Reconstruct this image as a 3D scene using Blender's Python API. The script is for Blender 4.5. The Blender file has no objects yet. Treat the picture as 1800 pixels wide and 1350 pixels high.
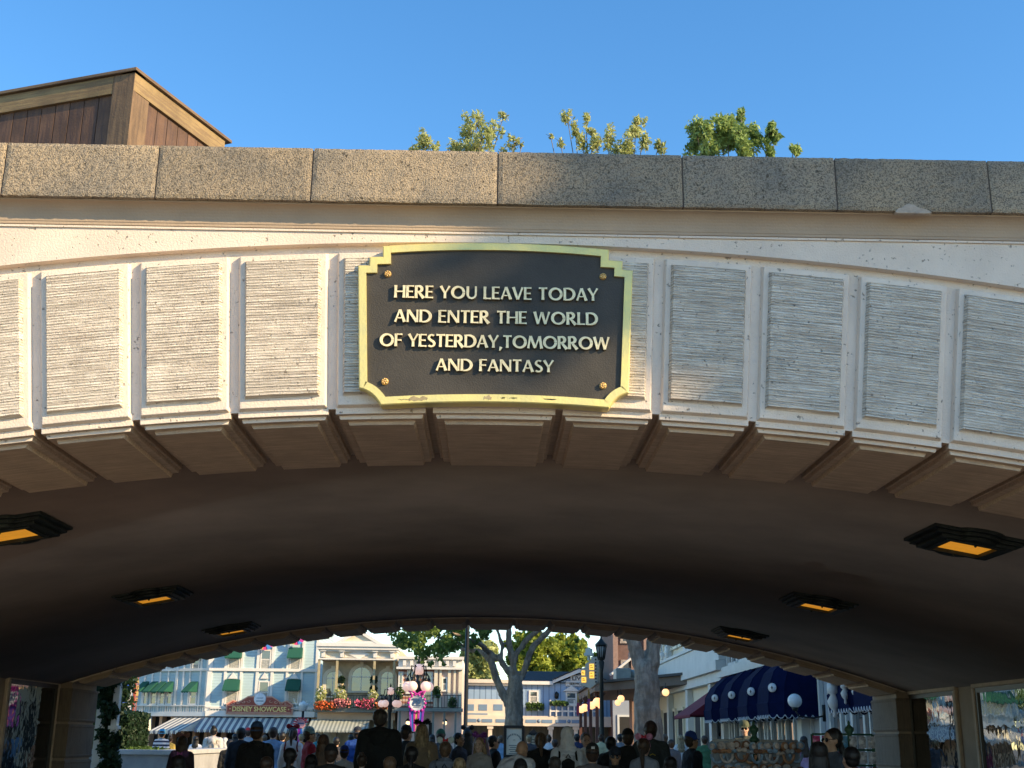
import bpy, bmesh, math, random
import numpy as np
from mathutils import Vector, Matrix, Euler
R = math.radians
rng = random.Random(7)
sc = bpy.context.scene
COL = sc.collection

# ---------------------------------------------------------------- camera
F = 2120.0; W0, H0 = 1800.0, 1350.0
PITCH = math.atan(625 / F); YAW = 0.0150; ROLL = 0.0115; EYE = 1.45
cam_d = bpy.data.cameras.new('camera'); cam = bpy.data.objects.new('camera', cam_d); COL.objects.link(cam)
cam_d.sensor_width = 36; cam_d.lens = F / W0 * 36; cam_d.clip_start = 0.05; cam_d.clip_end = 3000
CM = Matrix.Rotation(-YAW, 4, 'Z') @ Matrix.Rotation(math.pi / 2 + PITCH, 4, 'X') @ Matrix.Rotation(ROLL, 4, 'Z')
cam.matrix_world = Matrix.Translation((0, 0, EYE)) @ CM
sc.camera = cam
def ray(px, py):
    return (CM.to_3x3() @ Vector(((px - 900) / F, (675 - py) / F, -1.0)))
def P(px, py, Y):            # surveying helper: where a sight line meets the plane y = Y
    d = ray(px, py); t = Y / d.y
    return Vector((d.x * t, Y, EYE + d.z * t))
def PX(px, py, X):           # ... meets the plane x = X
    d = ray(px, py); t = X / d.x
    return Vector((X, d.y * t, EYE + d.z * t))

# ---------------------------------------------------------------- materials
MATS = {}
def mat(name, col, rough=.7, var=.12, scale=6.0, bump=0.0, bscale=40.0, metal=0.0, emit=None, estr=1.0, spec=.5,
        pits=0.0, pscale=30.0, col2=None, ribs=None, ribamp=.0, aniso=None, ovar=0.0, stripes=None, rlim=(.36, .54), wave=0):
    """procedural surface: noise-mottled base colour, optional fine bump, pits, ribs and stripes"""
    if name in MATS: return MATS[name]
    m = bpy.data.materials.new(name); MATS[name] = m; m.use_nodes = True
    nt = m.node_tree; N = nt.nodes; L = nt.links; b = N['Principled BSDF']
    b.inputs['Roughness'].default_value = rough; b.inputs['Metallic'].default_value = metal
    b.inputs['Specular IOR Level'].default_value = spec
    tc = N.new('ShaderNodeTexCoord'); oi = N.new('ShaderNodeObjectInfo')
    off = N.new('ShaderNodeVectorMath'); off.operation = 'SCALE'; off.inputs[0].default_value = (13, 7, 0.0)
    L.new(oi.outputs['Random'], off.inputs['Scale'])
    add = N.new('ShaderNodeVectorMath'); add.operation = 'ADD'
    L.new(tc.outputs['Object'], add.inputs[0]); L.new(off.outputs[0], add.inputs[1])
    co = add.outputs[0]
    n1 = N.new('ShaderNodeTexNoise'); n1.inputs['Scale'].default_value = scale; n1.inputs['Detail'].default_value = 6
    n1.inputs['Roughness'].default_value = .6
    L.new(co, n1.inputs['Vector'])
    rp = N.new('ShaderNodeValToRGB')
    c = Vector(col[:3]); c2 = Vector(col2) if col2 else c * (1 - 2 * var)
    rp.color_ramp.elements[0].position = .3; rp.color_ramp.elements[1].position = .7
    rp.color_ramp.elements[0].color = (*c2, 1); rp.color_ramp.elements[1].color = (*[min(1, v * (1 + var * .5)) for v in c], 1)
    L.new(n1.outputs['Fac'], rp.inputs['Fac'])
    out = rp.outputs['Color']
    if stripes:                      # (axis, width, other colour)
        sx = N.new('ShaderNodeSeparateXYZ'); L.new(tc.outputs['Object'], sx.inputs[0])
        md = N.new('ShaderNodeMath'); md.operation = 'PINGPONG'; md.inputs[1].default_value = stripes[1]
        L.new(sx.outputs[stripes[0]], md.inputs[0])
        gt = N.new('ShaderNodeMath'); gt.operation = 'GREATER_THAN'; gt.inputs[1].default_value = stripes[1] * .5
        L.new(md.outputs[0], gt.inputs[0])
        mx = N.new('ShaderNodeMix'); mx.data_type = 'RGBA'; mx.inputs['B'].default_value = (*stripes[2], 1)
        L.new(gt.outputs[0], mx.inputs['Factor']); L.new(out, mx.inputs['A']); out = mx.outputs['Result']
    if ovar:
        mr = N.new('ShaderNodeMapRange'); mr.inputs['To Min'].default_value = 1 - ovar; mr.inputs['To Max'].default_value = 1 + ovar
        L.new(oi.outputs['Random'], mr.inputs['Value'])
        vm = N.new('ShaderNodeVectorMath'); vm.operation = 'SCALE'; L.new(out, vm.inputs[0]); L.new(mr.outputs[0], vm.inputs['Scale']); out = vm.outputs[0]
    hs = []
    if pits:
        v = N.new('ShaderNodeTexNoise'); v.inputs['Scale'].default_value = pscale; v.inputs['Detail'].default_value = 3
        L.new(co, v.inputs['Vector'])
        pr = N.new('ShaderNodeMapRange'); pr.inputs['From Min'].default_value = .66; pr.inputs['From Max'].default_value = .72
        L.new(v.outputs['Fac'], pr.inputs['Value'])
        mx = N.new('ShaderNodeMix'); mx.data_type = 'RGBA'; mx.inputs['B'].default_value = (*(c * .18), 1)
        ml = N.new('ShaderNodeMath'); ml.operation = 'MULTIPLY'; ml.inputs[1].default_value = pits
        L.new(pr.outputs[0], ml.inputs[0]); L.new(ml.outputs[0], mx.inputs['Factor']); L.new(out, mx.inputs['A']); out = mx.outputs['Result']
        ng = N.new('ShaderNodeMath'); ng.operation = 'MULTIPLY'; ng.inputs[1].default_value = -1.0
        L.new(ml.outputs[0], ng.inputs[0]); hs.append((ng.outputs[0], .004))
    if ribs:                         # ribs = (mx, my, mz, second colour, amount)
        mp = N.new('ShaderNodeMapping'); mp.inputs['Scale'].default_value = ribs[:3]; L.new(co, mp.inputs['Vector'])
        rn = N.new('ShaderNodeTexNoise'); rn.inputs['Scale'].default_value = 1; rn.inputs['Detail'].default_value = 4; rn.inputs['Roughness'].default_value = .65
        L.new(mp.outputs[0], rn.inputs['Vector'])
        rr = N.new('ShaderNodeMapRange'); rr.inputs['From Min'].default_value = rlim[0]; rr.inputs['From Max'].default_value = rlim[1]
        L.new(rn.outputs['Fac'], rr.inputs['Value'])
        mx = N.new('ShaderNodeMix'); mx.data_type = 'RGBA'; mx.inputs['A'].default_value = (*ribs[3], 1)
        rsrc = rr.outputs[0]
        if wave:                     # combed grooves running across the panel, broken up by the noise
            mp2 = N.new('ShaderNodeMapping'); mp2.inputs['Scale'].default_value = (.12, .12, 1); L.new(co, mp2.inputs['Vector'])
            wv = N.new('ShaderNodeTexWave'); wv.bands_direction = 'Z'; wv.inputs['Scale'].default_value = wave; wv.inputs['Distortion'].default_value = 2.2
            wv.inputs['Detail'].default_value = 3; wv.inputs['Detail Scale'].default_value = 3.0; L.new(mp2.outputs[0], wv.inputs['Vector'])
            wr = N.new('ShaderNodeMapRange'); wr.inputs['From Min'].default_value = .02; wr.inputs['From Max'].default_value = .32; L.new(wv.outputs['Fac'], wr.inputs['Value'])
            hs.append((wv.outputs['Fac'], .008))
            # grooves read darker only where dirt has gathered
            dn = N.new('ShaderNodeTexNoise'); dn.inputs['Scale'].default_value = 14; dn.inputs['Detail'].default_value = 5; L.new(co, dn.inputs['Vector'])
            dr = N.new('ShaderNodeMapRange'); dr.inputs['From Min'].default_value = .38; dr.inputs['From Max'].default_value = .60; dr.inputs['To Min'].default_value = .12; dr.inputs['To Max'].default_value = .72; L.new(dn.outputs['Fac'], dr.inputs['Value'])
            iv = N.new('ShaderNodeMath'); iv.operation = 'SUBTRACT'; iv.inputs[0].default_value = 1; L.new(wr.outputs[0], iv.inputs[1])
            m1 = N.new('ShaderNodeMath'); m1.operation = 'MULTIPLY'; L.new(iv.outputs[0], m1.inputs[0]); L.new(dr.outputs[0], m1.inputs[1])
            iv2 = N.new('ShaderNodeMath'); iv2.operation = 'SUBTRACT'; iv2.inputs[0].default_value = 1; L.new(m1.outputs[0], iv2.inputs[1])
            m2 = N.new('ShaderNodeMath'); m2.operation = 'MULTIPLY'; L.new(iv2.outputs[0], m2.inputs[0]); L.new(rr.outputs[0], m2.inputs[1]); rsrc = m2.outputs[0]
        cl = N.new('ShaderNodeMath'); cl.operation = 'MAXIMUM'; cl.inputs[1].default_value = 1 - ribs[4]
        L.new(rsrc, cl.inputs[0]); L.new(cl.outputs[0], mx.inputs['Factor']); L.new(out, mx.inputs['B']); out = mx.outputs['Result']
        hs.append((rn.outputs['Fac'], ribamp))
    L.new(out, b.inputs['Base Color'])
    if bump:
        bn = N.new('ShaderNodeTexNoise'); bn.inputs['Scale'].default_value = bscale; bn.inputs['Detail'].default_value = 4
        L.new(co, bn.inputs['Vector']); hs.append((bn.outputs['Fac'], bump))
    prev = None
    for h, d in hs:
        bp = N.new('ShaderNodeBump'); bp.inputs['Distance'].default_value = d; bp.inputs['Strength'].default_value = 1
        L.new(h, bp.inputs['Height'])
        if prev: L.new(prev, bp.inputs['Normal'])
        prev = bp.outputs[0]
    if prev: L.new(prev, b.inputs['Normal'])
    if emit:
        b.inputs['Emission Color'].default_value = (*emit, 1); b.inputs['Emission Strength'].default_value = estr
    return m

# ---------------------------------------------------------------- mesh helpers
class MB:
    """collects simple solids and links them as ONE mesh object"""
    def __init__(s): s.v = []; s.f = []; s.mi = []; s.sm = []; s.M = None; s.cur = 0
    def add(s, vs, fs, smooth=False):
        n = len(s.v)
        s.v += [tuple(s.M @ Vector(v)) if s.M else tuple(v) for v in vs]
        for f in fs: s.f.append([n + i for i in f]); s.mi.append(s.cur); s.sm.append(smooth)
    def box(s, x0, y0, z0, x1, y1, z1):
        if x1 < x0: x0, x1 = x1, x0
        if y1 < y0: y0, y1 = y1, y0
        if z1 < z0: z0, z1 = z1, z0
        s.add([(x0, y0, z0), (x1, y0, z0), (x1, y1, z0), (x0, y1, z0), (x0, y0, z1), (x1, y0, z1), (x1, y1, z1), (x0, y1, z1)],
              [(0, 3, 2, 1), (4, 5, 6, 7), (0, 1, 5, 4), (1, 2, 6, 5), (2, 3, 7, 6), (3, 0, 4, 7)])
        return s
    def prism(s, pts, y0, y1):     # pts (x,z) counter-clockwise seen from -y
        n = len(pts)
        s.add([(x, y0, z) for x, z in pts] + [(x, y1, z) for x, z in pts],
              [tuple(range(n)), tuple(range(2 * n - 1, n - 1, -1))] + [(i, i + n, (i + 1) % n + n, (i + 1) % n) for i in range(n)])
        return s
    def prismx(s, pts, x0, x1):    # pts (y,z)
        n = len(pts)
        s.add([(x0, y, z) for y, z in pts] + [(x1, y, z) for y, z in pts],
              [tuple(range(n)), tuple(range(2 * n - 1, n - 1, -1))] + [(i, i + n, (i + 1) % n + n, (i + 1) % n) for i in range(n)])
        return s
    def prismz(s, pts, z0, z1):
        n = len(pts)
        s.add([(x, y, z0) for x, y in pts] + [(x, y, z1) for x, y in pts],
              [tuple(range(n)), tuple(range(2 * n - 1, n - 1, -1))] + [(i, i + n, (i + 1) % n + n, (i + 1) % n) for i in range(n)])
        return s
    def tube(s, pts, rad, n=8, cap=True):
        pts = [Vector(p) for p in pts]; rad = rad if isinstance(rad, (list, tuple)) else [rad] * len(pts)
        vs = []; fs = []
        up = Vector((0, 0, 1)); prevu = None
        for i, p in enumerate(pts):
            d = (pts[min(i + 1, len(pts) - 1)] - pts[max(i - 1, 0)]).normalized()
            if prevu is None:
                u = d.cross(up);
                if u.length < 1e-3: u = Vector((1, 0, 0))
                u.normalize()
            else:
                u = (prevu - d * prevu.dot(d)).normalized()
            prevu = u; w = d.cross(u)
            for k in range(n):
                a = 2 * math.pi * k / n
                vs.append(p + (u * math.cos(a) + w * math.sin(a)) * rad[i])
        for i in range(len(pts) - 1):
            for k in range(n):
                fs.append((i * n + k, i * n + (k + 1) % n, (i + 1) * n + (k + 1) % n, (i + 1) * n + k))
        if cap: fs.append(tuple(range(n - 1, -1, -1))); fs.append(tuple((len(pts) - 1) * n + k for k in range(n)))
        s.add(vs, fs, True); return s
    def lathe(s, prof, c=(0, 0, 0), n=16):    # prof [(r,z)]
        vs = []; fs = []
        for r, z in prof:
            for k in range(n):
                a = 2 * math.pi * k / n; vs.append((c[0] + r * math.cos(a), c[1] + r * math.sin(a), c[2] + z))
        for i in range(len(prof) - 1):
            for k in range(n): fs.append((i * n + k, i * n + (k + 1) % n, (i + 1) * n + (k + 1) % n, (i + 1) * n + k))
        fs.append(tuple(range(n - 1, -1, -1))); fs.append(tuple((len(prof) - 1) * n + k for k in range(n)))
        s.add(vs, fs, True); return s
    def ball(s, c, r, n=16, m=10):
        r = r if isinstance(r, (tuple, list)) else (r, r, r)
        vs = [(c[0], c[1], c[2] - r[2])]; fs = []
        for i in range(1, m):
            t = math.pi * i / m
            for k in range(n):
                a = 2 * math.pi * k / n
                vs.append((c[0] + r[0] * math.sin(t) * math.cos(a), c[1] + r[1] * math.sin(t) * math.sin(a), c[2] - r[2] * math.cos(t)))
        vs.append((c[0], c[1], c[2] + r[2])); e = len(vs) - 1
        for k in range(n): fs.append((0, 1 + (k + 1) % n, 1 + k)); fs.append((e, e - n + k, e - n + (k + 1) % n))
        for i in range(m - 2):
            for k in range(n):
                a = 1 + i * n; fs.append((a + k, a + (k + 1) % n, a + n + (k + 1) % n, a + n + k))
        s.add(vs, fs, True); return s
    def cap(s, p0, p1, r0, r1=None, n=12):     # tapered capsule
        r1 = r0 if r1 is None else r1
        p0 = Vector(p0); p1 = Vector(p1); d = (p1 - p0).normalized()
        pts = []; rad = []
        for i in range(4): a = math.pi / 2 * (1 - i / 4); pts.append(p0 - d * r0 * math.sin(a)); rad.append(max(.0005, r0 * math.cos(a)))
        pts += [p0, p1]; rad += [r0, r1]
        for i in range(1, 5): a = math.pi / 2 * i / 4; pts.append(p1 + d * r1 * math.sin(a)); rad.append(max(.0005, r1 * math.cos(a)))
        return s.tube(pts, rad, n)
    def mesh(s, name):
        me = bpy.data.meshes.new(name); me.from_pydata(s.v, [], s.f)
        me.polygons.foreach_set('material_index', s.mi); me.polygons.foreach_set('use_smooth', s.sm); me.update(); return me
    def build(s, name, mats, parent=None, loc=(0, 0, 0), bevel=0, rotz=0, fix=True):
        me = s.mesh(name)
        if fix:
            bm = bmesh.new(); bm.from_mesh(me); bmesh.ops.recalc_face_normals(bm, faces=bm.faces); bm.to_mesh(me); bm.free()
        return link(name, me, mats, parent, loc, bevel, rotz)
def link(name, me, mats, parent=None, loc=(0, 0, 0), bevel=0, rotz=0):
    for m in (mats if isinstance(mats, (list, tuple)) else [mats]):
        if len(me.materials) < 8 and m.name not in [q.name for q in me.materials if q]: me.materials.append(m)
    o = bpy.data.objects.new(name, me); COL.objects.link(o); o.location = loc; o.rotation_euler = (0, 0, rotz)
    if parent: o.parent = parent
    if bevel:
        b = o.modifiers.new('bevel', 'BEVEL'); b.width = bevel; b.segments = 2; b.limit_method = 'ANGLE'; b.angle_limit = R(40)
    return o
def tag(o, label=None, cat=None, group=None, kind=None):
    if label: o['label'] = label
    if cat: o['category'] = cat
    if group: o['group'] = group
    if kind: o['kind'] = kind
    return o
def thing(name, label, cat, loc=(0, 0, 0), rotz=0, group=None):
    o = bpy.data.objects.new(name, None); COL.objects.link(o); o.location = loc; o.rotation_euler = (0, 0, rotz)
    o.empty_display_size = .2
    return tag(o, label, cat, group)
def copy_tree(o, parent=None):
    c = o.copy(); COL.objects.link(c)
    if parent: c.parent = parent
    for ch in list(o.children): copy_tree(ch, c)
    return c
def leafmesh(name, centers, radii, n, size, seed=1, droop=0, elong=1.7):
    """leaf-sized bent quads scattered in clumps"""
    r = np.random.default_rng(seed); C = np.array(centers, float); Rr = np.array(radii, float)
    if Rr.ndim == 1: Rr = np.stack([Rr] * 3, 1)
    w = Rr.prod(1) ** .6; idx = r.choice(len(C), n, p=w / w.sum())
    d = r.normal(size=(n, 3)); d /= np.linalg.norm(d, axis=1)[:, None]
    rad = r.random(n) ** .45
    p = C[idx] + d * rad[:, None] * Rr[idx]
    a = r.normal(size=(n, 3)); a[:, 2] -= droop; a /= np.linalg.norm(a, axis=1)[:, None]
    b = np.cross(a, r.normal(size=(n, 3))); b /= np.linalg.norm(b, axis=1)[:, None]
    s = size * (.6 + .8 * r.random(n))[:, None]
    v = np.empty((n, 4, 3)); v[:, 0] = p - a * s * elong / 2; v[:, 1] = p + b * s * .5; v[:, 2] = p + a * s * elong / 2; v[:, 3] = p - b * s * .5
    me = bpy.data.meshes.new(name); me.vertices.add(4 * n); me.vertices.foreach_set('co', v.ravel())
    me.loops.add(4 * n); me.loops.foreach_set('vertex_index', np.arange(4 * n, dtype=np.int32))
    me.polygons.add(n); me.polygons.foreach_set('loop_start', np.arange(0, 4 * n, 4, dtype=np.int32))
    try: me.polygons.foreach_set('loop_total', np.full(n, 4, dtype=np.int32))
    except Exception: pass
    me.update(calc_edges=True); me.validate(); return me
def leafmat(name, c1, c2, scale=1.2):
    m = mat(name, c1, rough=.55, scale=scale, col2=c2, spec=.3)
    nt = m.node_tree; b = nt.nodes['Principled BSDF']; out = nt.nodes['Material Output']
    tr = nt.nodes.new('ShaderNodeBsdfTranslucent'); mx = nt.nodes.new('ShaderNodeMixShader'); mx.inputs[0].default_value = .35
    nt.links.new(b.inputs['Base Color'].links[0].from_socket, tr.inputs['Color'])
    nt.links.new(b.outputs[0], mx.inputs[1]); nt.links.new(tr.outputs[0], mx.inputs[2]); nt.links.new(mx.outputs[0], out.inputs['Surface'])
    return m
def text_mesh(txt, size=1.0, ext=.01, bold=0.0, align='CENTER', spacing=1.0):
    cu = bpy.data.curves.new('lettering', 'FONT'); cu.body = txt; cu.size = size; cu.extrude = ext; cu.offset = bold; cu.align_x = align
    cu.space_character = spacing; cu.resolution_u = 3
    o = bpy.data.objects.new('lettering', cu); COL.objects.link(o)
    dg = bpy.context.evaluated_depsgraph_get(); me = bpy.data.meshes.new_from_object(o.evaluated_get(dg)); bpy.data.objects.remove(o)
    return me
def text(name, txt, m, parent, loc, width, height, rotz=0, bold=0.0, ext=.01, vertical=False):
    """raised lettering facing -y, scaled to the given width and height, loc = centre"""
    me = text_mesh(txt, 1, .02, bold)
    n = len(me.vertices); co = np.empty(n * 3); me.vertices.foreach_get('co', co); co = co.reshape(-1, 3)
    lo = co.min(0); hi = co.max(0); c = (lo + hi) / 2
    q = np.empty_like(co); q[:, 0] = (co[:, 0] - c[0]) * width / (hi[0] - lo[0]); q[:, 2] = (co[:, 1] - c[1]) * height / (hi[1] - lo[1]); q[:, 1] = -(co[:, 2]) * ext / .02
    me.vertices.foreach_set('co', q.ravel()); me.update(); me.materials.clear(); me.materials.append(m)
    o = bpy.data.objects.new(name, me); COL.objects.link(o); o.location = loc; o.rotation_euler = (0, 0, rotz)
    if parent: o.parent = parent
    return o

# ---------------------------------------------------------------- light
SUN_AZ, SUN_EL = R(62), R(24)     # azimuth measured from -y (behind the camera) towards +x
sdir = Vector((math.sin(SUN_AZ) * math.cos(SUN_EL), -math.cos(SUN_AZ) * math.cos(SUN_EL), math.sin(SUN_EL)))
sl = bpy.data.lights.new('sun', 'SUN'); sun = bpy.data.objects.new('sun', sl); COL.objects.link(sun)
sl.energy = 5.0; sl.angle = R(.6); sl.color = (1.0, .76, .44)
sun.rotation_euler = (-sdir).to_track_quat('-Z', 'Y').to_euler()
wd = bpy.data.worlds.new('World'); sc.world = wd; wd.use_nodes = True
wn = wd.node_tree; bg = wn.nodes['Background']; sky = wn.nodes.new('ShaderNodeTexSky'); sky.sky_type = 'NISHITA'; sky.sun_disc = False
sky.sun_elevation = SUN_EL; sky.sun_rotation = math.atan2(sdir.x, sdir.y)
sky.air_density = 1.0; sky.dust_density = .1; sky.ozone_density = 1.6; sky.altitude = 50
hsv = wn.nodes.new('ShaderNodeHueSaturation'); hsv.inputs['Saturation'].default_value = 1.3; hsv.inputs['Value'].default_value = 1.15
wn.links.new(sky.outputs[0], hsv.inputs['Color']); wn.links.new(hsv.outputs[0], bg.inputs['Color']); bg.inputs['Strength'].default_value = .15
sc.view_settings.view_transform = 'Standard'; sc.view_settings.look = 'None'; sc.view_settings.exposure = .80; sc.view_settings.gamma = 1
sc.cycles.max_bounces = 8; sc.cycles.diffuse_bounces = 5

# ---------------------------------------------------------------- ground
M_pave = mat('brick_paving', (.165, .145, .125), .85, .15, 2.5, bump=.01, bscale=60)
g = MB(); g.box(-400, -200, -.3, 400, 900, 0); tag(g.build('ground', M_pave), kind='structure')

# ================================================================ the bridge
CONC = dict(rough=.85, var=.07, scale=3.0, bump=.0035, bscale=90)
M_conc = mat('painted_concrete', (.76, .645, .54), pits=.7, pscale=38, **CONC)
M_rib = mat('ribbed_concrete', (.88, .78, .65), rough=.9, var=.10, scale=5, bump=.005, bscale=120, pits=.8, pscale=40,
            ribs=(2.2, 2.2, 120, (.38, .30, .23), .62), ribamp=.009, ovar=.05, rlim=(.38, .50), wave=19.0)
M_soff = mat('shaded_soffit_concrete', (.60, .45, .32), rough=.9, var=.10, scale=6, bump=.004, bscale=110, ribs=(3, 60, 60, (.34, .25, .18), .45), ribamp=.006)  # darker copy of the concrete: brown underside shade put into the colour
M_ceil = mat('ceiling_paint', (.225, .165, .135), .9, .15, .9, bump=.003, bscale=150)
M_cop = mat('exposed_aggregate', (.44, .34, .225), .95, .22, 2.2, bump=.008, bscale=140, pits=.9, pscale=38, ribs=(115, 115, 115, (.085, .075, .06), .85), ribamp=.006, ovar=.10, col2=(.25, .22, .18))
M_mortar = mat('mortar_joint', (.14, .11, .09), .95)
ZT = EYE
YF = 6.60                  # plane of the facade
RI = 20.0; ZA = ZT + 1.77; ZC = ZA - RI       # intrados radius, apex height, centre
RE = RI + 1.035            # extrados
HWS = {-1: 6.35, 1: 6.24}; HW = 6.35                  # half width of the passage inside its piers
YB = 20.2                  # far face
bridge = thing('stone_bridge', 'low arched pale concrete bridge with ribbed panels and grey pebbled coping, passage running beneath it', 'bridge', (0, YF, 0))
def arcz(x, r): return ZC + math.sqrt(r * r - x * x)
def bpart(name, mb, m, **k):                 # mb in world coordinates
    mb.v = [(x, y - YF, z) for x, y, z in mb.v]
    return mb.build(name, m, bridge, **k)
# block angles
pc = .735 / RI / 2; pa = .548 / RI
edges = [pc + k * pa for k in range(12)]
blocks = [(-pc, pc)] + [(edges[k], edges[k + 1]) for k in range(11)] + [(-edges[k + 1], -edges[k]) for k in range(11)]
AE = edges[-1]
# core band of the ring (near face and far face)
for y0, y1, nm in ((YF, YF + 1.14, 'arch_ring'), (YB - 1.14, YB, 'arch_ring')):
    m = MB(); n = 96; xs = [-HW - .25 + (2 * HW + .5) * i / n for i in range(n + 1)]
    pts = [(x, arcz(x, RI + .032)) for x in xs] + [(x, arcz(x, RE)) for x in reversed(xs)]
    vs = [(x, y, z) for y in (y0, y1) for x, z in pts]; t = len(pts); fs = []
    for i in range(n):
        a, b_, c, d = i, i + 1, t - 2 - i, t - 1 - i
        fs += [(a, b_, c, d), (a + t, d + t, c + t, b_ + t), (a, a + t, b_ + t, b_), (d, c, c + t, d + t)]
    fs += [(0, t - 1, 2 * t - 1, t), (n, n + t, t + n + 1, n + 1)]
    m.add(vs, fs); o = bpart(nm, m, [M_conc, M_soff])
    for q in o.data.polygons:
        if q.normal.z < -.5: q.material_index = 1  # downward faces take the shade-toned concrete
def polar(mb, r0, r1, a0, a1, y0, y1, c=0.0, n=6, soff=0.0):
    """curved slab with chamfered sides; the front (small y) face is smaller by c on each side"""
    vs = []; fs = []
    rm = (r0 + r1) / 2; ca = c / rm
    def row(r, aa0, aa1, y): return [(r * math.sin(aa0 + (aa1 - aa0) * i / n), y, r * math.cos(aa0 + (aa1 - aa0) * i / n)) for i in range(n + 1)]
    vs = row(r0 + c, a0 + ca, a1 - ca, y0) + row(r1 - c, a0 + ca, a1 - ca, y0) + row(r0, a0, a1, y1) + row(r1, a0, a1, y1)
    t = n + 1
    for i in range(n):
        A, B, C, D = i, t + i, 2 * t + i, 3 * t + i
        fs += [(A, A + 1, B + 1, B), (C, D, D + 1, C + 1), (A, C, C + 1, A + 1), (B, B + 1, D + 1, D)]
    fs += [(0, t, 3 * t, 2 * t), (n, 2 * t + n, 3 * t + n, t + n)]
    mb.add(vs, fs)
def block_meshes(da, tagn):
    h = da / 2; g_ = .024 / RI; gp = .062 / RI
    # local frame: origin at the arch centre, front plane at y=0, mid radius along +z
    a = MB(); polar(a, RI + .035, RE - .055, -h + g_, h - g_, -.032, .004, .012)
    # the soffit part of tier one: hangs below the ring
    a.cur = 0
    def soff(mb, r_top, r_bot, a0, a1, y0, y1, c):
        n = 5; vs = []; 
        for y in (y0, y1):
            for r, e in ((r_top, 0), (r_bot, c / RI)):
                for i in range(n + 1):
                    an = a0 + e + (a1 - a0 - 2 * e) * i / n
                    vs.append((r * math.sin(an), y, r * math.cos(an)))
        t = n + 1; fs = []
        for i in range(n):
            A, B, C, D = i, t + i, 2 * t + i, 3 * t + i
            fs += [(A, B, B + 1, A + 1), (C, C + 1, D + 1, D), (B, D, D + 1, B + 1), (A, A + 1, C + 1, C)]
        fs += [(0, 2 * t, 3 * t, t), (n, t + n, 3 * t + n, 2 * t + n)]
        mb.add(vs, fs)
    a.cur = 1
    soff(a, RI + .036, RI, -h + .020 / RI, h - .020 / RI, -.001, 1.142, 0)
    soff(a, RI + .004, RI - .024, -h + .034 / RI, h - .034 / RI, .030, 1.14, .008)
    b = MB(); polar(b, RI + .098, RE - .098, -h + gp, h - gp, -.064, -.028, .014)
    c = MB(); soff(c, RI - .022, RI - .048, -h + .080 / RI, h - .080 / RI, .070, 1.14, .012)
    out = []
    for mb, nm in ((a, 'arch_block'), (b, 'ribbed_panel'), (c, 'soffit_panel')):
        me = mb.mesh(nm); bm = bmesh.new(); bm.from_mesh(me); bmesh.ops.recalc_face_normals(bm, faces=bm.faces); bm.to_mesh(me); bm.free(); out.append(me)
        for q in me.polygons:
            if q.material_index == 1 and q.normal.y < -.7: q.material_index = 0  # front faces go back to the lit concrete colour
    return out
MW = block_meshes(2 * pc, 'w'); MN = block_meshes(pa, 'n')
for far in (False, True):
    for (a0, a1) in blocks:
        ac = (a0 + a1) / 2; S = MW if a0 == -pc else MN
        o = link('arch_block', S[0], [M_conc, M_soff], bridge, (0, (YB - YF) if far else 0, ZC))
        o.rotation_mode = 'QUATERNION'
        rot = (Matrix.Rotation(math.pi, 3, 'Z') if far else Matrix.Identity(3)) @ Matrix.Rotation(ac, 3, 'Y')
        o.rotation_quaternion = rot.to_quaternion()
        if not any(md.type == 'BEVEL' for md in o.modifiers):
            bv = o.modifiers.new('bevel', 'BEVEL'); bv.width = .004; bv.segments = 2; bv.limit_method = 'ANGLE'
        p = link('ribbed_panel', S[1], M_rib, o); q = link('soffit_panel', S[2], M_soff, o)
# spandrel, standing proud of the ring, with a small gap line
ZS = ZT + 2.84
for ys, sgn, nm in ((YF, -1, 'spandrel_wall'), (YB, 1, 'spandrel_wall')):
    m = MB(); n = 80; X = 9.5
    xs = [-HW - .25 + (2 * HW + .5) * i / n for i in range(n + 1)]
    y0, y1 = (ys - .050, ys + .8) if sgn < 0 else (ys - .8, ys + .050)
    vs = []; fs = []
    for y in (y0, y1):
        vs += [(x, y, arcz(x, RE) - .012) for x in xs] + [(x, y, ZS) for x in xs]
    t = n + 1
    for i in range(n):
        A, B, C, D = i, t + i, 2 * t + i, 3 * t + i
        fs += [(A, A + 1, B + 1, B), (C, D, D + 1, C + 1), (A, C, C + 1, A + 1), (B, B + 1, D + 1, D)]
    m.add(vs, fs)
    for s_ in (-1, 1): m.box(s_ * (HW + .25), y0, 0, s_ * X, y1, ZS)
    bpart(nm, m, M_conc)
# cornice: fillets and cove swept along x
def sweepx(mb, prof, x0, x1, yref, sgn, n=1):
    vs = []; fs = []
    k = len(prof)
    for i in range(n + 1):
        x = x0 + (x1 - x0) * i / n
        vs += [(x, yref + sgn * d, z) for d, z in prof]
    for i in range(n):
        for j in range(k):
            fs.append((i * k + j, i * k + (j + 1) % k, (i + 1) * k + (j + 1) % k, (i + 1) * k + j))
    fs += [tuple(range(k)), tuple(n * k + j for j in reversed(range(k)))]
    mb.add(vs, fs)
c0 = ZS + .002
cz = ZT + 2.985
cove = [(0, c0), (.056, c0), (.056, c0 + .014), (.064, c0 + .016), (.064, c0 + .032)]
for i in range(9):
    t = i / 8 * math.pi / 2
    cove.append((.067 + .072 * (1 - math.cos(t)), c0 + .034 + (cz - c0 - .042) * math.sin(t)))
cove += [(.141, cz), (0, cz)]
M_cove = mat('shaded_cornice', (.44, .335, .24), .8, .06, 3.0, bump=.002, bscale=80)  # brown shade beneath the coping painted into the cornice colour
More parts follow.
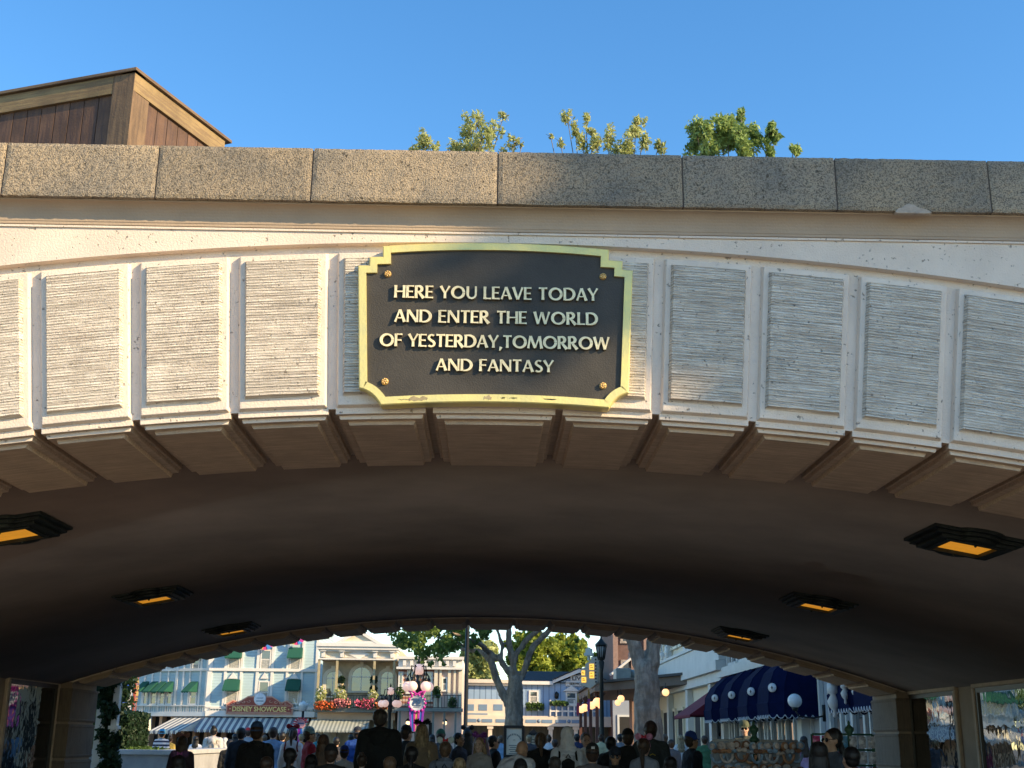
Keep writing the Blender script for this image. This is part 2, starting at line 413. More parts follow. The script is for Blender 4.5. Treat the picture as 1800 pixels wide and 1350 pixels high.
for ys, sgn in ((YF, -1), (YB, 1)):
    m = MB(); sweepx(m, cove, -9.5, 9.5, ys, sgn); bpart('cornice', m, M_cove)
    m = MB(); sweepx(m, [(-.1, c0 - .001), (.060, c0 - .001), (.060, c0 + .012), (-.1, c0 + .012)], -9.5, 9.5, ys, sgn); bpart('fillet', m, M_conc)
# coping stones
jx = [P(px, 312, 6.425).x for px in (5, 275, 548, 875, 1200, 1469, 1738)]
d_ = jx[1] - jx[0]
jx = [jx[0] - d_ * k for k in range(7, 0, -1)] + jx + [jx[-1] + d_ * k for k in range(1, 8)]
ZCT = P(900, 267, 6.425).z
for ys, sgn in ((YF, -1), (YB, 1)):
    for a, b in zip(jx[:-1], jx[1:]):
        m = MB(); g_ = .0045
        prof = [(.150, cz + .002), (.150, ZCT - .02), (.130, ZCT), (-.32, ZCT), (-.32, cz + .002)]
        nx, nz = 44, 16     # gently uneven front so the stone edges are not ruler-straight
        vs = []; fs = []
        r_ = random.Random(int(a * 1000))
        for i in range(nx + 1):
            x = a + g_ + (b - a - 2 * g_) * i / nx
            for j in range(nz + 1):
                z = cz + .002 + (ZCT - cz - .002) * j / nz
                e = .006 if (i in (0, nx) or j in (0, nz)) else 0
                w = r_.uniform(-.0022, .0022)
                vs.append((x, .178 - e + w, z + (r_.uniform(-.004, .002) if j == 0 else 0) + (r_.uniform(-.0015, .0015) if j == nz else 0)))
        for i in range(nx):
            for j in range(nz):
                q = i * (nz + 1) + j; fs.append((q, q + 1, q + nz + 2, q + nz + 1))
        # back box edge
        k0 = len(vs)
        for x in (a + g_, b - g_):
            vs += [(x, -.32, cz + .002), (x, -.32, ZCT)]
        c00, c01, c10, c11 = 0, nz, nx * (nz + 1), nx * (nz + 1) + nz
        fs += [tuple([i * (nz + 1) + nz for i in range(nx + 1)] + [k0 + 3, k0 + 1]),
               tuple([i * (nz + 1) for i in range(nx, -1, -1)] + [k0, k0 + 2]),
               tuple([j for j in range(nz, -1, -1)] + [k0, k0 + 1]),
               tuple([nx * (nz + 1) + j for j in range(nz + 1)] + [k0 + 3, k0 + 2]), (k0, k0 + 2, k0 + 3, k0 + 1)]
        vs = [(x, ys + sgn * dd, z) for x, dd, z in vs]
        m.add(vs, fs); bpart('coping_stone', m, M_cop)
    m = MB(); m.box(jx[0] + .02, ys + sgn * .166, cz + .004, jx[-1] - .02, ys - sgn * .2, ZCT - .012); bpart('mortar', m, M_mortar)
# a chipped, patched bite in the coping on the right
pp = P(1600, 366, 6.42)
m = MB(); k = 20
up = [(-.115, -.018), (-.09, .006), (-.055, .012), (-.04, .028), (-.01, .034), (.03, .03), (.06, .012), (.10, .006), (.13, -.004), (.16, -.02)]
m.prism([(pp.x + a * .8, pp.z - .008 + b) for a, b in up] + [(pp.x + .10, pp.z - .034), (pp.x - .08, pp.z - .034)], YF - .184, YF - .15)
bpart('chipped_patch', m, mat('fresh_concrete', (.46, .375, .30), .9, .15, 20, bump=.004), bevel=.004)
# deck, ceiling vault, side walls
m = MB(); m.box(-9.5, YF + .3, ZS + .05, 9.5, YB - .3, ZS + .22); bpart('deck', m, M_pave)
RC = RI + .055
m = MB(); n = 72; xs = [-HW - .45 + (2 * HW + .9) * i / n for i in range(n + 1)]
vs = [(x, y, arcz(x, r)) for y in (YF + 1.13, YB - 1.13) for r in (RC, RC + .15) for x in xs]
t = n + 1; fs = []
for i in range(n):
    A, B, C, D = i, t + i, 2 * t + i, 3 * t + i
    fs += [(A, A + 1, C + 1, C), (B, D, D + 1, B + 1), (A, B, B + 1, A + 1), (C, C + 1, D + 1, D)]
m.add(vs, fs)
for i in range(len(m.sm)): m.sm[i] = True
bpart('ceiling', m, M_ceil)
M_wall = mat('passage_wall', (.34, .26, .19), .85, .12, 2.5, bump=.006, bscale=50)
for s_ in (-1, 1):
    XW = HWS[s_] + .22
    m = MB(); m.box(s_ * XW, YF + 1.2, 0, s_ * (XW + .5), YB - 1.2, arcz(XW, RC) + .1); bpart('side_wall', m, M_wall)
# piers under the ring ends with stacked raised blocks
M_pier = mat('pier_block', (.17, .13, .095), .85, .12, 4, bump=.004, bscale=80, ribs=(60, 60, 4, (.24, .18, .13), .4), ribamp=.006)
for s_ in (-1, 1):
    for y0, y1 in ((YF, YF + 1.2), (YB - 1.2, YB)):
        zt = arcz(HW, RI); hw_ = HWS[s_]
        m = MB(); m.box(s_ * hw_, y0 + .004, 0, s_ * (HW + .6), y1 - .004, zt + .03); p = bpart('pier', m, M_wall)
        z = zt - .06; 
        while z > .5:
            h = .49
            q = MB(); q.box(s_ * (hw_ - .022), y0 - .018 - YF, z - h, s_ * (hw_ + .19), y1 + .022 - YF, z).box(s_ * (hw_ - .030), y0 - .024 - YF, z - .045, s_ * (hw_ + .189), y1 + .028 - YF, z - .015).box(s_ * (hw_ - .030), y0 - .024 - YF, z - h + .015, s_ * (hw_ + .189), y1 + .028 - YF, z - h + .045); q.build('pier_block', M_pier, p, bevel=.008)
            z -= h + .035
# ------------------------------------------------ poster windows in the side walls
M_bronze = mat('window_bronze', (.045, .038, .032), .4, .1, 8, metal=.4)
M_trim = mat('window_surround', (.50, .39, .29), .8, .1, 6, bump=.003, bscale=60)
def glassmat(name, base=(.03, .04, .045), metal=.45, wob=.0025, ws=3.0):
    m = mat(name, base, .02, .02, 2, metal=metal, spec=1.0)
    b = m.node_tree.nodes['Principled BSDF']; N = m.node_tree.nodes; L = m.node_tree.links
    tc = N.new('ShaderNodeTexCoord'); n_ = N.new('ShaderNodeTexNoise'); n_.inputs['Scale'].default_value = ws; n_.inputs['Detail'].default_value = 2
    L.new(tc.outputs['Object'], n_.inputs['Vector']); bp = N.new('ShaderNodeBump'); bp.inputs['Distance'].default_value = wob * 10; bp.inputs['Strength'].default_value = .5
    L.new(n_.outputs['Fac'], bp.inputs['Height']); L.new(bp.outputs[0], b.inputs['Normal']); return m
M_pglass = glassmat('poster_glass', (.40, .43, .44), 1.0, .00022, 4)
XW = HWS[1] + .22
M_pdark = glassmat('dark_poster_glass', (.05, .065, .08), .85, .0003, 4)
p1a = PX(1594, 1212, XW); p1b = PX(1682, 1196, XW); p2a = PX(1711, 1196, XW)
print('windows', p1a, p1b, p2a)
wl = p1a.y - p1b.y; gp = p1b.y - p2a.y
zt = p1a.z
for s_ in (-1, 1):
    y = p1a.y if s_ > 0 else p1a.y - .1
    XW = HWS[s_] + .22
    while y - wl > YF + 1.5:
        a, b = y - wl, y
        f = MB(); x0 = s_ * (XW - .05); x1 = s_ * (XW + .01); w = .09; zb = .75
        f.box(x0, a, zt - w, x1, b, zt); f.box(x0, a, zb, x1, b, zb + w); f.box(x0, a, zb + w, x1, a + w, zt - w); f.box(x0, b - w, zb + w, x1, b, zt - w)
        fo = bpart('window_frame', f, M_trim, bevel=.015)
        f = MB(); w2 = .06; a += w; b -= w; z1 = zt - w; z0 = zb + w; x0 = s_ * (XW - .03)
        f.box(x0, a, z1 - w2, x1, b, z1); f.box(x0, a, z0, x1, b, z0 + w2); f.box(x0, a, z0 + w2, x1, a + w2, z1 - w2); f.box(x0, b - w2, z0 + w2, x1, b, z1 - w2)
        f.v = [(x, yy - YF, z) for x, yy, z in f.v]; f.build('sash', M_bronze, fo)
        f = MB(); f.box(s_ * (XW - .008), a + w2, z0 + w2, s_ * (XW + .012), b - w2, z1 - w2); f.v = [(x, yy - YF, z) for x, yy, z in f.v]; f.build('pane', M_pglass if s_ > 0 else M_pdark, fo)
        y -= wl + gp
# ------------------------------------------------ ceiling lights
M_verd = mat('verdigris_bronze', (.030, .040, .036), .55, .3, 14, metal=.3, bump=.003, bscale=40)
M_amber = mat('amber_glass', (.60, .30, .06), .4, .35, 5, emit=(1.0, .40, .03), estr=.30)
lights = [(35, 925, 'ornate dark bronze ceiling light with amber glass cut off by the left edge'),
          (1700, 946, 'ornate dark bronze ceiling light with bright amber glass at the far right, nearest'),
          (271, 1044, 'dark bronze ceiling light on the left between the nearest and the farthest one'),
          (1438, 1056, 'dark bronze ceiling light on the right between the nearest and the farthest one'),
          (407, 1103, 'farthest left ceiling light, seen edge-on just above the far arch'),
          (1300, 1112, 'farthest right ceiling light, seen edge-on just above the far arch')]
def ceil_hit(px, py):
    d = ray(px, py); lo, hi = 5.0, 40.0
    for _ in range(60):
        md = (lo + hi) / 2; t = md / d.y; x = d.x * t; z = EYE + d.z * t
        if z > arcz(min(abs(x), 15), RC): hi = md
        else: lo = md
    t = lo / d.y; return Vector((d.x * t, lo, EYE + d.z * t))
hits = [ceil_hit(a, b) for a, b, _ in lights]; print('lights', [tuple(round(v, 2) for v in h) for h in hits])
rows = [(hits[0].y + hits[1].y) / 2, (hits[2].y + hits[3].y) / 2, (hits[4].y + hits[5].y) / 2]
lx = sum(abs(h.x) for h in hits[1:]) / 5
proto = None
def outline(w, h, b, n=10):
    # rectangle with rounded bulges in the middle of the long sides and stepped corners
    pts = [(-w, -h), (-w * .50, -h)]
    pts += [(-w * .46 + w * .92 * i / n, -h - b * math.sin(math.pi * i / n) ** .6) for i in range(0, n + 1)]
    pts += [(w * .50, -h), (w, -h), (w, h), (w * .50, h)]
    pts += [(w * .46 - w * .92 * i / n, h + b * math.sin(math.pi * i / n) ** .6) for i in range(0, n + 1)]
    pts += [(-w * .50, h), (-w, h)]
    return pts
for i, (px, py, lab) in enumerate(lights):
    x = math.copysign(lx, px - 865); y = rows[i // 2]
    x = hits[i].x if i != 0 else -lx
    tilt = math.asin(max(-1, min(1, x / RC)))
    if proto is None:
        t_ = thing('ceiling_light', lab, 'ceiling light', group='ceiling lights in the passage')
        for (w, h, b, z0, z1) in ((.30, .46, .0, 0, -.02),):
            pass
        # frame tiers are rings so the glass stays visible
        def ring(mb, po, pi, z0, z1):
            n = len(po); vs = [(x_, y_, z) for z in (z0, z1) for p_ in (po, pi) for x_, y_ in p_]; fs = []
            for k in range(n):
                k2 = (k + 1) % n
                fs += [(k, k2, n + k2, n + k), (2 * n + k, 3 * n + k, 3 * n + k2, 2 * n + k2), (k, 2 * n + k, 2 * n + k2, k2), (n + k, n + k2, 3 * n + k2, 3 * n + k)]
            mb.add(vs, fs)
        def rect(po, w, h): return [(max(-w, min(w, x_)), max(-h, min(h, y_))) for x_, y_ in po]
        f = MB()
        po = outline(.40, .40, .10); ring(f, po, rect(po, .21, .24), .0, -.025)
        po = outline(.36, .36, .10); ring(f, po, rect(po, .21, .24), -.025, -.05)
        po = outline(.31, .32, .09); ring(f, po, rect(po, .205, .235), -.05, -.075)
        po = outline(.25, .28, .02); ring(f, po, rect(po, .20, .23), -.075, -.085)
        f.build('frame', M_verd, t_, bevel=.004)
        gl = MB(); gl.box(-.21, -.24, -.048, .21, .24, -.054); gl.build('diffuser', M_amber, t_)
        kb = MB(); kb.ball((0, .255, -.088), .013, 8, 6).ball((0, -.255, -.088), .013, 8, 6); kb.build('knob', M_verd, t_)
        proto = t_
    else: t_ = copy_tree(proto)
    tag(t_, lab, 'ceiling light', 'ceiling lights in the passage')
    t_.scale = (.88, .88, 1); t_.location = (x, y, arcz(x, RC) - .001); t_.rotation_euler = (0, tilt, 0)
# ------------------------------------------------ the plaque
YP = YF - .105
plaque = thing('plaque', 'dark metal plaque with brass border and raised lettering fixed to the middle of the arch', 'plaque', (0, YP, 0))
def c8(u, v): p = P(600 + u / 3.3333, 410 + v / 3.3333, YP); return (p.x, p.z)
def quad_bez(a, b, c, n):
    return [((1 - t) ** 2 * a[0] + 2 * t * (1 - t) * b[0] + t * t * c[0], (1 - t) ** 2 * a[1] + 2 * t * (1 - t) * b[1] + t * t * c[1]) for t in [i / n for i in range(n + 1)]]
outl = quad_bez((235, 1003), (905, 962), (1565, 1020), 16) + quad_bez((1565, 1020), (1602, 948), (1677, 933), 8)[1:] + \
    [(1701, 225), (1640, 220), (1642, 170), (1560, 165), (1562, 103)] + quad_bez((1562, 103), (905, 36), (250, 82), 16)[1:] + \
    [(250, 145), (172, 146), (170, 196), (105, 196), (110, 905)] + quad_bez((110, 905), (190, 920), (235, 1003), 8)[1:-1]
outl = [c8(*p) for p in outl]
def inset(pts, d):
    n = len(pts); res = []
    for i in range(n):
        a, b, c = Vector(pts[i - 1]), Vector(pts[i]), Vector(pts[(i + 1) % n])
        e1 = (b - a).normalized(); e2 = (c - b).normalized()
        n1 = Vector((-e1.y, e1.x)); n2 = Vector((-e2.y, e2.x)); k = (n1 + n2)
        k = k / max(.25, k.dot(n1)) if k.length > 1e-4 else n1
        res.append(tuple(b + k * d))
    return res
inn = inset(outl, .040)
n = len(outl)
M_brass = mat('worn_brass', (.86, .68, .22), .42, .16, 5, metal=.3, bump=.002, bscale=60, col2=(.62, .56, .26))
M_plate = mat('dark_plate', (.064, .058, .050), .62, .12, 5, bump=.0025, bscale=120, spec=.25)
m = MB()
vs = [(x, 0 - .010, z) for x, z in outl] + [(x, -.004, z) for x, z in inset(outl, -.006)] + [(x, .085, z) for x, z in inset(outl, -.006)] + [(x, -.010, z) for x, z in inn] + [(x, .012, z) for x, z in inn]
fs = []
for k in range(n):
    k2 = (k + 1) % n
    fs += [(k, k2, 3 * n + k2, 3 * n + k), (k, n + k, n + k2, k2), (n + k, 2 * n + k, 2 * n + k2, n + k2), (3 * n + k, 3 * n + k2, 4 * n + k2, 4 * n + k)]
m.add(vs, fs); m.build('border', M_brass, plaque)
m = MB(); m.prism(inset(outl, .036), .006, .075); m.build('plate', M_plate, plaque)
# worn patches on the lower border where the gilding has flaked
M_flake = mat('bare_brass', (.42, .33, .18), .6, .2, 30, metal=.2)
m = MB()
for (u0, u1, s_) in ((335, 400, 3), (395, 505, 5), (835, 880, 7), (935, 960, 9), (985, 1030, 11), (1180, 1260, 2)):
    r_ = random.Random(s_); k = 7; top = []; bot = []
    for i in range(k + 1):
        u = u0 + (u1 - u0) * i / k; tt = (u - 235) / 1330; vb = (1 - tt) ** 2 * 1003 + 2 * tt * (1 - tt) * 962 + tt * tt * 1020
        hi_ = 34 if s_ in (5, 7) else 20
        top.append(c8(u + r_.uniform(-3, 3), vb - 6 - hi_ * r_.uniform(.5, .95) if 0 < i < k else vb - 22)); bot.append(c8(u + r_.uniform(-3, 3), vb - (18 if hi_ == 20 else 8) + r_.uniform(-6, 4)))
    m.prism(bot + top[::-1], -.0112, -.0095)
m.build('flaked_gilding', M_flake, plaque)
# rosettes
for (u, v) in ((272, 238), (1533, 253), (255, 868), (1533, 893)):
    x, z = c8(u, v)
    m = MB(); m.M = Matrix.Translation((x, .006, z)) @ Matrix.Rotation(math.pi / 2, 4, 'X')
    m.lathe([(.021, -.001), (.021, .006), (.016, .012), (.001, .013)], n=14)
    for k in range(7):
        a = k * 2 * math.pi / 7; m.ball((.0135 * math.cos(a), .0135 * math.sin(a), .012), (.0055, .0055, .006), 8, 6)
    m.ball((0, 0, .013), (.0055, .0055, .006), 8, 6)
    m.build('rosette', mat('rosette_brass', (.80, .52, .20), .35, .15, 60, metal=.6), plaque)
# hand-drawn flared capitals: strokes are (points, widths) in a unit-height box
def arcp(cx, cz, rx, rz, a0, a1, n=14): return [(cx + rx * math.cos(R(a0 + (a1 - a0) * i / n)), cz + rz * math.sin(R(a0 + (a1 - a0) * i / n))) for i in range(n + 1)]
ST = [.185, .155, .15, .155, .185]; TH = [.125, .10, .095, .10, .13]
def line(a, b, w=ST): return ([(a[0] + (b[0] - a[0]) * i / 4, a[1] + (b[1] - a[1]) * i / 4) for i in range(5)], w)
def curve(p, w0, w1, w2=None):
    n_ = len(p) - 1; w2 = w0 if w2 is None else w2
    return (p, [w0 + (w1 - w0) * math.sin(math.pi * i / n_) if w0 == w2 else (w0 + (w2 - w0) * i / n_) + (w1 - (w0 + w2) / 2) * math.sin(math.pi * i / n_) for i in range(n_ + 1)])
G = {
 'H': (.76, [line((.09, 0), (.09, 1)), line((.67, 0), (.67, 1)), line((.12, .50), (.64, .50), TH)]),
 'E': (.55, [line((.09, 0), (.09, 1)), line((.10, .945), (.52, .945), TH), line((.10, .51), (.46, .51), TH), line((.10, .055), (.53, .055), TH)]),
 'R': (.68, [line((.09, 0), (.09, 1)), curve([(.10, .945), (.26, .945)] + arcp(.27, .72, .21, .225, 90, -90, 10) + [(.12, .495)], .10, .17), line((.27, .47), (.62, .0), [.12, .14, .16, .175, .20])]),
 'Y': (.70, [line((.35, .0), (.35, .46), [.18, .16, .15, .15, .15]), line((.34, .44), (.05, 1), [.14, .14, .15, .165, .19]), line((.36, .44), (.66, 1), [.10, .10, .105, .115, .14])]),
 'O': (1.00, [(arcp(.50, .50, .40, .44, 0, 360, 32), [.125 + .05 * abs(math.cos(R(360 * i / 32 + 15))) for i in range(33)])]),
 'U': (.76, [curve([(.10, 1), (.10, .7), (.10, .40)] + arcp(.385, .36, .285, .31, 180, 360, 12) + [(.67, .6), (.67, 1)], .16, .13, .12)]),
 'L': (.52, [line((.09, 0), (.09, 1)), line((.10, .055), (.50, .055), TH)]),
 'A': (.76, [line((.06, 0), (.36, .99), [.135, .115, .11, .11, .13]), line((.70, 0), (.38, .99), [.19, .165, .16, .155, .15]), line((.20, .32), (.58, .32), [.09] * 5)]),
 'V': (.74, [line((.05, 1), (.36, .01), [.19, .165, .16, .155, .15]), line((.69, 1), (.38, .01), [.135, .115, .11, .11, .12])]),
 'T': (.64, [line((.32, 0), (.32, .93)), line((.02, .945), (.62, .945), [.15, .115, .105, .115, .15])]),
 'D': (.82, [line((.09, 0), (.09, 1)), curve([(.09, .945), (.26, .945)] + arcp(.28, .50, .44, .445, 90, -90, 16) + [(.09, .055)], .10, .175)]),
 'N': (.82, [line((.09, 0), (.09, 1), [.14, .12, .115, .12, .14]), line((.11, .97), (.71, .03), [.18, .17, .165, .17, .18]), line((.73, 0), (.73, 1), [.14, .12, .115, .12, .14])]),
 'W': (1.10, [line((.05, 1), (.29, .01), [.185, .16, .155, .15, .15]), line((.29, .01), (.54, .97), [.115, .105, .105, .105, .12]), line((.54, .97), (.79, .01), [.17, .16, .155, .15, .15]), line((.79, .01), (1.05, 1), [.115, .105, .105, .11, .14])]),
 'M': (1.02, [line((.05, 0), (.20, .99), [.15, .125, .12, .12, .14]), line((.20, .97), (.52, .03), [.18, .165, .16, .155, .14]), line((.52, .03), (.82, .97), [.10, .10, .105, .11, .13]), line((.82, .99), (.97, 0), [.17, .155, .155, .16, .185])]),
 'F': (.52, [line((.09, 0), (.09, 1)), line((.10, .945), (.51, .945), TH), line((.10, .50), (.46, .50), TH)]),
 'S': (.56, [(arcp(.30, .735, .20, .215, 40, 200, 10) + [(.16, .60), (.26, .515), (.38, .44)] + arcp(.27, .255, .21, .205, 30, -145, 12), [.14, .13, .12, .12, .12, .12, .13, .13, .14, .15, .155, .16, .165, .165, .16, .155, .15, .14, .13, .125, .12, .12, .12, .125, .13, .14, .15])]),
 ',': (.22, [line((.14, .10), (.03, -.22), [.19, .16, .13, .09, .05])]),
 ' ': (.34, []),
}
M_let = mat('pale_brass_letters', (.90, .80, .50), .4, .14, 22, metal=.1, col2=(.74, .60, .34))
M_lets = mat('letter_edge', (.17, .13, .08), .7)
def plaque_line(txt, pxl, pxr, pyb, pyt, tracking=.055):
    a = P(pxl, pyb, YP); b = P(pxr, pyb + .012 * (pxr - pxl), YP); top = P((pxl + pxr) / 2, pyt, YP); base = (a.z + b.z) / 2
    hgt = P((pxl + pxr) / 2, pyt + .0, YP).z - P((pxl + pxr) / 2, pyb + .006 * (pxr - pxl), YP).z
    wtot = sum(G[c][0] + tracking for c in txt) - tracking
    sx = (b.x - a.x) / wtot
    x = 0; k = 0
    for ch in txt:
        mb = MB()
        for pts, ws in G[ch][1]:
            if len(ws) != len(pts):
                ws = [ws[int(i * (len(ws) - 1) / (len(pts) - 1))] for i in range(len(pts))]
            k += 1; L_ = []; R_ = []
            for i, p in enumerate(pts):
                q0 = Vector(pts[max(i - 1, 0)]); q1 = Vector(pts[min(i + 1, len(pts) - 1)])
                if ch == 'O' and i in (0, len(pts) - 1): q0, q1 = Vector(pts[-2]), Vector(pts[1])
                d = (q1 - q0).normalized(); nn = Vector((-d.y, d.x)); w = ws[i] * .5 * 1.22
                # flat (horizontal) terminals on near-vertical stems
                L_.append((p[0] + nn.x * w, p[1] + nn.y * w)); R_.append((p[0] - nn.x * w, p[1] - nn.y * w))
            dz = .0007 * (k % 4)
            vs = []; fs = []; t = len(pts); sag = 0
            for lay, yy, gr in ((0, -.0135 - dz, 0), (1, .0085, .0)):
                for side in (L_, R_):
                    for (u, v) in side:
                        vs.append((a.x + (x + u) * sx, yy, base + v * hgt))
            for i in range(t - 1):
                A, B, C, D = i, t + i, 2 * t + i, 3 * t + i
                fs += [(A, B, B + 1, A + 1), (C, C + 1, D + 1, D), (A, A + 1, C + 1, C), (B, D, D + 1, B + 1)]
            fs += [(0, 2 * t, 3 * t, t), (t - 1, 2 * t - 1, 4 * t - 1, 3 * t - 1)]
            mb.add(vs, fs)
        x += G[ch][0] + tracking
        if ch == ' ': continue
        o = mb.build('letter', [M_let, M_lets], plaque)
        for p in o.data.polygons: p.material_index = 0 if abs(p.normal.y) > .5 else 1
        bv = o.modifiers.new('bevel', 'BEVEL'); bv.width = .0012; bv.segments = 1
plaque_line('HERE YOU LEAVE TODAY', 693, 1051, 525.5, 505.5)
plaque_line('AND ENTER THE WORLD', 693, 1051, 568, 548)
plaque_line('OF YESTERDAY,TOMORROW', 667, 1071, 610.5, 590.5, tracking=.03)
plaque_line('AND FANTASY', 766, 973, 653, 633)
# ================================================================ wooden box above the coping
M_wood = mat('weathered_timber', (.22, .145, .08), .7, .2, 2.5, bump=.003, bscale=50, ribs=(3, 3, 45, (.09, .05, .03), .6), ribamp=.002)
M_plank = mat('stained_planks', (.15, .08, .048), .75, .25, 3, bump=.003, bscale=50, ribs=(30, 30, 2.5, (.06, .035, .03), .6), ribamp=.002)
M_rail = mat('yellowed_timber', (.30, .205, .09), .7, .2, 3, bump=.002, bscale=50, ribs=(2, 2, 40, (.12, .07, .04), .45), ribamp=.002)
M_post = mat('brown_corner_timber', (.20, .125, .065), .7, .2, 2.5, bump=.003, bscale=50, ribs=(40, 40, 2.5, (.08, .05, .03), .6), ribamp=.002)
CY = 9.0
cnr = P(240, 117, CY)
wb = thing('timber_enclosure', 'weathered brown timber box with framed vertical planks rising behind the left end of the coping', 'wooden box', (cnr.x, CY, 0))
def hdir(px, py):            # direction of a level edge that passes through (240,117) and (px,py)
    d = ray(px, py); t = (cnr.z - EYE) / d.z
    q = Vector((d.x * t, d.y * t, cnr.z)); return q
qR = hdir(403, 243) - cnr; qL = hdir(0, 160) - cnr
print('box', cnr, qR, qL)
angR = math.atan2(qR.y, qR.x); angL = math.atan2(qL.y, qL.x)
zt = cnr.z; zb = ZS + .2
def wall_frame(ang, L, flip):
    # builds along local +x from the corner, outward face at local y = 0 (side given by flip)
    M = Matrix.Rotation(ang, 4, 'Z'); s = -1 if flip else 1
    m = MB(); m.M = M; m.box(-.0, s * .0, zt - .03, L + .05, s * .16, zt); 
    m.build('cap_board', M_wood, wb, bevel=.004)
    m = MB(); m.M = M; m.box(.238 if flip else .027, s * .028, zt - .20, L - .02, s * .066, zt - .033); m.build('top_rail', M_rail, wb, bevel=.003)
    m = MB(); m.M = M; m.box(.026, s * (.026 if flip else .030), zb, .235, s * .07, zt - (.033 if flip else .203)); m.build('corner_board', M_post, wb, bevel=.003)
    m = MB(); m.M = M; m.box(L - .12, s * .03, zb, L - .002, s * .07, zt - .203); m.build('end_board', M_wood, wb, bevel=.003)
    x = .24; k = 0
    while x < L - .13:
        m = MB(); m.M = M; m.box(x, s * .055, zb, min(x + .138, L - .122), s * .08, zt - .17); m.build('plank', M_plank, wb, bevel=.003); x += .145
wall_frame(angR, qR.length, False); wall_frame(angL, 3.2, True)
# the inside so it is a closed box
m = MB(); e1 = Vector((math.cos(angR), math.sin(angR), 0)); e2 = Vector((math.cos(angL), math.sin(angL), 0)); L1 = qR.length; L2 = 3.2
a = e1 * .12 + e2 * .12; b = e1 * L1 + e2 * .12; c = e1 * L1 + e2 * L2; d = e1 * .12 + e2 * L2
m.prismz([(p.x, p.y) for p in (a, b, c, d)], zb, zt - .08); m.build('lining', M_plank, wb)

# ================================================================ trees
M_bark = mat('smooth_grey_bark', (.36, .285, .22), .85, .25, 5, bump=.02, bscale=18, col2=(.17, .135, .105), ribs=(9, 9, 1.6, (.13, .10, .075), .6), ribamp=.01)
M_twig = mat('twig_bark', (.20, .17, .12), .8, .2, 8)
M_leafA = leafmat('pale_olive_leaves', (.58, .58, .24), (.28, .33, .11), 3.0)  # two olive tones mixed at random over the leaves
M_leafB = leafmat('mid_green_leaves', (.12, .20, .05), (.035, .075, .02), 1.5)
M_leafC = leafmat('yellow_green_leaves', (.36, .40, .05), (.12, .17, .03), .5)
M_leafD = leafmat('dark_ivy_leaves', (.035, .07, .03), (.012, .03, .012), 6)
M_leafE = leafmat('dark_hedge_leaves', (.03, .065, .028), (.012, .028, .012), 6)
def sapling(label, Y, px, blobs, loose, lm, leaves, size, seed):
    base = P(px, 300, Y); t = thing('young_tree', label, 'tree', (base.x, Y, ZS + .22), group='young trees on the bridge deck')
    zb_ = ZS + .22
    cen = [P(a, b, Y + dy) - Vector((base.x, Y, zb_)) for a, b, r, dy in blobs]; rad = [r * Y / F for a, b, r, dy in blobs]
    m = MB(); fork = Vector((0, 0, .9)); m.tube([(0, 0, -.02), (0.02, 0, .5), tuple(fork)], [.03, .024, .018], 8)
    r_ = random.Random(seed)
    for c, ra in zip(cen, rad):
        mid = fork.lerp(c, .5) + Vector((r_.uniform(-.1, .1), r_.uniform(-.1, .1), -.12))
        m.tube([tuple(fork), tuple(mid), tuple(c), tuple(c + Vector((r_.uniform(-.1, .1), 0, ra)))], [.010, .007, .0045, .002], 5)
        for k in range(5):
            e = c + Vector((r_.uniform(-1, 1), r_.uniform(-1, 1), r_.uniform(-.6, 1))) * ra
            m.tube([tuple(c - Vector((0, 0, ra * .5))), tuple((c + e) / 2), tuple(e)], [.003, .002, .001], 4)
    c2 = []; r2 = []
    for c, ra in zip(cen, rad):
        for k in range(6):
            d = Vector((r_.gauss(0, .5), r_.gauss(0, .5), r_.gauss(0, .45))) * ra; st = Vector((r_.gauss(0, .3), r_.gauss(0, .3), .8)) * ra * .55
            m.tube([tuple(c + d - st), tuple(c + d), tuple(c + d + st)], [.0035, .003, .0015], 4)
            for q in (-.8, -.3, .2, .7, 1.1): c2.append(c + d + st * q); r2.append(ra * .55)
    m.build('trunk', M_twig, t)
    me = leafmesh('crown', c2, r2, leaves, size, seed, .3, 2.6); o = link('crown', me, lm, t)
    return t
sapling('sparse young tree with two thin leafy sprays showing above the coping over the plaque', 12, 800,
        [(745, 250, 20, 0), (728, 262, 14, .2), (765, 262, 12, 0), (838, 215, 18, 0), (822, 238, 24, .2), (846, 240, 22, -.2), (868, 225, 18, 0), (885, 205, 9, .1), (840, 262, 22, 0), (808, 258, 12, 0), (905, 252, 13, 0), (800, 275, 18, 0), (885, 270, 9, .1), (918, 255, 5, 0)],
        0, M_leafA, 3000, .019, 3)
sapling('wispy young tree with pale leaves behind the coping right of the plaque', 12.2, 1060,
        [(998, 212, 14, 0), (1030, 205, 10, 0), (1012, 232, 10, .1), (1025, 252, 14, 0), (1048, 255, 16, 0), (1070, 245, 16, .1), (1085, 262, 17, 0), (1118, 215, 13, 0), (1112, 238, 18, .1), (1130, 250, 15, 0), (1158, 256, 10, 0), (985, 250, 8, 0), (1100, 268, 22, 0), (1165, 262, 8, 0), (968, 240, 5, 0), (1040, 235, 9, 0)],
        0, M_leafA, 3200, .019, 5)
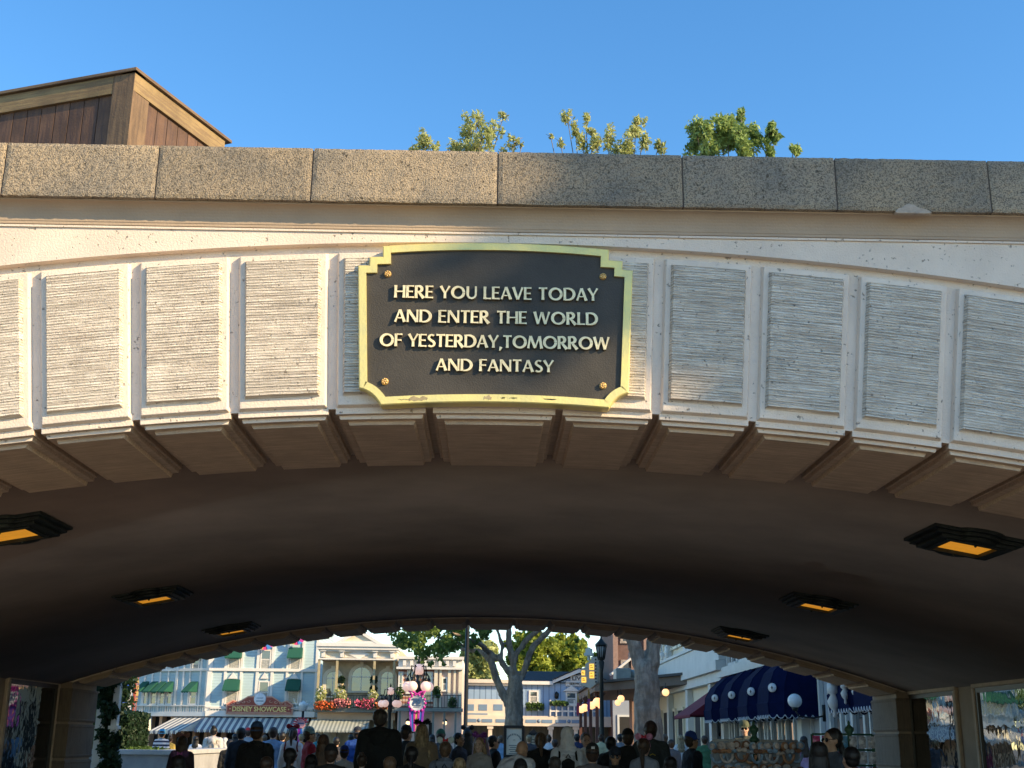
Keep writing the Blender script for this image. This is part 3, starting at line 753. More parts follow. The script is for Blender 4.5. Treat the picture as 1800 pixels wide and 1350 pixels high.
sapling('bushier young tree with dense green leaves at the right behind the coping', 11.6, 1290,
        [(1225, 235, 20, 0), (1222, 258, 20, .2), (1255, 228, 20, 0), (1278, 218, 20, 0), (1270, 250, 26, .2), (1300, 240, 24, 0), (1302, 205, 9, 0), (1304, 196, 6, 0), (1325, 245, 18, .1), (1352, 232, 14, 0), (1362, 240, 12, 0), (1350, 262, 15, 0), (1245, 268, 20, 0), (1310, 268, 24, 0), (1395, 262, 9, 0), (1402, 268, 7, 0)],
        0, leafmat('fresh_green_leaves', (.42, .52, .17), (.13, .22, .06), 3.0), 6500, .023, 9)
def big_tree(name, label, base, limbs, rads, blobs, lm, leaves, size, seed, droop=0, bark=None, group=None):
    """limbs: list of point lists in world space; crown: clumps in world space"""
    base = Vector(base); t = thing(name, label, 'tree', base, group=group)
    m = MB()
    for pts, rr in zip(limbs, rads): m.tube([tuple(Vector(p) - base) for p in pts], [q * .84 for q in rr], 14)
    me = m.mesh('trunk')
    o = link('trunk', me, bark or M_bark, t)
    md = o.modifiers.new('remesh', 'REMESH'); md.mode = 'VOXEL'; md.voxel_size = .045; md.use_smooth_shade = True
    md = o.modifiers.new('smooth', 'SMOOTH'); md.iterations = 6; md.factor = .5
    tx = bpy.data.textures.new('bark_lumps', 'CLOUDS'); tx.noise_scale = .25
    md = o.modifiers.new('lumps', 'DISPLACE'); md.texture = tx; md.strength = .10; md.texture_coords = 'LOCAL'
    if blobs:
        cen = [Vector(c) - base for c, r in blobs]; me = leafmesh('crown', cen, [r for c, r in blobs], leaves, size, seed, droop); link('crown', me, lm, t)
    return t
# tall tree off to the right behind the viewer: it shades the right half of the bridge front
r_ = random.Random(11)
bl = []
aim = Vector((4.0, 6.5, 4.1)) + sdir * 13.5
for k in range(46):
    a = r_.uniform(0, 2 * math.pi); rr = r_.uniform(0, 1.9); bl.append(((aim.x + rr * math.cos(a), aim.y + rr * math.sin(a), aim.z + r_.uniform(-2.6, 3.0)), r_.uniform(.5, .9)))
big_tree('shade_tree', 'tall dense street tree behind the viewer on the right that shades the bridge', (aim.x, aim.y, 0),
         [[(aim.x, aim.y, 0), (aim.x + .1, aim.y, 3), (aim.x, aim.y + .1, aim.z - 2)], [(aim.x, aim.y, aim.z - 3), (aim.x + 1.2, aim.y, aim.z)], [(aim.x, aim.y, aim.z - 3), (aim.x - 1.2, aim.y + .5, aim.z + .5)]],
         [[.3, .22, .12], [.12, .05], [.12, .05]], bl, M_leafB, 15000, .17, 21)
# central tree
Yt = 42
def L3(pts, Y=Yt): return [tuple(P(a, b, Y + (c[0] if c else 0))) for a, b, *c in pts]
tb = P(905, 1300, Yt); base = (tb.x, Yt, 0)
s = Yt / F
limbs = [[base, tuple(P(903, 1290, Yt)), tuple(P(904, 1250, Yt)), tuple(P(906, 1215, Yt)), tuple(P(905, 1190, Yt))],
         L3([(898, 1262), (893, 1240), (880, 1212), (868, 1180), (862, 1160), (850, 1147, 1), (830, 1143, 2), (805, 1138, 3), (770, 1146, 4)]),
         L3([(906, 1195), (893, 1180), (880, 1160), (858, 1146), (845, 1132, -1), (820, 1122, -2), (795, 1112, -3)]),
         L3([(905, 1195), (902, 1165), (896, 1140), (894, 1115), (896, 1090), (895, 1060)]),
         L3([(880, 1160), (883, 1135), (877, 1115), (868, 1095), (860, 1070)]),
         L3([(903, 1165), (910, 1145), (925, 1125), (945, 1108), (965, 1092), (985, 1070, 1)]),
         L3([(908, 1200), (918, 1190), (927, 1160), (938, 1135), (956, 1118), (968, 1106), (990, 1096), (1020, 1085, -1)]),
         L3([(830, 1143, 2), (800, 1128, 1), (760, 1118, 1), (720, 1110, 1)]),
         L3([(895, 1060), (890, 1000), (870, 960)]), L3([(985, 1070, 1), (1010, 1020, 1)])]
rads = [[s * 24, s * 20, s * 18, s * 16, s * 13], [s * 8, s * 8, s * 8, s * 8, s * 8, s * 6, s * 5.5, s * 4.5, s * 2.5], [s * 7, s * 7, s * 6.5, s * 5.5, s * 5, s * 4, s * 2.5],
        [s * 7, s * 6.5, s * 7, s * 6.5, s * 6, s * 5], [s * 5, s * 4, s * 3.5, s * 3.5, s * 3], [s * 6, s * 6, s * 6, s * 5.5, s * 5, s * 4], [s * 7, s * 7, s * 7, s * 6.5, s * 6.5, s * 6, s * 6, s * 4],
        [s * 4, s * 3.5, s * 3, s * 2], [s * 5, s * 4, s * 2], [s * 4, s * 2]]
bl = []
r_ = random.Random(5)
for (a, b, r, n_) in ((700, 1118, 16, 3), (715, 1135, 12, 2), (735, 1128, 18, 4), (745, 1150, 13, 3), (770, 1140, 17, 4), (790, 1125, 18, 4), (815, 1112, 16, 4), (830, 1125, 12, 3), (850, 1108, 14, 3), (760, 1105, 16, 4), (690, 1100, 16, 3), (730, 1095, 20, 4), (800, 1095, 20, 4),
                   (760, 1165, 7, 1), (733, 1165, 6, 1), (990, 1108, 9, 1), (1014, 1125, 5, 1), (1015, 1140, 4, 1), (1017, 1152, 3, 1), (1033, 1120, 4, 1), (780, 1168, 5, 1), (840, 1150, 6, 1)):
    for k in range(n_):
        c = P(a + r_.uniform(-.5, .5) * r, b + r_.uniform(-.5, .5) * r, Yt + r_.uniform(-2.5, 2.5)); bl.append((tuple(c), r * s * r_.uniform(.6, 1.0)))
for k in range(60):    # the crown that carries on above the passage roof
    c = P(r_.uniform(640, 1130), r_.uniform(900, 1070), Yt + r_.uniform(-4, 4)); bl.append((tuple(c), r_.uniform(.5, .9)))
big_tree('spreading_tree', 'spreading tree with smooth grey forked limbs in front of the blue building', base, limbs, rads, bl, leafmat('light_green_leaves', (.26, .36, .09), (.07, .13, .035), 1.2), 30000, .10, 31, droop=.6)
# thick trunk on the right
Y2 = 28; s = Y2 / F; tb = P(1140, 1300, Y2)
big_tree('thick_trunk_tree', 'tree whose thick grey forked trunk fills the gap left of the cream building', (tb.x, Y2, 0),
         [[(tb.x, Y2, 0), tuple(P(1141, 1290, Y2)), tuple(P(1137, 1240, Y2)), tuple(P(1137, 1200, Y2)), tuple(P(1132, 1165, Y2))],
          L3([(1134, 1205), (1122, 1160), (1112, 1125), (1098, 1095), (1080, 1050)], Y2), L3([(1140, 1205), (1147, 1165), (1150, 1125), (1152, 1085), (1165, 1030)], Y2)],
         [[s * 36, s * 30, s * 27, s * 26, s * 20], [s * 15, s * 14, s * 14, s * 13, s * 10], [s * 16, s * 15, s * 15, s * 14, s * 10]],
         [((tb.x + r_.uniform(-2.5, 3.5), Y2 + r_.uniform(-3, 3), r_.uniform(7.0, 10)), r_.uniform(.6, .9)) for k in range(30)], M_leafB, 5000, .16, 41)
# yellow-green trees beyond the blue building
specs = [(845, 1150, 34, 'rounded olive green tree behind the flat-roofed wing of the blue building'), (930, 1142, 44, 'tall yellow-green tree behind the forked grey trunk'),
         (1000, 1150, 42, 'broad yellow-green tree over the dark roof left of the marquee'), (1068, 1158, 26, 'yellow-green tree seen on both sides of the lantern')]
for i, (a, b, r, lab) in enumerate(specs):
    Y = 125 + 4 * i; s = Y / F; c = P(a, b, Y); bl = []
    for k in range(40):
        v = Vector((r_.gauss(0, 1), r_.gauss(0, 1), r_.gauss(0, 1))).normalized() * r_.uniform(.55, .95)
        q = c + Vector((v.x * r * s, v.y * r * s, v.z * r * s * .8)); bl.append((tuple(q), r_.uniform(.16, .26) * r * s))
    bl.append((tuple(c), r * s * .7))
    for k in range(14): bl.append(((c.x + r_.uniform(-.7, .7) * r * s, c.y + r_.uniform(-.5, .5) * r * s, max(2.2, c.z - r * s * r_.uniform(.7, 1.5))), r * s * .3))
    t = thing('background_tree', lab, 'tree', (c.x, Y, 0), group='yellow-green trees beyond the roofs')
    m = MB(); m.tube([(0, 0, 0), (0, 0, c.z * .5), (.1, 0, c.z)], [.4, .3, .1], 8); m.build('trunk', M_twig, t)
    link('crown', leafmesh('crown', [Vector(q) - Vector((c.x, Y, 0)) for q, _ in bl], [x for _, x in bl], 9000, .34, 60 + i), M_leafC if i != 0 else M_leafA, t)
# ================================================================ the square and its buildings
def paint(n, c, **k): return mat(n, c, k.pop('rough', .6), k.pop('var', .06), k.pop('scale', 1.5), **k)
M_white = paint('white_trim', (.74, .70, .64)); M_cream = paint('cream_paint', (.70, .62, .47)); M_glassw = glassmat('shop_glass', (.16, .18, .19), .6, .001, 1.2)
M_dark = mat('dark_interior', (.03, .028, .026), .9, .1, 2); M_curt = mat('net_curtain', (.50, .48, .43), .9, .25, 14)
def siding(name, c, step=.2):
    m = mat(name, c, .65, .05, 1.0); nt = m.node_tree; N = nt.nodes; L = nt.links
    tc = N.new('ShaderNodeTexCoord'); sx = N.new('ShaderNodeSeparateXYZ'); L.new(tc.outputs['Object'], sx.inputs[0])
    dv = N.new('ShaderNodeMath'); dv.operation = 'DIVIDE'; dv.inputs[1].default_value = step; L.new(sx.outputs[2], dv.inputs[0])
    fr = N.new('ShaderNodeMath'); fr.operation = 'FRACT'; L.new(dv.outputs[0], fr.inputs[0])
    bp = N.new('ShaderNodeBump'); bp.inputs['Distance'].default_value = .05; bp.invert = True; L.new(fr.outputs[0], bp.inputs['Height'])
    L.new(bp.outputs[0], N['Principled BSDF'].inputs['Normal']); return m
M_mint = siding('pale_blue_clapboard', (.40, .52, .54)); M_green = paint('green_awning_cloth', (.008, .085, .052), rough=.9)
M_strip = mat('striped_awning_cloth', (.72, .68, .58), .9, .05, 3, stripes=(0, .21, (.16, .17, .20)))
M_stripn = mat('narrow_striped_awning_cloth', (.42, .44, .38), .9, .05, 3, stripes=(0, .12, (.20, .22, .20)))
M_iron = mat('black_ironwork', (.012, .014, .014), .45, .1, 10, metal=.3)
def window(parent, x0, z0, x1, z1, y=0.0, fr=.09, fm=None, bars=(1,), curtain=True, glass=None):
    """a window proud of a wall whose face is at local y"""
    fm = fm or M_white
    m = MB(); m.box(x0, y - .07, z0, x0 + fr, y + .02, z1).box(x1 - fr, y - .07, z0, x1, y + .02, z1).box(x0 + fr, y - .068, z1 - fr, x1 - fr, y + .02, z1).box(x0 - .04, y - .11, z0 - .05, x1 + .04, y + .02, z0 + fr * .6)
    for b in bars:
        z = z0 + (z1 - z0) * b / (len(bars) + 1); m.box(x0 + fr, y - .055, z - .025, x1 - fr, y + .01, z + .025)
    o = m.build('window', fm, parent)
    m = MB(); m.box(x0 + fr * .8, y - .03, z0 + .02, x1 - fr * .8, y - .01, z1 - .02); m.build('pane', glass or M_glassw, o)
    if curtain:
        m = MB(); w = (x1 - x0 - 2 * fr); zc = z0 + (z1 - z0) * .55
        for k in range(9):
            a = x0 + fr + w * k / 9; m.box(a, y - .040 - .006 * (k % 2), z0 + fr, a + w / 9 * .8, y - .034, zc)
        m.build('curtain', M_curt, o)
    return o
def slope_awning(parent, x0, x1, zt, zb, y, out, m_, drop=.12, name='awning', sides=True):
    t = .02; m = MB()
    m.prismx([(y, zt), (y - out, zb), (y - out, zb - t), (y, zt - t)], x0, x1)
    if sides:
        for xx in (x0, x1 - .01): m.prismx([(y, zt - t), (y - out, zb - t), (y, zb - t)], xx, xx + .01)
    n = max(3, int((x1 - x0) / .16)); w = (x1 - x0) / n
    for k in range(n):
        a = x0 + k * w; m.prism([(a, zb - t), (a + .02, zb - drop * .7), (a + w * .5, zb - drop), (a + w - .02, zb - drop * .7), (a + w, zb - t)], y - out - .004, y - out + .012)
    return m.build(name, m_, parent)
def balusters(parent, x0, x1, z0, z1, y, m_, step=.16, name='balustrade', w=.03, rail=.06):
    m = MB(); m.box(x0, y - .04, z1 - rail, x1, y + .04, z1).box(x0, y - .04, z0, x1, y + .04, z0 + rail)
    n = int((x1 - x0) / step)
    for k in range(n + 1):
        a = x0 + (x1 - x0) * k / n; m.box(a - w / 2, y - .015, z0 + rail, a + w / 2, y + .015, z1 - rail)
    return m.build(name, m_, parent)
def frame_at(px, Y, name, label, cat, rotz=0, group=None):
    p = P(px, 1280, Y); t = thing(name, label, cat, (p.x, Y, 0), rotz, group)
    return t, p.x
# ---------- pale blue clapboard shop
YA = 88; xa = P(365, 1250, YA).x
ba = thing('clapboard_shop', 'three-storey pale blue clapboard shop with green window awnings and grey striped shop awnings', 'building', (xa, YA, 0))
def A(px, py, Y=YA, ox=None): p = P(px, py, Y); return p.x - (xa if ox is None else ox), p.z
XR = A(557, 1200)[0]; top = A(460, 1068)[1]; zband0 = A(460, 1260)[1]; zband1 = A(460, 1253)[1]
m = MB(); m.box(0, 0, zband0, XR, 9, top); m.build('wall', M_mint, ba)
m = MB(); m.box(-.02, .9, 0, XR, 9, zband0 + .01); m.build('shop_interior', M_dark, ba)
zb2 = A(460, 1178)[1]
m = MB()
for a, b in ((364, 372), (393, 397.5), (421, 425.5), (449, 454), (475, 480), (502, 506), (528, 532), (553, 557)): m.box(A(a, 1200)[0], -.09, zband1, A(b, 1200)[0], .02, top)
m.build('corner_boards', M_white, ba)
m = MB(); m.box(-.1, -.16, zb2 - .08, XR, .02, zb2 + .12).box(-.1, -.26, zband0, XR, .02, zband1 + .1).box(-.1, -.16, A(0, 1238)[1] - .06, XR, .02, A(0, 1238)[1] + .03); m.build('belt_courses', M_white, ba)
zc1 = A(460, 1120)[1]
for (a, b) in ((398, 420), (455, 474), (507, 527)):
    x0 = A(a, 1200)[0]; x1 = A(b, 1200)[0]
    window(ba, x0, A(a, 1177)[1], x1, A(a, 1142)[1], -.02); window(ba, x0, A(a, 1237)[1], x1, A(a, 1197)[1], -.02)
    window(ba, x0, A(a, 1118)[1], x1, A(a, 1085)[1], -.02)
    if a != 455:
        slope_awning(ba, x0 - .1, x1 + .1, A(a, 1138)[1], A(a, 1156)[1], -.08, .75, M_green)
        slope_awning(ba, x0 - .1, x1 + .1, A(a, 1194)[1], A(a, 1213)[1], -.08, .75, M_green)
    xm = (x0 + x1) / 2; z = A(a, 1193)[1]; w = (x1 - x0) * .36
    m = MB(); m.prism([(xm - w, z), (xm + w, z), (xm, z + .42)], -.13, .0); m.build('small_pediment', M_white, ba)
balusters(ba, .2, XR - .1, zband1 + .05, A(0, 1240)[1], -.2, M_white, .2)
slope_awning(ba, A(357, 0)[0] if False else -.3, XR - .4, A(460, 1262)[1], A(460, 1284)[1], -.1, 2.2, M_strip, .2)
m = MB()
for k in range(9): a = .1 + (XR - .4) * k / 8; m.box(a, .3, 0, a + .35, .8, zband0 + .02)
m.build('shop_posts', paint('peach_shopfront', (.50, .32, .20)), ba)
# oblique left wing, its front turned to the left
ang = R(24)
wing = MB
def LW(px, py):              # point on the wing's front plane, in wing-local x and z
    d = ray(px, py); u = Vector((math.cos(ang), -math.sin(ang))); nrm = Vector((-math.sin(ang), -math.cos(ang)))
    t = (nrm.x * xa + nrm.y * YA) / (nrm.x * d.x + nrm.y * d.y); p = Vector((d.x * t, d.y * t)); return (p - Vector((xa, YA))).dot(u), EYE + d.z * t
bw = thing('clapboard_corner_shop', 'angled left corner wing of pale blue clapboard with four green awnings in a row', 'building', (xa, YA, 0), -ang)
XL = LW(241, 1230)[0]; zb0 = LW(300, 1259)[1]; zb1 = LW(300, 1254)[1]; zt_ = top
m = MB(); m.box(XL, 0, zb0, -.05, 7, zt_); m.build('wall', M_mint, bw)
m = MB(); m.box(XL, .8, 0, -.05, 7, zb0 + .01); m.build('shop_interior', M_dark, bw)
m = MB()
for a, b in ((241, 243.5), (254, 256.5), (267, 269), (281, 283), (295, 297), (309, 313), (321, 324), (333, 335), (351, 354), (362, 365)): m.box(LW(a, 1200)[0], -.09, zb1, LW(b, 1200)[0], .02, zt_)
m.build('corner_boards', M_white, bw)
m = MB(); m.box(XL - .1, -.26, zb0, -.05, .02, zb1 + .1).box(XL, -.16, LW(300, 1178)[1] - .08, -.05, .02, LW(300, 1178)[1] + .1).box(XL, -.15, LW(300, 1240)[1] - .05, -.05, .02, LW(300, 1240)[1] + .03); m.build('belt_courses', M_white, bw)
for a, b in ((252, 263), (268, 279), (283, 293), (296, 306), (336, 349)):
    x0, x1 = LW(a, 1200)[0], LW(b, 1200)[0]
    window(bw, x0, LW(a, 1238)[1], x1, LW(a, 1212)[1], -.02, curtain=False); window(bw, x0, LW(a, 1178)[1], x1, LW(a, 1158)[1], -.02)
    slope_awning(bw, x0 + .02, x1 + .02, LW(a, 1198)[1], LW(a, 1216)[1], -.08, 1.0, M_green)
    if a == 336: slope_awning(bw, x0 - .1, x1 + .1, LW(a, 1146)[1], LW(a, 1158)[1], -.08, 1.0, M_green)
balusters(bw, XL + .1, -.1, zb1 + .05, LW(300, 1240)[1], -.2, M_white, .2)
slope_awning(bw, LW(322, 0)[0] if False else LW(310, 1250)[0], -.1, LW(340, 1261)[1], LW(340, 1285)[1], -.1, 2.6, M_strip, .25)
slope_awning(bw, XL - .6, LW(270, 1250)[0], LW(250, 1261)[1], LW(250, 1284)[1], -.1, 1.2, M_strip, .2)
m = MB()
for k in range(7): a = XL + (-.3 - XL) * k / 6; m.box(a, .2, 0, a + .25, .7, zb0 + .02)
m.build('shop_posts', MATS['peach_shopfront'], bw)
# hanging shop sign
sg = thing('shop_sign', 'red and cream scrolled shop sign with gold lettering over the striped awning', 'shop sign', (xa, YA - .45, 0))
def S_(px, py): p = P(px, py, YA - .45); return p.x - xa, p.z
x0, z0 = S_(399, 1253); x1, z1 = S_(513, 1240); M_sred = mat('sign_red', (.34, .06, .035), .5, .15, 3); M_gold = mat('gold_leaf_letters', (.80, .60, .22), .4, .1, 6, metal=.2)
M_pink = mat('sign_scroll_pink', (.62, .32, .22), .5, .1, 4)
xm = (x0 + x1) / 2; zt1 = S_(456, 1226)[1]
def crest(g): return [(x0 - g, z0 - g), (x1 + g, z0 - g), (x1 + g, z1 + g), (x1 - .35, z1 + .25 + g), (x1 - .75, z1 + .12 + g), (x1 - 1.4, z1 + .52 + g), (xm, zt1 + g), (x0 + 1.4, z1 + .52 + g), (x0 + .75, z1 + .12 + g), (x0 + .35, z1 + .25 + g), (x0 - g, z1 + g)]
m = MB(); m.prism(crest(0), -.03, .10); m.build('board', M_sred, sg)
m = MB(); m.prism(crest(.09), .0, .12); m.box(x0 + .05, -.05, z0 + .02, x1 - .05, -.02, z0 + .07).box(x0 + .05, -.05, z1 - .06, x1 - .05, -.02, z1 - .02); m.build('edge', M_pink, sg)
m = MB()
for sgn in (-1, 1):
    for k in range(4):
        c_ = (xm + sgn * (.75 + .36 * k), z1 + .26 - .05 * k); pts = [(c_[0] + sgn * .02 * i * math.cos(i * .75), -.05, c_[1] + .02 * i * math.sin(i * .75) * .7) for i in range(1, 9)]
        m.tube(pts, .028, 6)
m.build('scrollwork', M_pink, sg)
text('lettering', 'DISNEY SHOWCASE', M_gold, sg, (xm, -.045, (z0 + z1) / 2), (x1 - x0) * .84, (z1 - z0) * .62, bold=.02, ext=.02)
m = MB(); 
for xx in (x0 + .2, x1 - .2): m.ball((xx, -.04, (z0 + z1) / 2), (.05, .03, .05), 8, 6)
m.build('dots', M_gold, sg)
m = MB(); zc_ = S_(456, 1229)[1]; m.M = Matrix.Translation((xm, -.06, zc_)) @ Matrix.Rotation(math.pi / 2, 4, 'X'); m.lathe([(.42, -.04), (.42, .03), (.37, .05), (.001, .052)], n=20)
o = m.build('round_emblem', mat('emblem_white', (.75, .76, .78), .4), sg)
m = MB(); m.M = Matrix.Translation((xm, -.115, zc_)); m.box(-.26, 0, -.16, .26, .01, -.10).box(-.22, 0, .05, .22, .01, .09); m.cur = 0; m.build('emblem_print', mat('emblem_teal', (.06, .20, .28), .5), sg)
m = MB(); m.box(x0 + .5, .1, z0 + .3, x0 + .6, .36, z0 + .4).box(x1 - .6, .1, z0 + .3, x1 - .5, .36, z0 + .4); m.build('bracket', M_iron, sg)
# festive bunting near the roof
for (a, b, w, lab) in ((466, 1138, 14, 'pink and yellow fan bunting tied under the roof of the clapboard shop'), (521, 1131, 12, 'pink, yellow and blue bow bunting at the right end of the clapboard shop')):
    c = P(a, b, YA - .5); t = thing('fan_bunting', lab, 'bunting', (c.x, YA - .5, c.z))
    cols = [(.75, .05, .22), (.85, .55, .04), (.75, .05, .22), (.06, .25, .60), (.62, .04, .30)]
    for k in range(5):
        m = MB(); a0 = math.pi + k * math.pi / 5; a1 = a0 + math.pi / 5; r0, r1 = .08, w * YA / F
        pts = [(r0 * math.cos(a0), r0 * math.sin(a0)), (r1 * math.cos(a0), r1 * .8 * math.sin(a0)), (r1 * 1.06 * math.cos((a0 + a1) / 2), r1 * .84 * math.sin((a0 + a1) / 2)), (r1 * math.cos(a1), r1 * .8 * math.sin(a1)), (r0 * math.cos(a1), r0 * math.sin(a1))]
        m.prism([(x, z + .3) for x, z in pts], -.03 * (k % 2), .02 - .03 * (k % 2) + .03); m.build('fold', mat('bunting_%d' % k, cols[k], .8, .1, 4), t)
# vertical sign on the far left
vs_ = thing('vertical_sign', 'tall white street sign with dark letters reading downward beside a red strip', 'sign', (P(224, 1250, 60).x, 60, 0))
x0, x1 = P(217, 1250, 60).x - vs_.location.x, P(231, 1250, 60).x - vs_.location.x; zt1 = P(224, 1176, 60).z; zb1_ = P(224, 1249, 60).z
m = MB(); m.box(x0, 0, zb1_, x1, .12, zt1 + .5); m.build('board', M_white, vs_)
m = MB(); m.box(x1 + .01, -.03, zb1_, x1 + .10, .12, zt1 + .5); m.build('strip', M_sred, vs_)
m = MB(); m.box(-.06, .12, 0, .06, .24, zb1_ + 1); m.build('post', M_iron, vs_)
M_ink = mat('sign_ink', (.03, .03, .035), .6)
for ch, yy in (('S', 1184), ('T', 1193), ('R', 1202), ('E', 1211), ('E', 1219), ('T', 1227)): text('letter', ch, M_ink, vs_, (0, -.012, P(224, yy, 60).z), .16, .17, bold=.02, ext=.012)
m = MB(); x2 = P(236, 1250, 60.5).x - vs_.location.x; m.box(x1 + .12, .25, zb1_ - 1.5, x2 + .1, .35, zt1 + .2); m.build('panel', mat('red_brown_panel', (.35, .12, .07), .7), vs_)
for i, ch in enumerate('MAGIC'): text('letter', ch, M_gold, vs_, ((x1 + x2) / 2 + .12, .24, P(236, 1186 + i * 11, 60).z), .13, .2, bold=.03, ext=.012)
fl = thing('hanging_banner', 'blue and red cloth banner drooping from a pole beside the vertical street sign', 'banner', (P(212, 1250, 55).x, 55, 0))
m = MB(); m.tube([(0, .1, 0), (0, .1, P(212, 1170, 55).z)], .05, 8); m.build('pole', M_iron, fl)
zt1 = P(212, 1195, 55).z; zb_ = P(212, 1247, 55).z
m = MB(); m.prism([(.02, zb_), (.22, zb_ + .1), (.34, zt1), (.1, zt1)], -.01, .02); m.build('blue_cloth', mat('banner_blue', (.03, .10, .45), .7), fl)
m = MB()
for k in range(9): m.ball((-.35 + .11 * k, -.05, zt1 + .25 + .12 * math.sin(k * 1.3)), (.09, .05, .09), 8, 6)
m.build('red_swag', mat('banner_red', (.60, .06, .08), .7), fl)

# ---------- cream pediment building
YB_ = 80; xb = P(557, 1250, YB_).x; bb = thing('pediment_building', 'cream two-storey building with a triangular pediment and a shaded upper porch of arched windows', 'building', (xb, YB_, 0))
def B(px, py): p = P(px, py, YB_); return p.x - xb, p.z
M_stone = mat('buff_stone', (.52, .42, .28), .8, .2, 2.0); XB = B(696, 1200)[0]
ztop = B(626, 1134)[1]; zfr = B(626, 1160)[1]; zslab = B(626, 1246)[1]
m = MB(); m.box(0, 1.6, 0, XB, 10, ztop - .05); m.build('wall', M_stone, bb)
m = MB(); m.box(0, .05, zfr, XB, 1.6, ztop - .3); m.build('frieze', M_cream, bb)
m = MB(); m.box(-.15, -.35, ztop - .3, XB + .15, 1.7, ztop - .12).box(-.05, -.18, ztop - .42, XB + .05, 1.6, ztop - .302).box(-.22, -.45, ztop - .118, XB + .22, 1.7, ztop + .08)
m.box(-.05, -.12, zfr, XB + .05, .048, zfr + .10); m.build('cornice', M_white, bb)
m = MB(); xc, _ = B(631, 1130); hw = (B(664, 1136)[0] - B(600, 1136)[0]) / 2 + .25; za = B(631, 1112)[1]; z0 = ztop + .085
for (w0, h0, y0, y1) in ((hw, za - z0, -.25, 1.5),):
    m.prism([(xc - w0, z0), (xc + w0, z0), (xc, z0 + h0)], y0, y1)
m.build('pediment', M_cream, bb)
m = MB(); t_ = .17; h0 = za - z0
m.prism([(xc - hw - .15, z0), (xc - hw + .25, z0), (xc, z0 + h0 - .05), (xc, z0 + h0 + .2)], -.42, -.24); m.prism([(xc + hw + .15, z0), (xc, z0 + h0 + .2), (xc, z0 + h0 - .05), (xc + hw - .25, z0)], -.42, -.24)
m.box(xc - hw + .2, -.40, z0 + .002, xc + hw - .2, -.252, z0 + .15); m.build('raking_cornice', M_white, bb)
m = MB()
for a in (569, 602, 660, 690):
    x = B(a, 1150)[0]; m.box(x - .18, -.3, zfr + .55, x + .18, .04, ztop - .43).box(x - .12, -.18, zfr + .15, x + .12, .045, zfr + .548)
m.build('brackets', M_white, bb)
m = MB()
for a, b in ((574, 597), (607, 655), (664, 687)):
    x0, z1 = B(a, 1144); x1, z0_ = B(b, 1156); w = .05
    m.box(x0, .0, z0_, x1, .048, z0_ + w).box(x0, .0, z1 - w, x1, .048, z1).box(x0, .001, z0_ + w, x0 + w, .048, z1 - w).box(x1 - w, .001, z0_ + w, x1, .048, z1 - w)
x, z = B(631, 1150); m.prism([(x - .7, z), (x, z - .3), (x + .7, z), (x, z + .3)], -.03, .046); m.build('frieze_panels', M_white, bb)
# three arches
def arch(px, py_spring, half, py_bot, ri_mat, gl=M_glassw, ring_=.22):
    x, zs = B(px, py_spring); zb__ = B(px, py_bot)[1]; m = MB(); n = 14
    po = [(x + half * math.cos(R(180 * i / n)), zs + half * math.sin(R(180 * i / n))) for i in range(n + 1)]
    pq = [(x + (half + ring_) * math.cos(R(180 * i / n)), zs + (half + ring_) * math.sin(R(180 * i / n))) for i in range(n + 1)]
    for i in range(n): m.prism([po[i], pq[i], pq[i + 1], po[i + 1]], 1.46, 1.62)
    m.box(x - half - ring_, 1.46, zb__, x - half, 1.62, zs).box(x + half, 1.46, zb__, x + half + ring_, 1.62, zs).box(x - half - ring_, 1.40, zb__ - .12, x + half + ring_, 1.6, zb__ - .001)
    m.box(x - .12, 1.36, zs + half + .02, x + .12, 1.455, zs + half + ring_ + .14)
    o = m.build('arched_window', ri_mat, bb)
    g_ = MB(); g_.prism([(x - half, zb__)] + [(x + half, zb__)] + po, 1.53, 1.58); g_.build('pane', gl, o)
    g_ = MB(); g_.box(x - .025, 1.50, zb__, x + .025, 1.528, zs + half * .95).box(x - half, 1.50, zs - .03, x + half, 1.528, zs + .03); g_.build('muntin', M_white, o)
arch(631, 1188, .62, 1213, M_cream); arch(580, 1190, .42, 1222, M_cream); arch(678, 1190, .42, 1222, M_cream)
m = MB()
for a in (559, 591, 657, 692):
    x = B(a, 1200)[0]; m.box(x - .07, -.05, zslab, x + .07, .10, zfr)
m.build('porch_posts', mat('olive_gold_posts', (.42, .35, .20), .6), bb)
balusters(bb, .1, XB - .1, zslab + .05, B(626, 1222)[1], -.02, M_iron, .18, 'railing', .03, .05)
m = MB(); m.box(-.2, -.5, zslab - .22, XB + .1, 1.59, zslab); m.build('balcony_floor', mat('grey_green_paint', (.20, .21, .18), .6), bb)
zaw = B(600, 1265)[1]
m = MB(); m.box(0, .3, zaw, XB, 1.59, zslab - .222); m.build('lower_wall', paint('peach_wall', (.62, .44, .30)), bb)
m = MB()
for k in range(6): a = .1 + (XB - .5) * k / 5; m.box(a, .1, 0, a + .3, .6, zaw - .002)
m.build('lower_pillars', M_stone, bb)
slope_awning(bb, -.35, B(650, 1250)[0], zaw, B(600, 1284)[1], .2, 1.8, M_stripn, .15)
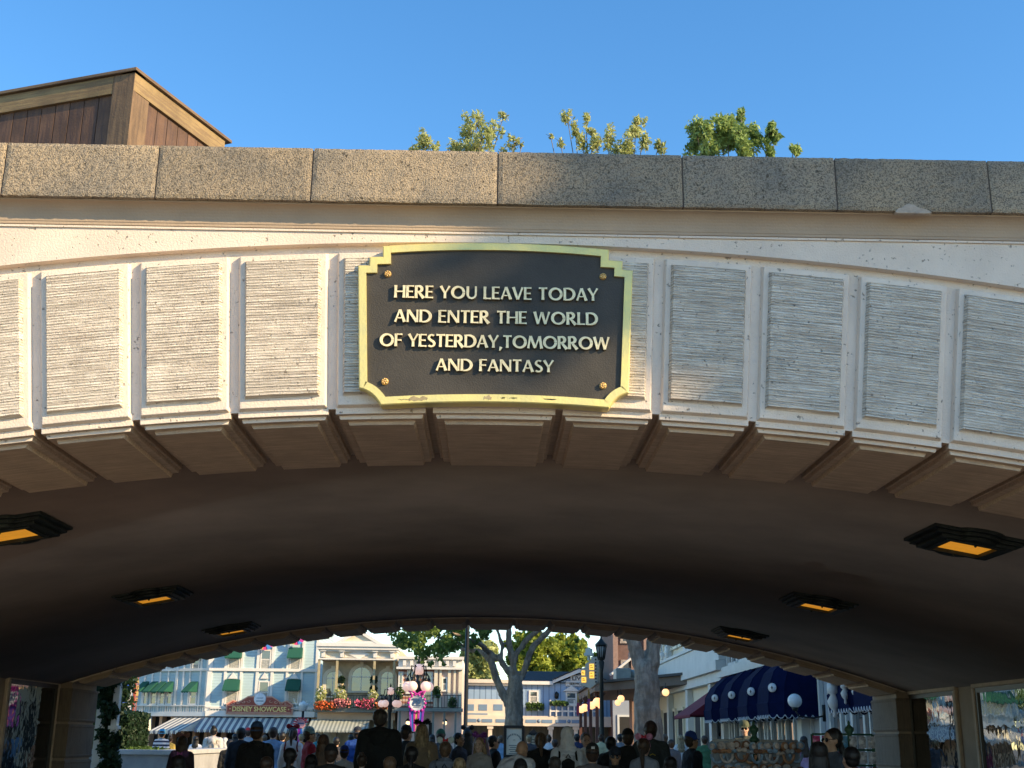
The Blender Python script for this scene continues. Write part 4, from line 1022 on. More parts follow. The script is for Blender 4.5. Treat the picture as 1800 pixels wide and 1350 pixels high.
for (a, b) in ((600, 1195), (600, 1212), (657, 1195), (657, 1212)):
    c = P(a, b, YB_ + .5); t = thing('potted_shrub', 'small clipped green shrub in a pot on the upper porch', 'shrub', (c.x, YB_ + .5, c.z - .3), group='clipped shrubs on the upper porch')
    t['label'] = {(600, 1195): 'round green shrub hanging high at the left of the middle arch', (600, 1212): 'round green shrub low at the left of the middle arch', (657, 1195): 'round green shrub hanging high at the right of the middle arch', (657, 1212): 'round green shrub low at the right of the middle arch'}[(a, b)]
    link('foliage', leafmesh('foliage', [(0, 0, .3)], [.28], 220, .10, a + b), M_leafE, t)
    m = MB(); m.lathe([(.12, -.12), (.17, .08), (.001, .09)], n=10); m.build('pot', M_stone, t)
# flower boxes on the balcony edge
for (a, b, w, h, c, lab) in ((571, 1240, 15, 9, (.80, .16, .04), 'overflowing box of orange-red flowers at the left end of the balcony'),
                          (602, 1236, 14, 9, (.75, .25, .25), 'box of pink flowers hanging left of the middle of the balcony'),
                          (643, 1237, 14, 10, (.72, .12, .22), 'box of deep pink flowers hanging under the middle of the balcony'),
                          (672, 1240, 9, 7, (.85, .22, .06), 'box of orange flowers behind the farther globe lamp')):
    y = YB_ - .7; p = P(a, b, y); t = thing('flower_box', lab, 'flower box', (p.x, y, p.z), group='flower boxes along the balcony')
    sc_ = y / F; W = w * sc_; H = h * sc_
    m = MB(); m.prismx([(-.12, -.12), (.12, -.12), (.18, .05), (-.18, .05)], -W * .9, W * .9); m.build('box', M_iron, t)
    link('leaves', leafmesh('leaves', [(W * (k / 3 - 1) * .8, 0, 0) for k in range(7)], [(H * .8, .25, H * .8)] * 7, 420, .09, a), M_leafB, t)
    link('blossoms', leafmesh('blossoms', [(W * (k / 3 - 1) * .8, -.1, 0) for k in range(7)], [(H * .9, .3, H * .9)] * 7, 420, .10, b + a, elong=1), mat('petals_%d' % a, c, .7, .2, 8), t)
for (a, b, w, h, lab) in ((563, 1225, 10, 18, 'tall white-flowering bush at the left corner of the balcony'), (598, 1222, 12, 12, 'white-flowering bush beside the second porch post'), (655, 1222, 9, 8, 'small white-flowering bush right of the railing')):
    y = YB_ - .3; p = P(a, b, y); s_ = y / F; t = thing('flowering_bush', lab, 'bush', (p.x, y, p.z), group='flowering bushes on the balcony')
    link('leaves', leafmesh('leaves', [(0, 0, 0)], [(w * s_, .35, h * s_)], 330, .12, a), M_leafA, t); link('blossoms', leafmesh('blossoms', [(0, 0, 0)], [(w * s_, .4, h * s_)], 200, .09, b, elong=1), M_white, t)

# ---------- brick and pink building
YC = 79; xc0 = P(697, 1250, YC).x; bc = thing('brick_building', 'red brick and pale pink building with a white parapet and an iron balcony', 'building', (xc0, YC, 0))
def C_(px, py): p = P(px, py, YC); return p.x - xc0, p.z
M_brick = mat('banded_red_brick', (.38, .14, .09), .8, .15, 3, stripes=(2, .14, (.55, .42, .34))); XC = C_(812, 1200)[0]; M_pinkw = paint('pale_pink_stucco', (.66, .50, .42))
zt = C_(750, 1155)[1]; zc2 = C_(750, 1176)[1]; zs_ = C_(750, 1245)[1]; xq = C_(762, 1200)[0]
m = MB(); m.box(0.02, .4, zs_, xq, 9, zc2); m.build('brick_wall', M_brick, bc)
m = MB(); m.box(xq, .3, 0, XC, 9, zc2).box(0.02, .8, 0, xq - .001, 9, zs_); m.build('stucco_wall', M_pinkw, bc)
m = MB(); m.box(0, .15, zc2, XC, 9, zt); m.build('parapet', M_white, bc)
m = MB(); m.box(-.1, -.1, zc2 - .02, XC + .1, .14, zc2 + .12).box(-.1, -.12, zt - .14, XC + .1, .14, zt + .04)
for k in range(8): a = .3 + (XC - .9) * k / 7; m.box(a, -.03, zc2 + .2, a + .2, .13, zt - .2)
m.build('cornice', M_white, bc)
m = MB()
for a, b in ((763, 769), (772, 776), (787, 792), (797, 801), (806, 812)): m.box(C_(a, 1200)[0], .12, zs_, C_(b, 1200)[0], .29, zc2 - .03)
m.build('pilasters', M_cream, bc)
for a, b, c, d in ((715, 1177, 725, 1218), (745, 1180, 759, 1232), (700, 1180, 707, 1222)):
    x0, z1 = C_(a, b); x1, z0 = C_(c, d); window(bc, x0, z0, x1, z1, .38, curtain=False)
x0, z1 = C_(776.5, 1190); x1, z0 = C_(786, 1214); window(bc, x0, z0, x1, z1, .28)
m = MB(); x0 = C_(650, 1200)[0]; m.box(XB - (xc0 - xb) + .12, -.75, zs_ - .2, XC + .1, .1, zs_); m.build('balcony_floor', MATS['grey_green_paint'], bc)
balusters(bc, .05, XC, zs_ + .02, C_(750, 1222)[1], -.68, M_iron, .17, 'balcony_railing', .025, .04)
m = MB()
for k in range(6): a = .2 + (XC - .6) * k / 5; m.box(a, -.6, 0, a + .12, -.48, zs_ - .202)
m.build('balcony_posts', MATS['grey_green_paint'], bc)
m = MB()
for a, b in ((753, 764), (775, 790)): x0, z1 = C_(a, 1270); x1, _ = C_(b, 1270); m.box(x0, .74, 0, x1, .79, z1)
m.build('shop_doors', M_dark, bc)
for i, a in enumerate((717, 782)):
    p = P(a, 1271, YC - .2); t = thing('porch_lantern', ['small lit lantern under the balcony left of the banner lamp', 'small lit lantern under the balcony right of the banner lamp'][i], 'lantern', (p.x, YC - .2, p.z), group='lit lanterns under the balcony')
    m = MB(); m.ball((0, 0, 0), .13, 10, 8); m.build('bulb', mat('lantern_glow', (.9, .7, .4), .4, emit=(1, .65, .3), estr=1.6), t)
    m = MB(); m.lathe([(.03, .1), (.17, .14), (.02, .3)], n=8); m.tube([(0, 0, .28), (0, 0, zs_ - .2 - p.z)], .015, 6); m.build('hood', M_iron, t)
for i, (a, b) in enumerate(((703, 1218), (768, 1217), (795, 1236))):
    p = P(a, b, YC - .4); t = thing('balcony_plant', ['leafy plant at the left end of the iron balcony', 'leafy plant beside the tall balcony window', 'low leafy plant at the right end of the iron balcony'][i], 'plant', (p.x, YC - .4, p.z), group='plants on the iron balcony')
    link('foliage', leafmesh('foliage', [(0, 0, 0)], [(.28, .2, .4)], 160, .12, a), M_leafB, t)

# ---------- blue board-and-batten building
YD = 90; xd = P(812, 1250, YD).x; bd = thing('blue_stable_building', 'blue board-and-batten building with dark gabled roof, cream balconies and open ground floor', 'building', (xd, YD, 0))
def D_(px, py, dy=0): p = P(px, py, YD + dy); return p.x - xd, p.z
def batten(name, c, step):
    m = mat(name, c, .7, .06, 1.0); nt = m.node_tree; N = nt.nodes; L = nt.links
    tc = N.new('ShaderNodeTexCoord'); sx = N.new('ShaderNodeSeparateXYZ'); L.new(tc.outputs['Object'], sx.inputs[0])
    pg = N.new('ShaderNodeMath'); pg.operation = 'PINGPONG'; pg.inputs[1].default_value = step / 2; L.new(sx.outputs[0], pg.inputs[0])
    gt = N.new('ShaderNodeMath'); gt.operation = 'LESS_THAN'; gt.inputs[1].default_value = step * .07; L.new(pg.outputs[0], gt.inputs[0])
    b = N['Principled BSDF']; src = b.inputs['Base Color'].links[0].from_socket
    mx = N.new('ShaderNodeMix'); mx.data_type = 'RGBA'; mx.inputs['B'].default_value = (c[0] * .45, c[1] * .5, c[2] * .55, 1); L.new(gt.outputs[0], mx.inputs['Factor']); L.new(src, mx.inputs['A']); L.new(mx.outputs['Result'], b.inputs['Base Color'])
    bp = N.new('ShaderNodeBump'); bp.inputs['Distance'].default_value = .04; L.new(gt.outputs[0], bp.inputs['Height']); L.new(bp.outputs[0], b.inputs['Normal']); return m
M_blue = batten('blue_boards', (.28, .40, .56), .42); M_bpan = paint('slate_blue_panel', (.17, .26, .38)); M_crm = paint('warm_cream_rail', (.72, .62, .50))
zF0 = D_(900, 1276)[1]; zF1 = D_(900, 1258)[1]; zP1 = D_(900, 1232)[1]; zW1 = D_(850, 1204)[1]; xM = D_(918, 1200)[0]; XE = D_(1100, 1200)[0]
m = MB(); m.box(0, .8, zF0, xM, 9, zW1).box(xM + .01, .5, zF0, XE, 9.5, D_(950, 1200)[1]); 
ga, gz = D_(1019, 1182); ge = D_(977, 1201); gr_ = (2 * ga - ge[0], ge[1])
m.prism([(ge[0], ge[1] - .02), (gr_[0], gr_[1] - .02), (ga, gz - .1)], .51, 9.4); m.build('wall', M_blue, bd)
m = MB(); m.box(-.1, .5, zW1, xM, 1.1, zW1 + .16).box(-.1, .35, zW1 + .162, xM, 1.1, zW1 + .42); m.build('cornice', M_crm, bd)
M_shing = mat('dark_shingles', (.045, .040, .042), .9, .2, 6, bump=.02, bscale=8)
m = MB(); zr = D_(950, 1180, 6)[1]; m.prismx([(.3, ge[1] + .05), (6, zr), (11.5, ge[1] + .05), (6, zr - .15)], xM - .35, ga); m.build('roof', M_shing, bd)
m = MB(); m.prism([(ge[0] - .2, ge[1]), (ga, gz), (ga, gz + .28), (ge[0] - .2, ge[1] + .22)], .1, .5).prism([(ga, gz), (gr_[0] + .2, gr_[1]), (gr_[0] + .2, gr_[1] + .22), (ga, gz + .28)], .1, .5).box(xM - .35, .15, ge[1] - .1, ge[0] - .2, .6, ge[1] + .14); m.build('eave_boards', M_white, bd)
m = MB(); m.prism([(ge[0] - .2, ge[1] + .22), (ga, gz + .285), (ga, gz + .36), (ge[0] - .2, ge[1] + .30)], .05, 10).prism([(ga, gz + .285), (gr_[0] + .2, gr_[1] + .22), (gr_[0] + .2, gr_[1] + .30), (ga, gz + .36)], .05, 10); m.build('gable_roof', M_shing, bd)
x1 = D_(1075, 1200)[0]
m = MB(); m.box(0, .0, zP1 - .02, xM - .2, .25, zP1 + .1).box(0, 0, zF1, D_(893, 1200)[0], .12, zP1 - .021)
m.build('balcony_parapet', M_crm, bd)
m = MB()
for a, b in ((820, 834), (842, 857), (868, 884)):
    m.box(D_(a, 1200)[0], -.02, D_(a, 1249)[1], D_(b, 1200)[0], .0, D_(a, 1238)[1])
m.box(.2, -.02, zF1 + .04, D_(858, 1200)[0], .0, zF1 + .14)
m.build('parapet_panels', M_bpan, bd)
m = MB(); m.box(-.1, -.15, zF0, x1, .5, zF1 - .001); m.build('fascia', M_crm, bd)
m = MB(); xs0 = .3
while xs0 < x1 - 2:
    zc_ = (zF0 + zF1) / 2; m.box(xs0, -.18, zc_ - .13, xs0 + .75, -.151, zc_ + .10).box(xs0 + 1.15, -.18, zc_ - .13, xs0 + 1.9, -.151, zc_ + .10)
    m.M = None; xs0 += 2.15
m.build('fascia_slots', M_bpan, bd)
m = MB(); xs0 = .3
while xs0 < x1 - 2:
    m.M = Matrix.Translation((xs0 + .95, -.155, (zF0 + zF1) / 2)) @ Matrix.Rotation(math.pi / 2, 4, 'X'); m.lathe([(.13, -.01), (.13, .03), (.001, .031)], n=12); xs0 += 2.15
m.build('fascia_bosses', M_bpan, bd)
m = MB()
for a in (820, 863, 902, 968, 1012): x = D_(a, 1200)[0]; m = MB(); m.box(x - .14, -.02, 0, x + .14, .26, zF0).box(x - .22, -.08, zF0 - .22, x + .22, .32, zF0 - .001); m.build('column', M_crm, bd)

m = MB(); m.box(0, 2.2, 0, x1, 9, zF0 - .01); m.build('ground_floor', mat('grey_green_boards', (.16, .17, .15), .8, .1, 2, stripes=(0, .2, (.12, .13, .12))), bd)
xr0, zr1 = D_(966, 1236); xr1, _ = D_(1050, 1236)
m = MB(); m.box(xr0, -.2, zF1 + .3, xr1, -.1, zF1 + .40).box(xr0, -.2, zr1 - .14, xr1, -.1, zr1).box(xr0, -.19, zF1 + .7, xr1, -.12, zF1 + .8)
for k in range(9): a = xr0 + (xr1 - xr0) * k / 8; m.box(a, -.22, zF1, a + .10, -.08, zr1 + (.22 if k % 4 == 0 else .001))
m.build('balcony_rail', M_white, bd)
x0, z1 = D_(930, 1213); x1_, z0 = D_(947, 1235); window(bd, x0, z0, x1_, z1, .49, .12)
x0, z1 = D_(995, 1215); x1_, z0 = D_(1015, 1240); window(bd, x0, z0, x1_, z1, .49, .12)
m = MB(); m.prism([(x0 - .2, z1 + .02), (x1_ + .2, z1 + .02), ((x0 + x1_) / 2, z1 + .42)], .3, .49); m.build('window_pediment', M_white, bd)
sg2 = thing('stable_sign', 'two-line white sign with dark capital letters on the gable of the blue building', 'sign', (P(1024, 1195, YD).x, YD + .4, P(1024, 1197, YD).z), 0)
w = 40 * YD / F / 2
m = MB(); m.box(-w, 0, -.02, w, .08, .42).box(-w - .35, -.01, -.36, w + .35, .08, -.021); m.build('board', M_white, sg2)
m = MB(); m.box(-w + .04, -.006, 0.01, w - .04, -.001, .03).box(-w + .04, -.006, .37, w - .04, -.001, .39).box(-w - .3, -.016, -.34, w + .3, -.011, -.325); m.build('border_line', M_ink, sg2)
text('lettering', 'LIVERY', M_ink, sg2, (0, -.012, .2), w * 1.7, .27, bold=.02); text('lettering', 'SERVICE STABLE', M_ink, sg2, (0, -.022, -.19), w * 2.2, .18, bold=.02)
for i, (a, b, w_, h_) in enumerate(((940, 1242, 15, 7), (982, 1237, 15, 4))):
    y = YD - .3 + .4; p = P(a, b, y); t = thing('trailing_plant_box', ['trailing green window box under the small window of the blue building', 'flat green plant box on the cream balcony rail'][i], 'plant box', (p.x, y if i == 0 else YD - .35, p.z)); s_ = YD / F
    link('foliage', leafmesh('foliage', [(w_ * s_ * (k / 2 - 1) * .7, 0, 0) for k in range(5)], [(w_ * s_ * .4, .2, h_ * s_)] * 5, 600, .12, a), M_leafB, t)
    m = MB(); m.box(-w_ * s_, -.12, -.15, w_ * s_, .12, .0); m.build('box', M_iron, t)
p = P(979, 1222, YD); wl_ = thing('wall_lantern', 'small dark lantern on the blue wall between its two windows', 'lantern', (p.x, YD + .4, p.z)); m = MB(); m.lathe([(.05, -.25), (.14, -.15), (.17, .1), (.03, .28)], n=6); m.box(-.02, 0, .0, .02, .1, .05); m.build('lantern_body', M_iron, wl_)
# ================================================================ right-hand side of the street (wall plane X = XS, facing -x)
XS = 9.6
def street_thing(name, label, cat, Y0, X=XS, group=None): return thing(name, label, cat, (X, Y0, 0), -math.pi / 2, group)   # local x = Y0 - y, local -y = out into the street
def Q(px, py, Y0, X=XS): p = PX(px, py, X); return Y0 - p.y, p.z
M_cw = paint('cool_white_paint', (.60, .60, .57)); M_tan = paint('tan_panel', (.38, .28, .20)); M_gb = paint('grey_blue_paint', (.30, .33, .38)); M_dbrown = mat('dark_brown_timber', (.055, .035, .026), .6, .15, 3)
# --- cream building
Y0 = 72.0; bn = street_thing('cream_corner_building', 'cream and pale green building in shade with white cornice band beyond the thick trunk', 'building', Y0)
XN = Y0 - 49.6; zc_ = Q(1270, 1166, Y0)[1]; print('cream', XN, zc_)
m = MB(); m.box(0, 0, 0, XN, 12, 11); m.build('wall', M_cream, bn)
m = MB(); m.box(-.1, -.55, zc_ - .35, XN + .1, -.01, zc_ + .05).box(-.1, -.35, zc_ - .75, XN + .1, -.01, zc_ - .36).box(-.1, -.42, zc_ + .06, XN + .1, -.01, zc_ + .85).box(-.1, -.5, zc_ + .86, XN + .1, -.01, zc_ + 1.0); m.build('cornice', M_cw, bn)
m = MB()
for a in (.2, 6.5, 12.8, XN - 3.4, XN - .7): m = MB(); m.box(a, -.28, 0, a + .6, -.01, zc_ - .76).box(a - .05, -.32, zc_ + 1.01, a + .65, -.01, zc_ + 1.7).box(a, -.26, zc_ + 1.71, a + .6, -.01, 11); m.build('pilaster', M_cw, bn)
m = MB()
for a in (XN - 2.5,): m.box(a, -.06, zc_ - 1.75, a + 1.6, -.005, zc_ - 1.0).box(a, -.06, zc_ - 2.9, a + 1.6, -.005, zc_ - 2.1)
m.build('tan_panels', M_tan, bn)
for k in range(6):
    a = 1.2 + 1.75 * k
    window(bn, a, zc_ + 1.5, a + 1.3, zc_ + 4.5, -.03, .14, M_cream)
for a in (13.6, 15.3, XN - 2.5): window(bn, a, zc_ + 1.5, a + 1.3, zc_ + 4.5, -.03, .14, M_cw)
for k in range(8):
    a = 1.0 + 2.6 * k
    if a + 1.9 < XN: window(bn, a, .5, a + 1.9, 3.1, -.03, .16, M_cream, bars=(), curtain=False, glass=M_dark)
# small statues of white vases on the parapet
for k in range(5):
    t = thing('white_urn', 'white urn on the pale parapet, one of a row under the tall bay windows', 'urn', (XS - .5, Y0 - (1.6 + 1.75 * k), zc_ + 1.0), group='white urns on the parapet')
    m = MB(); m.lathe([(.10, 0), (.05, .08), (.13, .22), (.11, .34), (.04, .40), (.06, .47), (.001, .5)], n=10); m.build('bowl', M_white, t)
# --- maroon awning
am = street_thing('maroon_awning', 'sloping maroon cloth awning with scalloped edge left of the navy awnings', 'awning', 52.0)
zt_, zb_ = Q(1262, 1212, 52)[1] , 2.45
slope_awning(am, 0, 4.1, 3.75, zb_, 0, 1.9, mat('maroon_cloth', (.16, .012, .03), .9, .1, 4), .13, 'cloth')
# --- grey blue building with navy dome awnings
Y0 = 49.5; bo = street_thing('grey_blue_building', 'grey-blue shopfront building in shade behind the navy awnings', 'building', Y0)
m = MB(); m.box(.02, 0, 0, 25.5, 12, 10); m.build('wall', M_gb, bo)
m = MB(); a = .1
while a < 25:
    if not (a > 12.6 and a < 13.2): m.box(a, -.14, 0, a + .16, -.01, 6.0)
    a += 1.05
m.build('mullions', M_cw, bo)
for k in range(6):
    a = .4 + 2.1 * k
    window(bo, a, .4, a + 1.7, 2.6, -.02, .1, M_cw, bars=(), curtain=False, glass=M_glassw)
    window(bo, a, 4.4, a + 1.5, 6.6, -.02, .1, M_cw, curtain=False)
for k in range(5): a = 14.6 + 2.1 * k; window(bo, a, .4, a + 1.7, 2.6, -.02, .1, M_cw, bars=(), curtain=False, glass=M_glassw)
m = MB(); m.box(0, -.5, 3.9, 12.4, -.01, 4.1).box(0, -.35, 4.101, 12.4, -.01, 4.3); m.build('cornice', M_cw, bo)
colx = Q(1421, 1230, Y0)[0]
m = MB(); m.box(colx - .05, -.35, 0, colx + .4, -.01, 9).box(colx - .15, -.45, 2.95, colx + .5, -.01, 3.15).box(colx - .12, -.42, 2.6, colx + .47, -.01, 2.7); m.build('pier_column', M_cw, bo)
M_navy = mat('navy_cloth', (.004, .009, .046), .92, .15, 4, spec=.08, bump=.004, bscale=30); M_wht = mat('white_print', (.70, .70, .72), .7); M_pip = mat('white_piping', (.60, .60, .62), .7)
def dome_awning(label, Yn, L, out, zb, zt, emblem=True):
    """half-octagon domed awning: near end at Yn, length L away from the viewer, standing out from the wall"""
    t = thing('domed_awning', label, 'awning', (XS, Yn, 0), -math.pi / 2, 'navy domed awnings over the shop windows')
    # plan (local x along the wall from -L to 0, local -y outward)
    def ring_(f, z):
        o = out * f; l = L * .5 * (.25 + .75 * f) if f > .02 else L * .12
        c = -L / 2
        return [(c - l, 0, z), (c - l, -o * .72, z), (c - l * .72, -o, z), (c + l * .72, -o, z), (c + l, -o * .72, z), (c + l, 0, z)]
    prof = [(1.0, zb), (1.0, zb + .38), (.985, zb + .72), (.90, zb + (zt - zb) * .62), (.62, zb + (zt - zb) * .86), (.22, zt), (.0, zt + .03)]
    prof = [(1.0, zb), (1.02, zb + .30), (1.0, zb + .32), (.97, zb + .75), (.84, zb + (zt - zb) * .66), (.55, zb + (zt - zb) * .88), (.16, zt)]
    vs = []; fs = []
    for f, z in prof: vs += ring_(f, z)
    for i in range(len(prof) - 1):
        for k in range(5): fs.append((i * 6 + k, i * 6 + k + 1, i * 6 + 7 + k, i * 6 + 6 + k))
    n = (len(prof) - 1) * 6; fs.append((n, n + 1, n + 2, n + 3, n + 4, n + 5))
    m = MB(); m.add(vs, fs); o = m.build('cloth', M_navy, t); sd = o.modifiers.new('thickness', 'SOLIDIFY'); sd.thickness = .015
    # frame ribs showing through the cloth
    m = MB()
    for k in (1, 2, 3, 4): m.tube([vs[i * 6 + k] for i in range(len(prof))], .016, 6)
    m.build('ribs', M_navy, o)
    # scalloped valance with white piping
    m = MB(); pp_ = ring_(1.0, zb)[0:6]; w = MB()
    for k in range(5):
        a, b = Vector(pp_[k]), Vector(pp_[k + 1]); ln = (b - a).length; nn = max(2, int(ln / .2)); d = (b - a) / nn; nr = Vector((d.y, -d.x, 0)).normalized() * .006
        for q in range(nn):
            c = a + d * q; poly = [c, c + Vector((0, 0, -.05)), c + d * .25 + Vector((0, 0, -.13)), c + d * .5 + Vector((0, 0, -.15)), c + d * .75 + Vector((0, 0, -.13)), c + d + Vector((0, 0, -.05)), c + d]
            m.add([tuple(v + nr) for v in poly] + [tuple(v - nr) for v in poly], [(0, 1, 2, 3, 4, 5, 6), (13, 12, 11, 10, 9, 8, 7)] + [(i, i + 7, (i + 1) % 7 + 7, (i + 1) % 7) for i in range(7)])
            w.tube([tuple(v + nr * 1.5) for v in poly[1:6]], .013, 5)
    m.build('valance', M_navy, t); w.build('piping', M_pip, t)
    if emblem:
        f = 1.0; q = ring_(1.0, zb + .72); e = Vector(q[3]).lerp(Vector(q[4]), .30); e2 = (Vector(q[4]) - Vector(q[3])).normalized(); nr = Vector((-e2.y * -1, e2.x * -1, 0))
        nr = Vector((e2.y, -e2.x, 0)); nr = nr if nr.y < 0 else -nr
        m = MB(); M_ = Matrix.Translation(e + nr * .02) @ nr.to_track_quat('Z', 'Y').to_matrix().to_4x4(); m.M = M_; m.lathe([(.13, -.01), (.13, .02), (.001, .025)], n=18); m.build('round_emblem', M_wht, t)
        m = MB(); m.M = M_ @ Matrix.Translation((0, 0, .03)); m.box(-.012, -.05, 0, .012, .05, .006).box(-.035, -.008, 0.001, .035, .008, .007); m.build('emblem_mark', M_ink, t)
    m = MB(); m.ball((-L / 2, -.05, zt + .12), (.06, .06, .12), 8, 6); m.build('finial', M_iron, t)
    return t
labs = ['navy domed awning farthest along the shopfront, next to the maroon awning', 'navy domed awning, second from the maroon awning', 'navy domed awning, third from the maroon awning',
        'large navy domed awning behind the white globe lamp, fourth from the maroon awning', 'navy domed awning just right of the pale column', 'navy domed awning half hidden by the stone pier']
for i, (Yn, L, out, zb, zt) in enumerate(((45.6, 2.2, 1.4, 2.28, 3.95), (42.4, 2.2, 1.4, 2.28, 4.0), (39.2, 2.2, 1.4, 2.28, 4.0), (36.2, 2.2, 1.4, 2.28, 4.1), (28.3, 2.4, 1.3, 2.28, 3.8), (25.8, 2.5, 1.4, 2.28, 3.65))): dome_awning(labs[i], Yn, L, out, zb, zt, i != 5)
# white turned pendants under the bay
M_pend = paint('pendant_white', (.62, .60, .57))
by = street_thing('overhanging_bay', 'pale overhanging bay with turned white pendants above the right-hand navy awnings', 'bay window', 30.0)
zby = PX(1470, 1192, 8.2).z
m = MB(); m.box(.2, -1.35, zby + .02, 6.4, -.01, zby + 3.2).box(.1, -1.45, zby - .12, 6.5, -.01, zby + .019); m.build('bay_wall', M_gb, by)
for k, (px, s_) in enumerate(((1464, 1.5), (1478, .8), (1484, .95), (1493, .8), (1503, .9), (1521, .9))):
    X_ = 8.25 if k % 2 == 0 else 8.6; p = PX(px, 1195, X_); m = MB()
    m.lathe([(.10 * s_, 0), (.10 * s_, -.14 * s_), (.05 * s_, -.17 * s_), (.11 * s_, -.27 * s_), (.08 * s_, -.36 * s_), (.03 * s_, -.42 * s_), (.035 * s_, -.50 * s_), (.001, -.53 * s_)], c=(30.0 - p.y, X_ - XS, zby - .11), n=10); m.build('pendant', M_pend, by)
# --- brick building beyond with a blue striped awning
Yk = 88; xk = P(1078, 1200, Yk).x; bk = thing('tall_brick_building', 'tall red-brown brick building with carved window surrounds behind the lantern', 'building', (xk, Yk, 0))
m = MB(); m.box(0, 0, 0, 9, 10, 13); m.build('wall', mat('red_brown_brick', (.17, .095, .075), .85, .2, 3, ribs=(2, 2, 14, (.14, .08, .07), .4)), bk)
m = MB()
for a in (0, 2.2, 4.4): m.box(a, -.2, 0, a + .35, -.005, 17)
m.build('piers', mat('brown_stone', (.30, .19, .15), .8, .15), bk)
for z in (4.6, 8.2):
    for a in (.55, 2.7, 4.9): window(bk, a, z, a + 1.2, z + 2.4, -.03, .16, mat('carved_stone', (.44, .36, .30), .8, .3, 6), curtain=False)
m = MB(); m.box(-.1, -.5, 0, 9, -.21, 4.4).box(-.15, -.6, 4.401, 9.1, -.21, 4.6); m.build('storefront', M_gb, bk)
for k in range(4): window(bk, .2 + 2.1 * k, .4, 1.8 + 2.1 * k, 3.2, -.5, .14, M_cw, bars=(), curtain=False, glass=M_dark)
ak = thing('striped_awning', 'blue and white striped window awning on the tall brick building', 'awning', (P(1076, 1182, Yk - 8).x, Yk - 8, 0))
zt_ = P(1108, 1153, Yk - 8).z; zb_ = P(1076, 1183, Yk - 8).z
m = MB(); L_ = P(1112, 1153, Yk - 8).x - P(1076, 1182, Yk - 8).x
for k in range(6):
    m.cur = k % 2; a = 1.6 * k / 6
    m.prism([(-.05, zb_), (.02, zb_ - .12), (L_ + .1, zt_ - .1), (L_, zt_)], a, a + 1.6 / 6)
o = m.build('cloth', [M_white, mat('awning_blue', (.10, .15, .30), .8)], ak)
m = MB(); m.box(L_ - .1, 0, 0, L_ + .6, 1.6, zt_ + .3); m.build('wall_stub', MATS['brown_stone'], ak)
dk = thing('roof_duct', 'boxy grey rooftop duct on the arcade roof under the striped awning', 'duct', (P(1098, 1190, 67).x, 67, P(1098, 1197, 67).z))
m = MB(); m.box(-.45, 0, 0, .35, 1.6, .68); m.build('casing', mat('grey_metal', (.33, .34, .31), .5, .1, 2), dk, bevel=.03)
m = MB(); m.tube([(.35, .8, .34), (.8, .8, .36), (1.3, .8, .5)], .30, 16); m.build('duct_pipe', MATS['grey_metal'], dk)
# --- arcade porch
hA = EYE + 3.0; ar = thing('arcade_porch', 'dark timber arcade roof on red-brown posts with hanging lit globes', 'porch', (5.6, 68, 0))
m = MB(); pl = [(0, 0), (3.9, -11.2), (3.9, 15), (.2, 15)]
m.prismz(pl, hA, hA + .12); m.build('roof_edge', mat('grey_roof_felt', (.045, .045, .045), .8), ar)
m = MB(); m.prismz([(.15, .15), (3.9, -10.6), (3.9, 15), (.35, 14.9)], hA - .42, hA - .001); m.build('fascia', M_dbrown, ar)
for k, (x, y) in enumerate(((.35, 13.5), (.35, 9.5), (.35, 5.5), (.4, 1.6), (1.35, -2.2), (2.6, -6.2))):
    if k < 4: m = MB(); m.box(x - .09, y - .09, 0, x + .09, y + .09, hA - .421).box(x - .16, y - .16, hA - .6, x + .16, y + .16, hA - .45) ; m.build('post', mat('red_brown_post', (.12, .05, .04), .6), ar)
m = MB()
for k in range(14):
    y = 14.2 - k * .95; m.tube([(.25, y, hA - .43), (.5, y, hA - .9 if k % 2 else hA - .7), (.9, y, hA - .43)], .02, 5)
m.build('fretwork', M_dbrown, ar)
M_globe = mat('lit_globe', (.85, .62, .42), .4, emit=(1.0, .50, .20), estr=1.0)
gl = [(1022, 1247, 6, 76), (1028, 1244, 6.5, 74), (1040, 1240, 6.5, 71), (1046, 1238, 6.5, 70), (1050, 1234, 7.5, 68.5), (1055, 1241, 4.5, 69.5), (1086, 1235, 5.2, 66), (1091.5, 1228, 6, 64), (1170, 1217, 6.2, 57)]
gnames = ['lit orange globe at the far left end of the arcade row', 'lit orange globe second from the far end of the arcade row', 'lit orange globe between the two hanging arcade pennants and the post', 'lit orange globe just left of the largest one under the arcade',
          'largest lit orange globe under the arcade corner', 'small lit orange globe low beside the arcade post', 'lower of two lit orange globes left of the thick trunk', 'upper of two lit orange globes left of the thick trunk', 'single lit orange globe just right of the thick trunk']
for (a, b, r, Y), lab in zip(gl, gnames):
    p = P(a, b, Y); t = thing('globe_light', lab, 'globe light', p, group='lit globes along the arcade'); r_m = r * Y / F
    m = MB(); m.ball((0, 0, 0), r_m, 18, 12); m.build('globe', M_globe, t)
    m = MB(); m.lathe([(.09, r_m * .93), (.10, r_m + .05), (.03, r_m + .1)], n=10); m.tube([(0, 0, r_m + .08), (.0, 0, max(r_m + .2, hA - .42 - p.z))], .018, 6); m.build('hanger', M_iron, t)
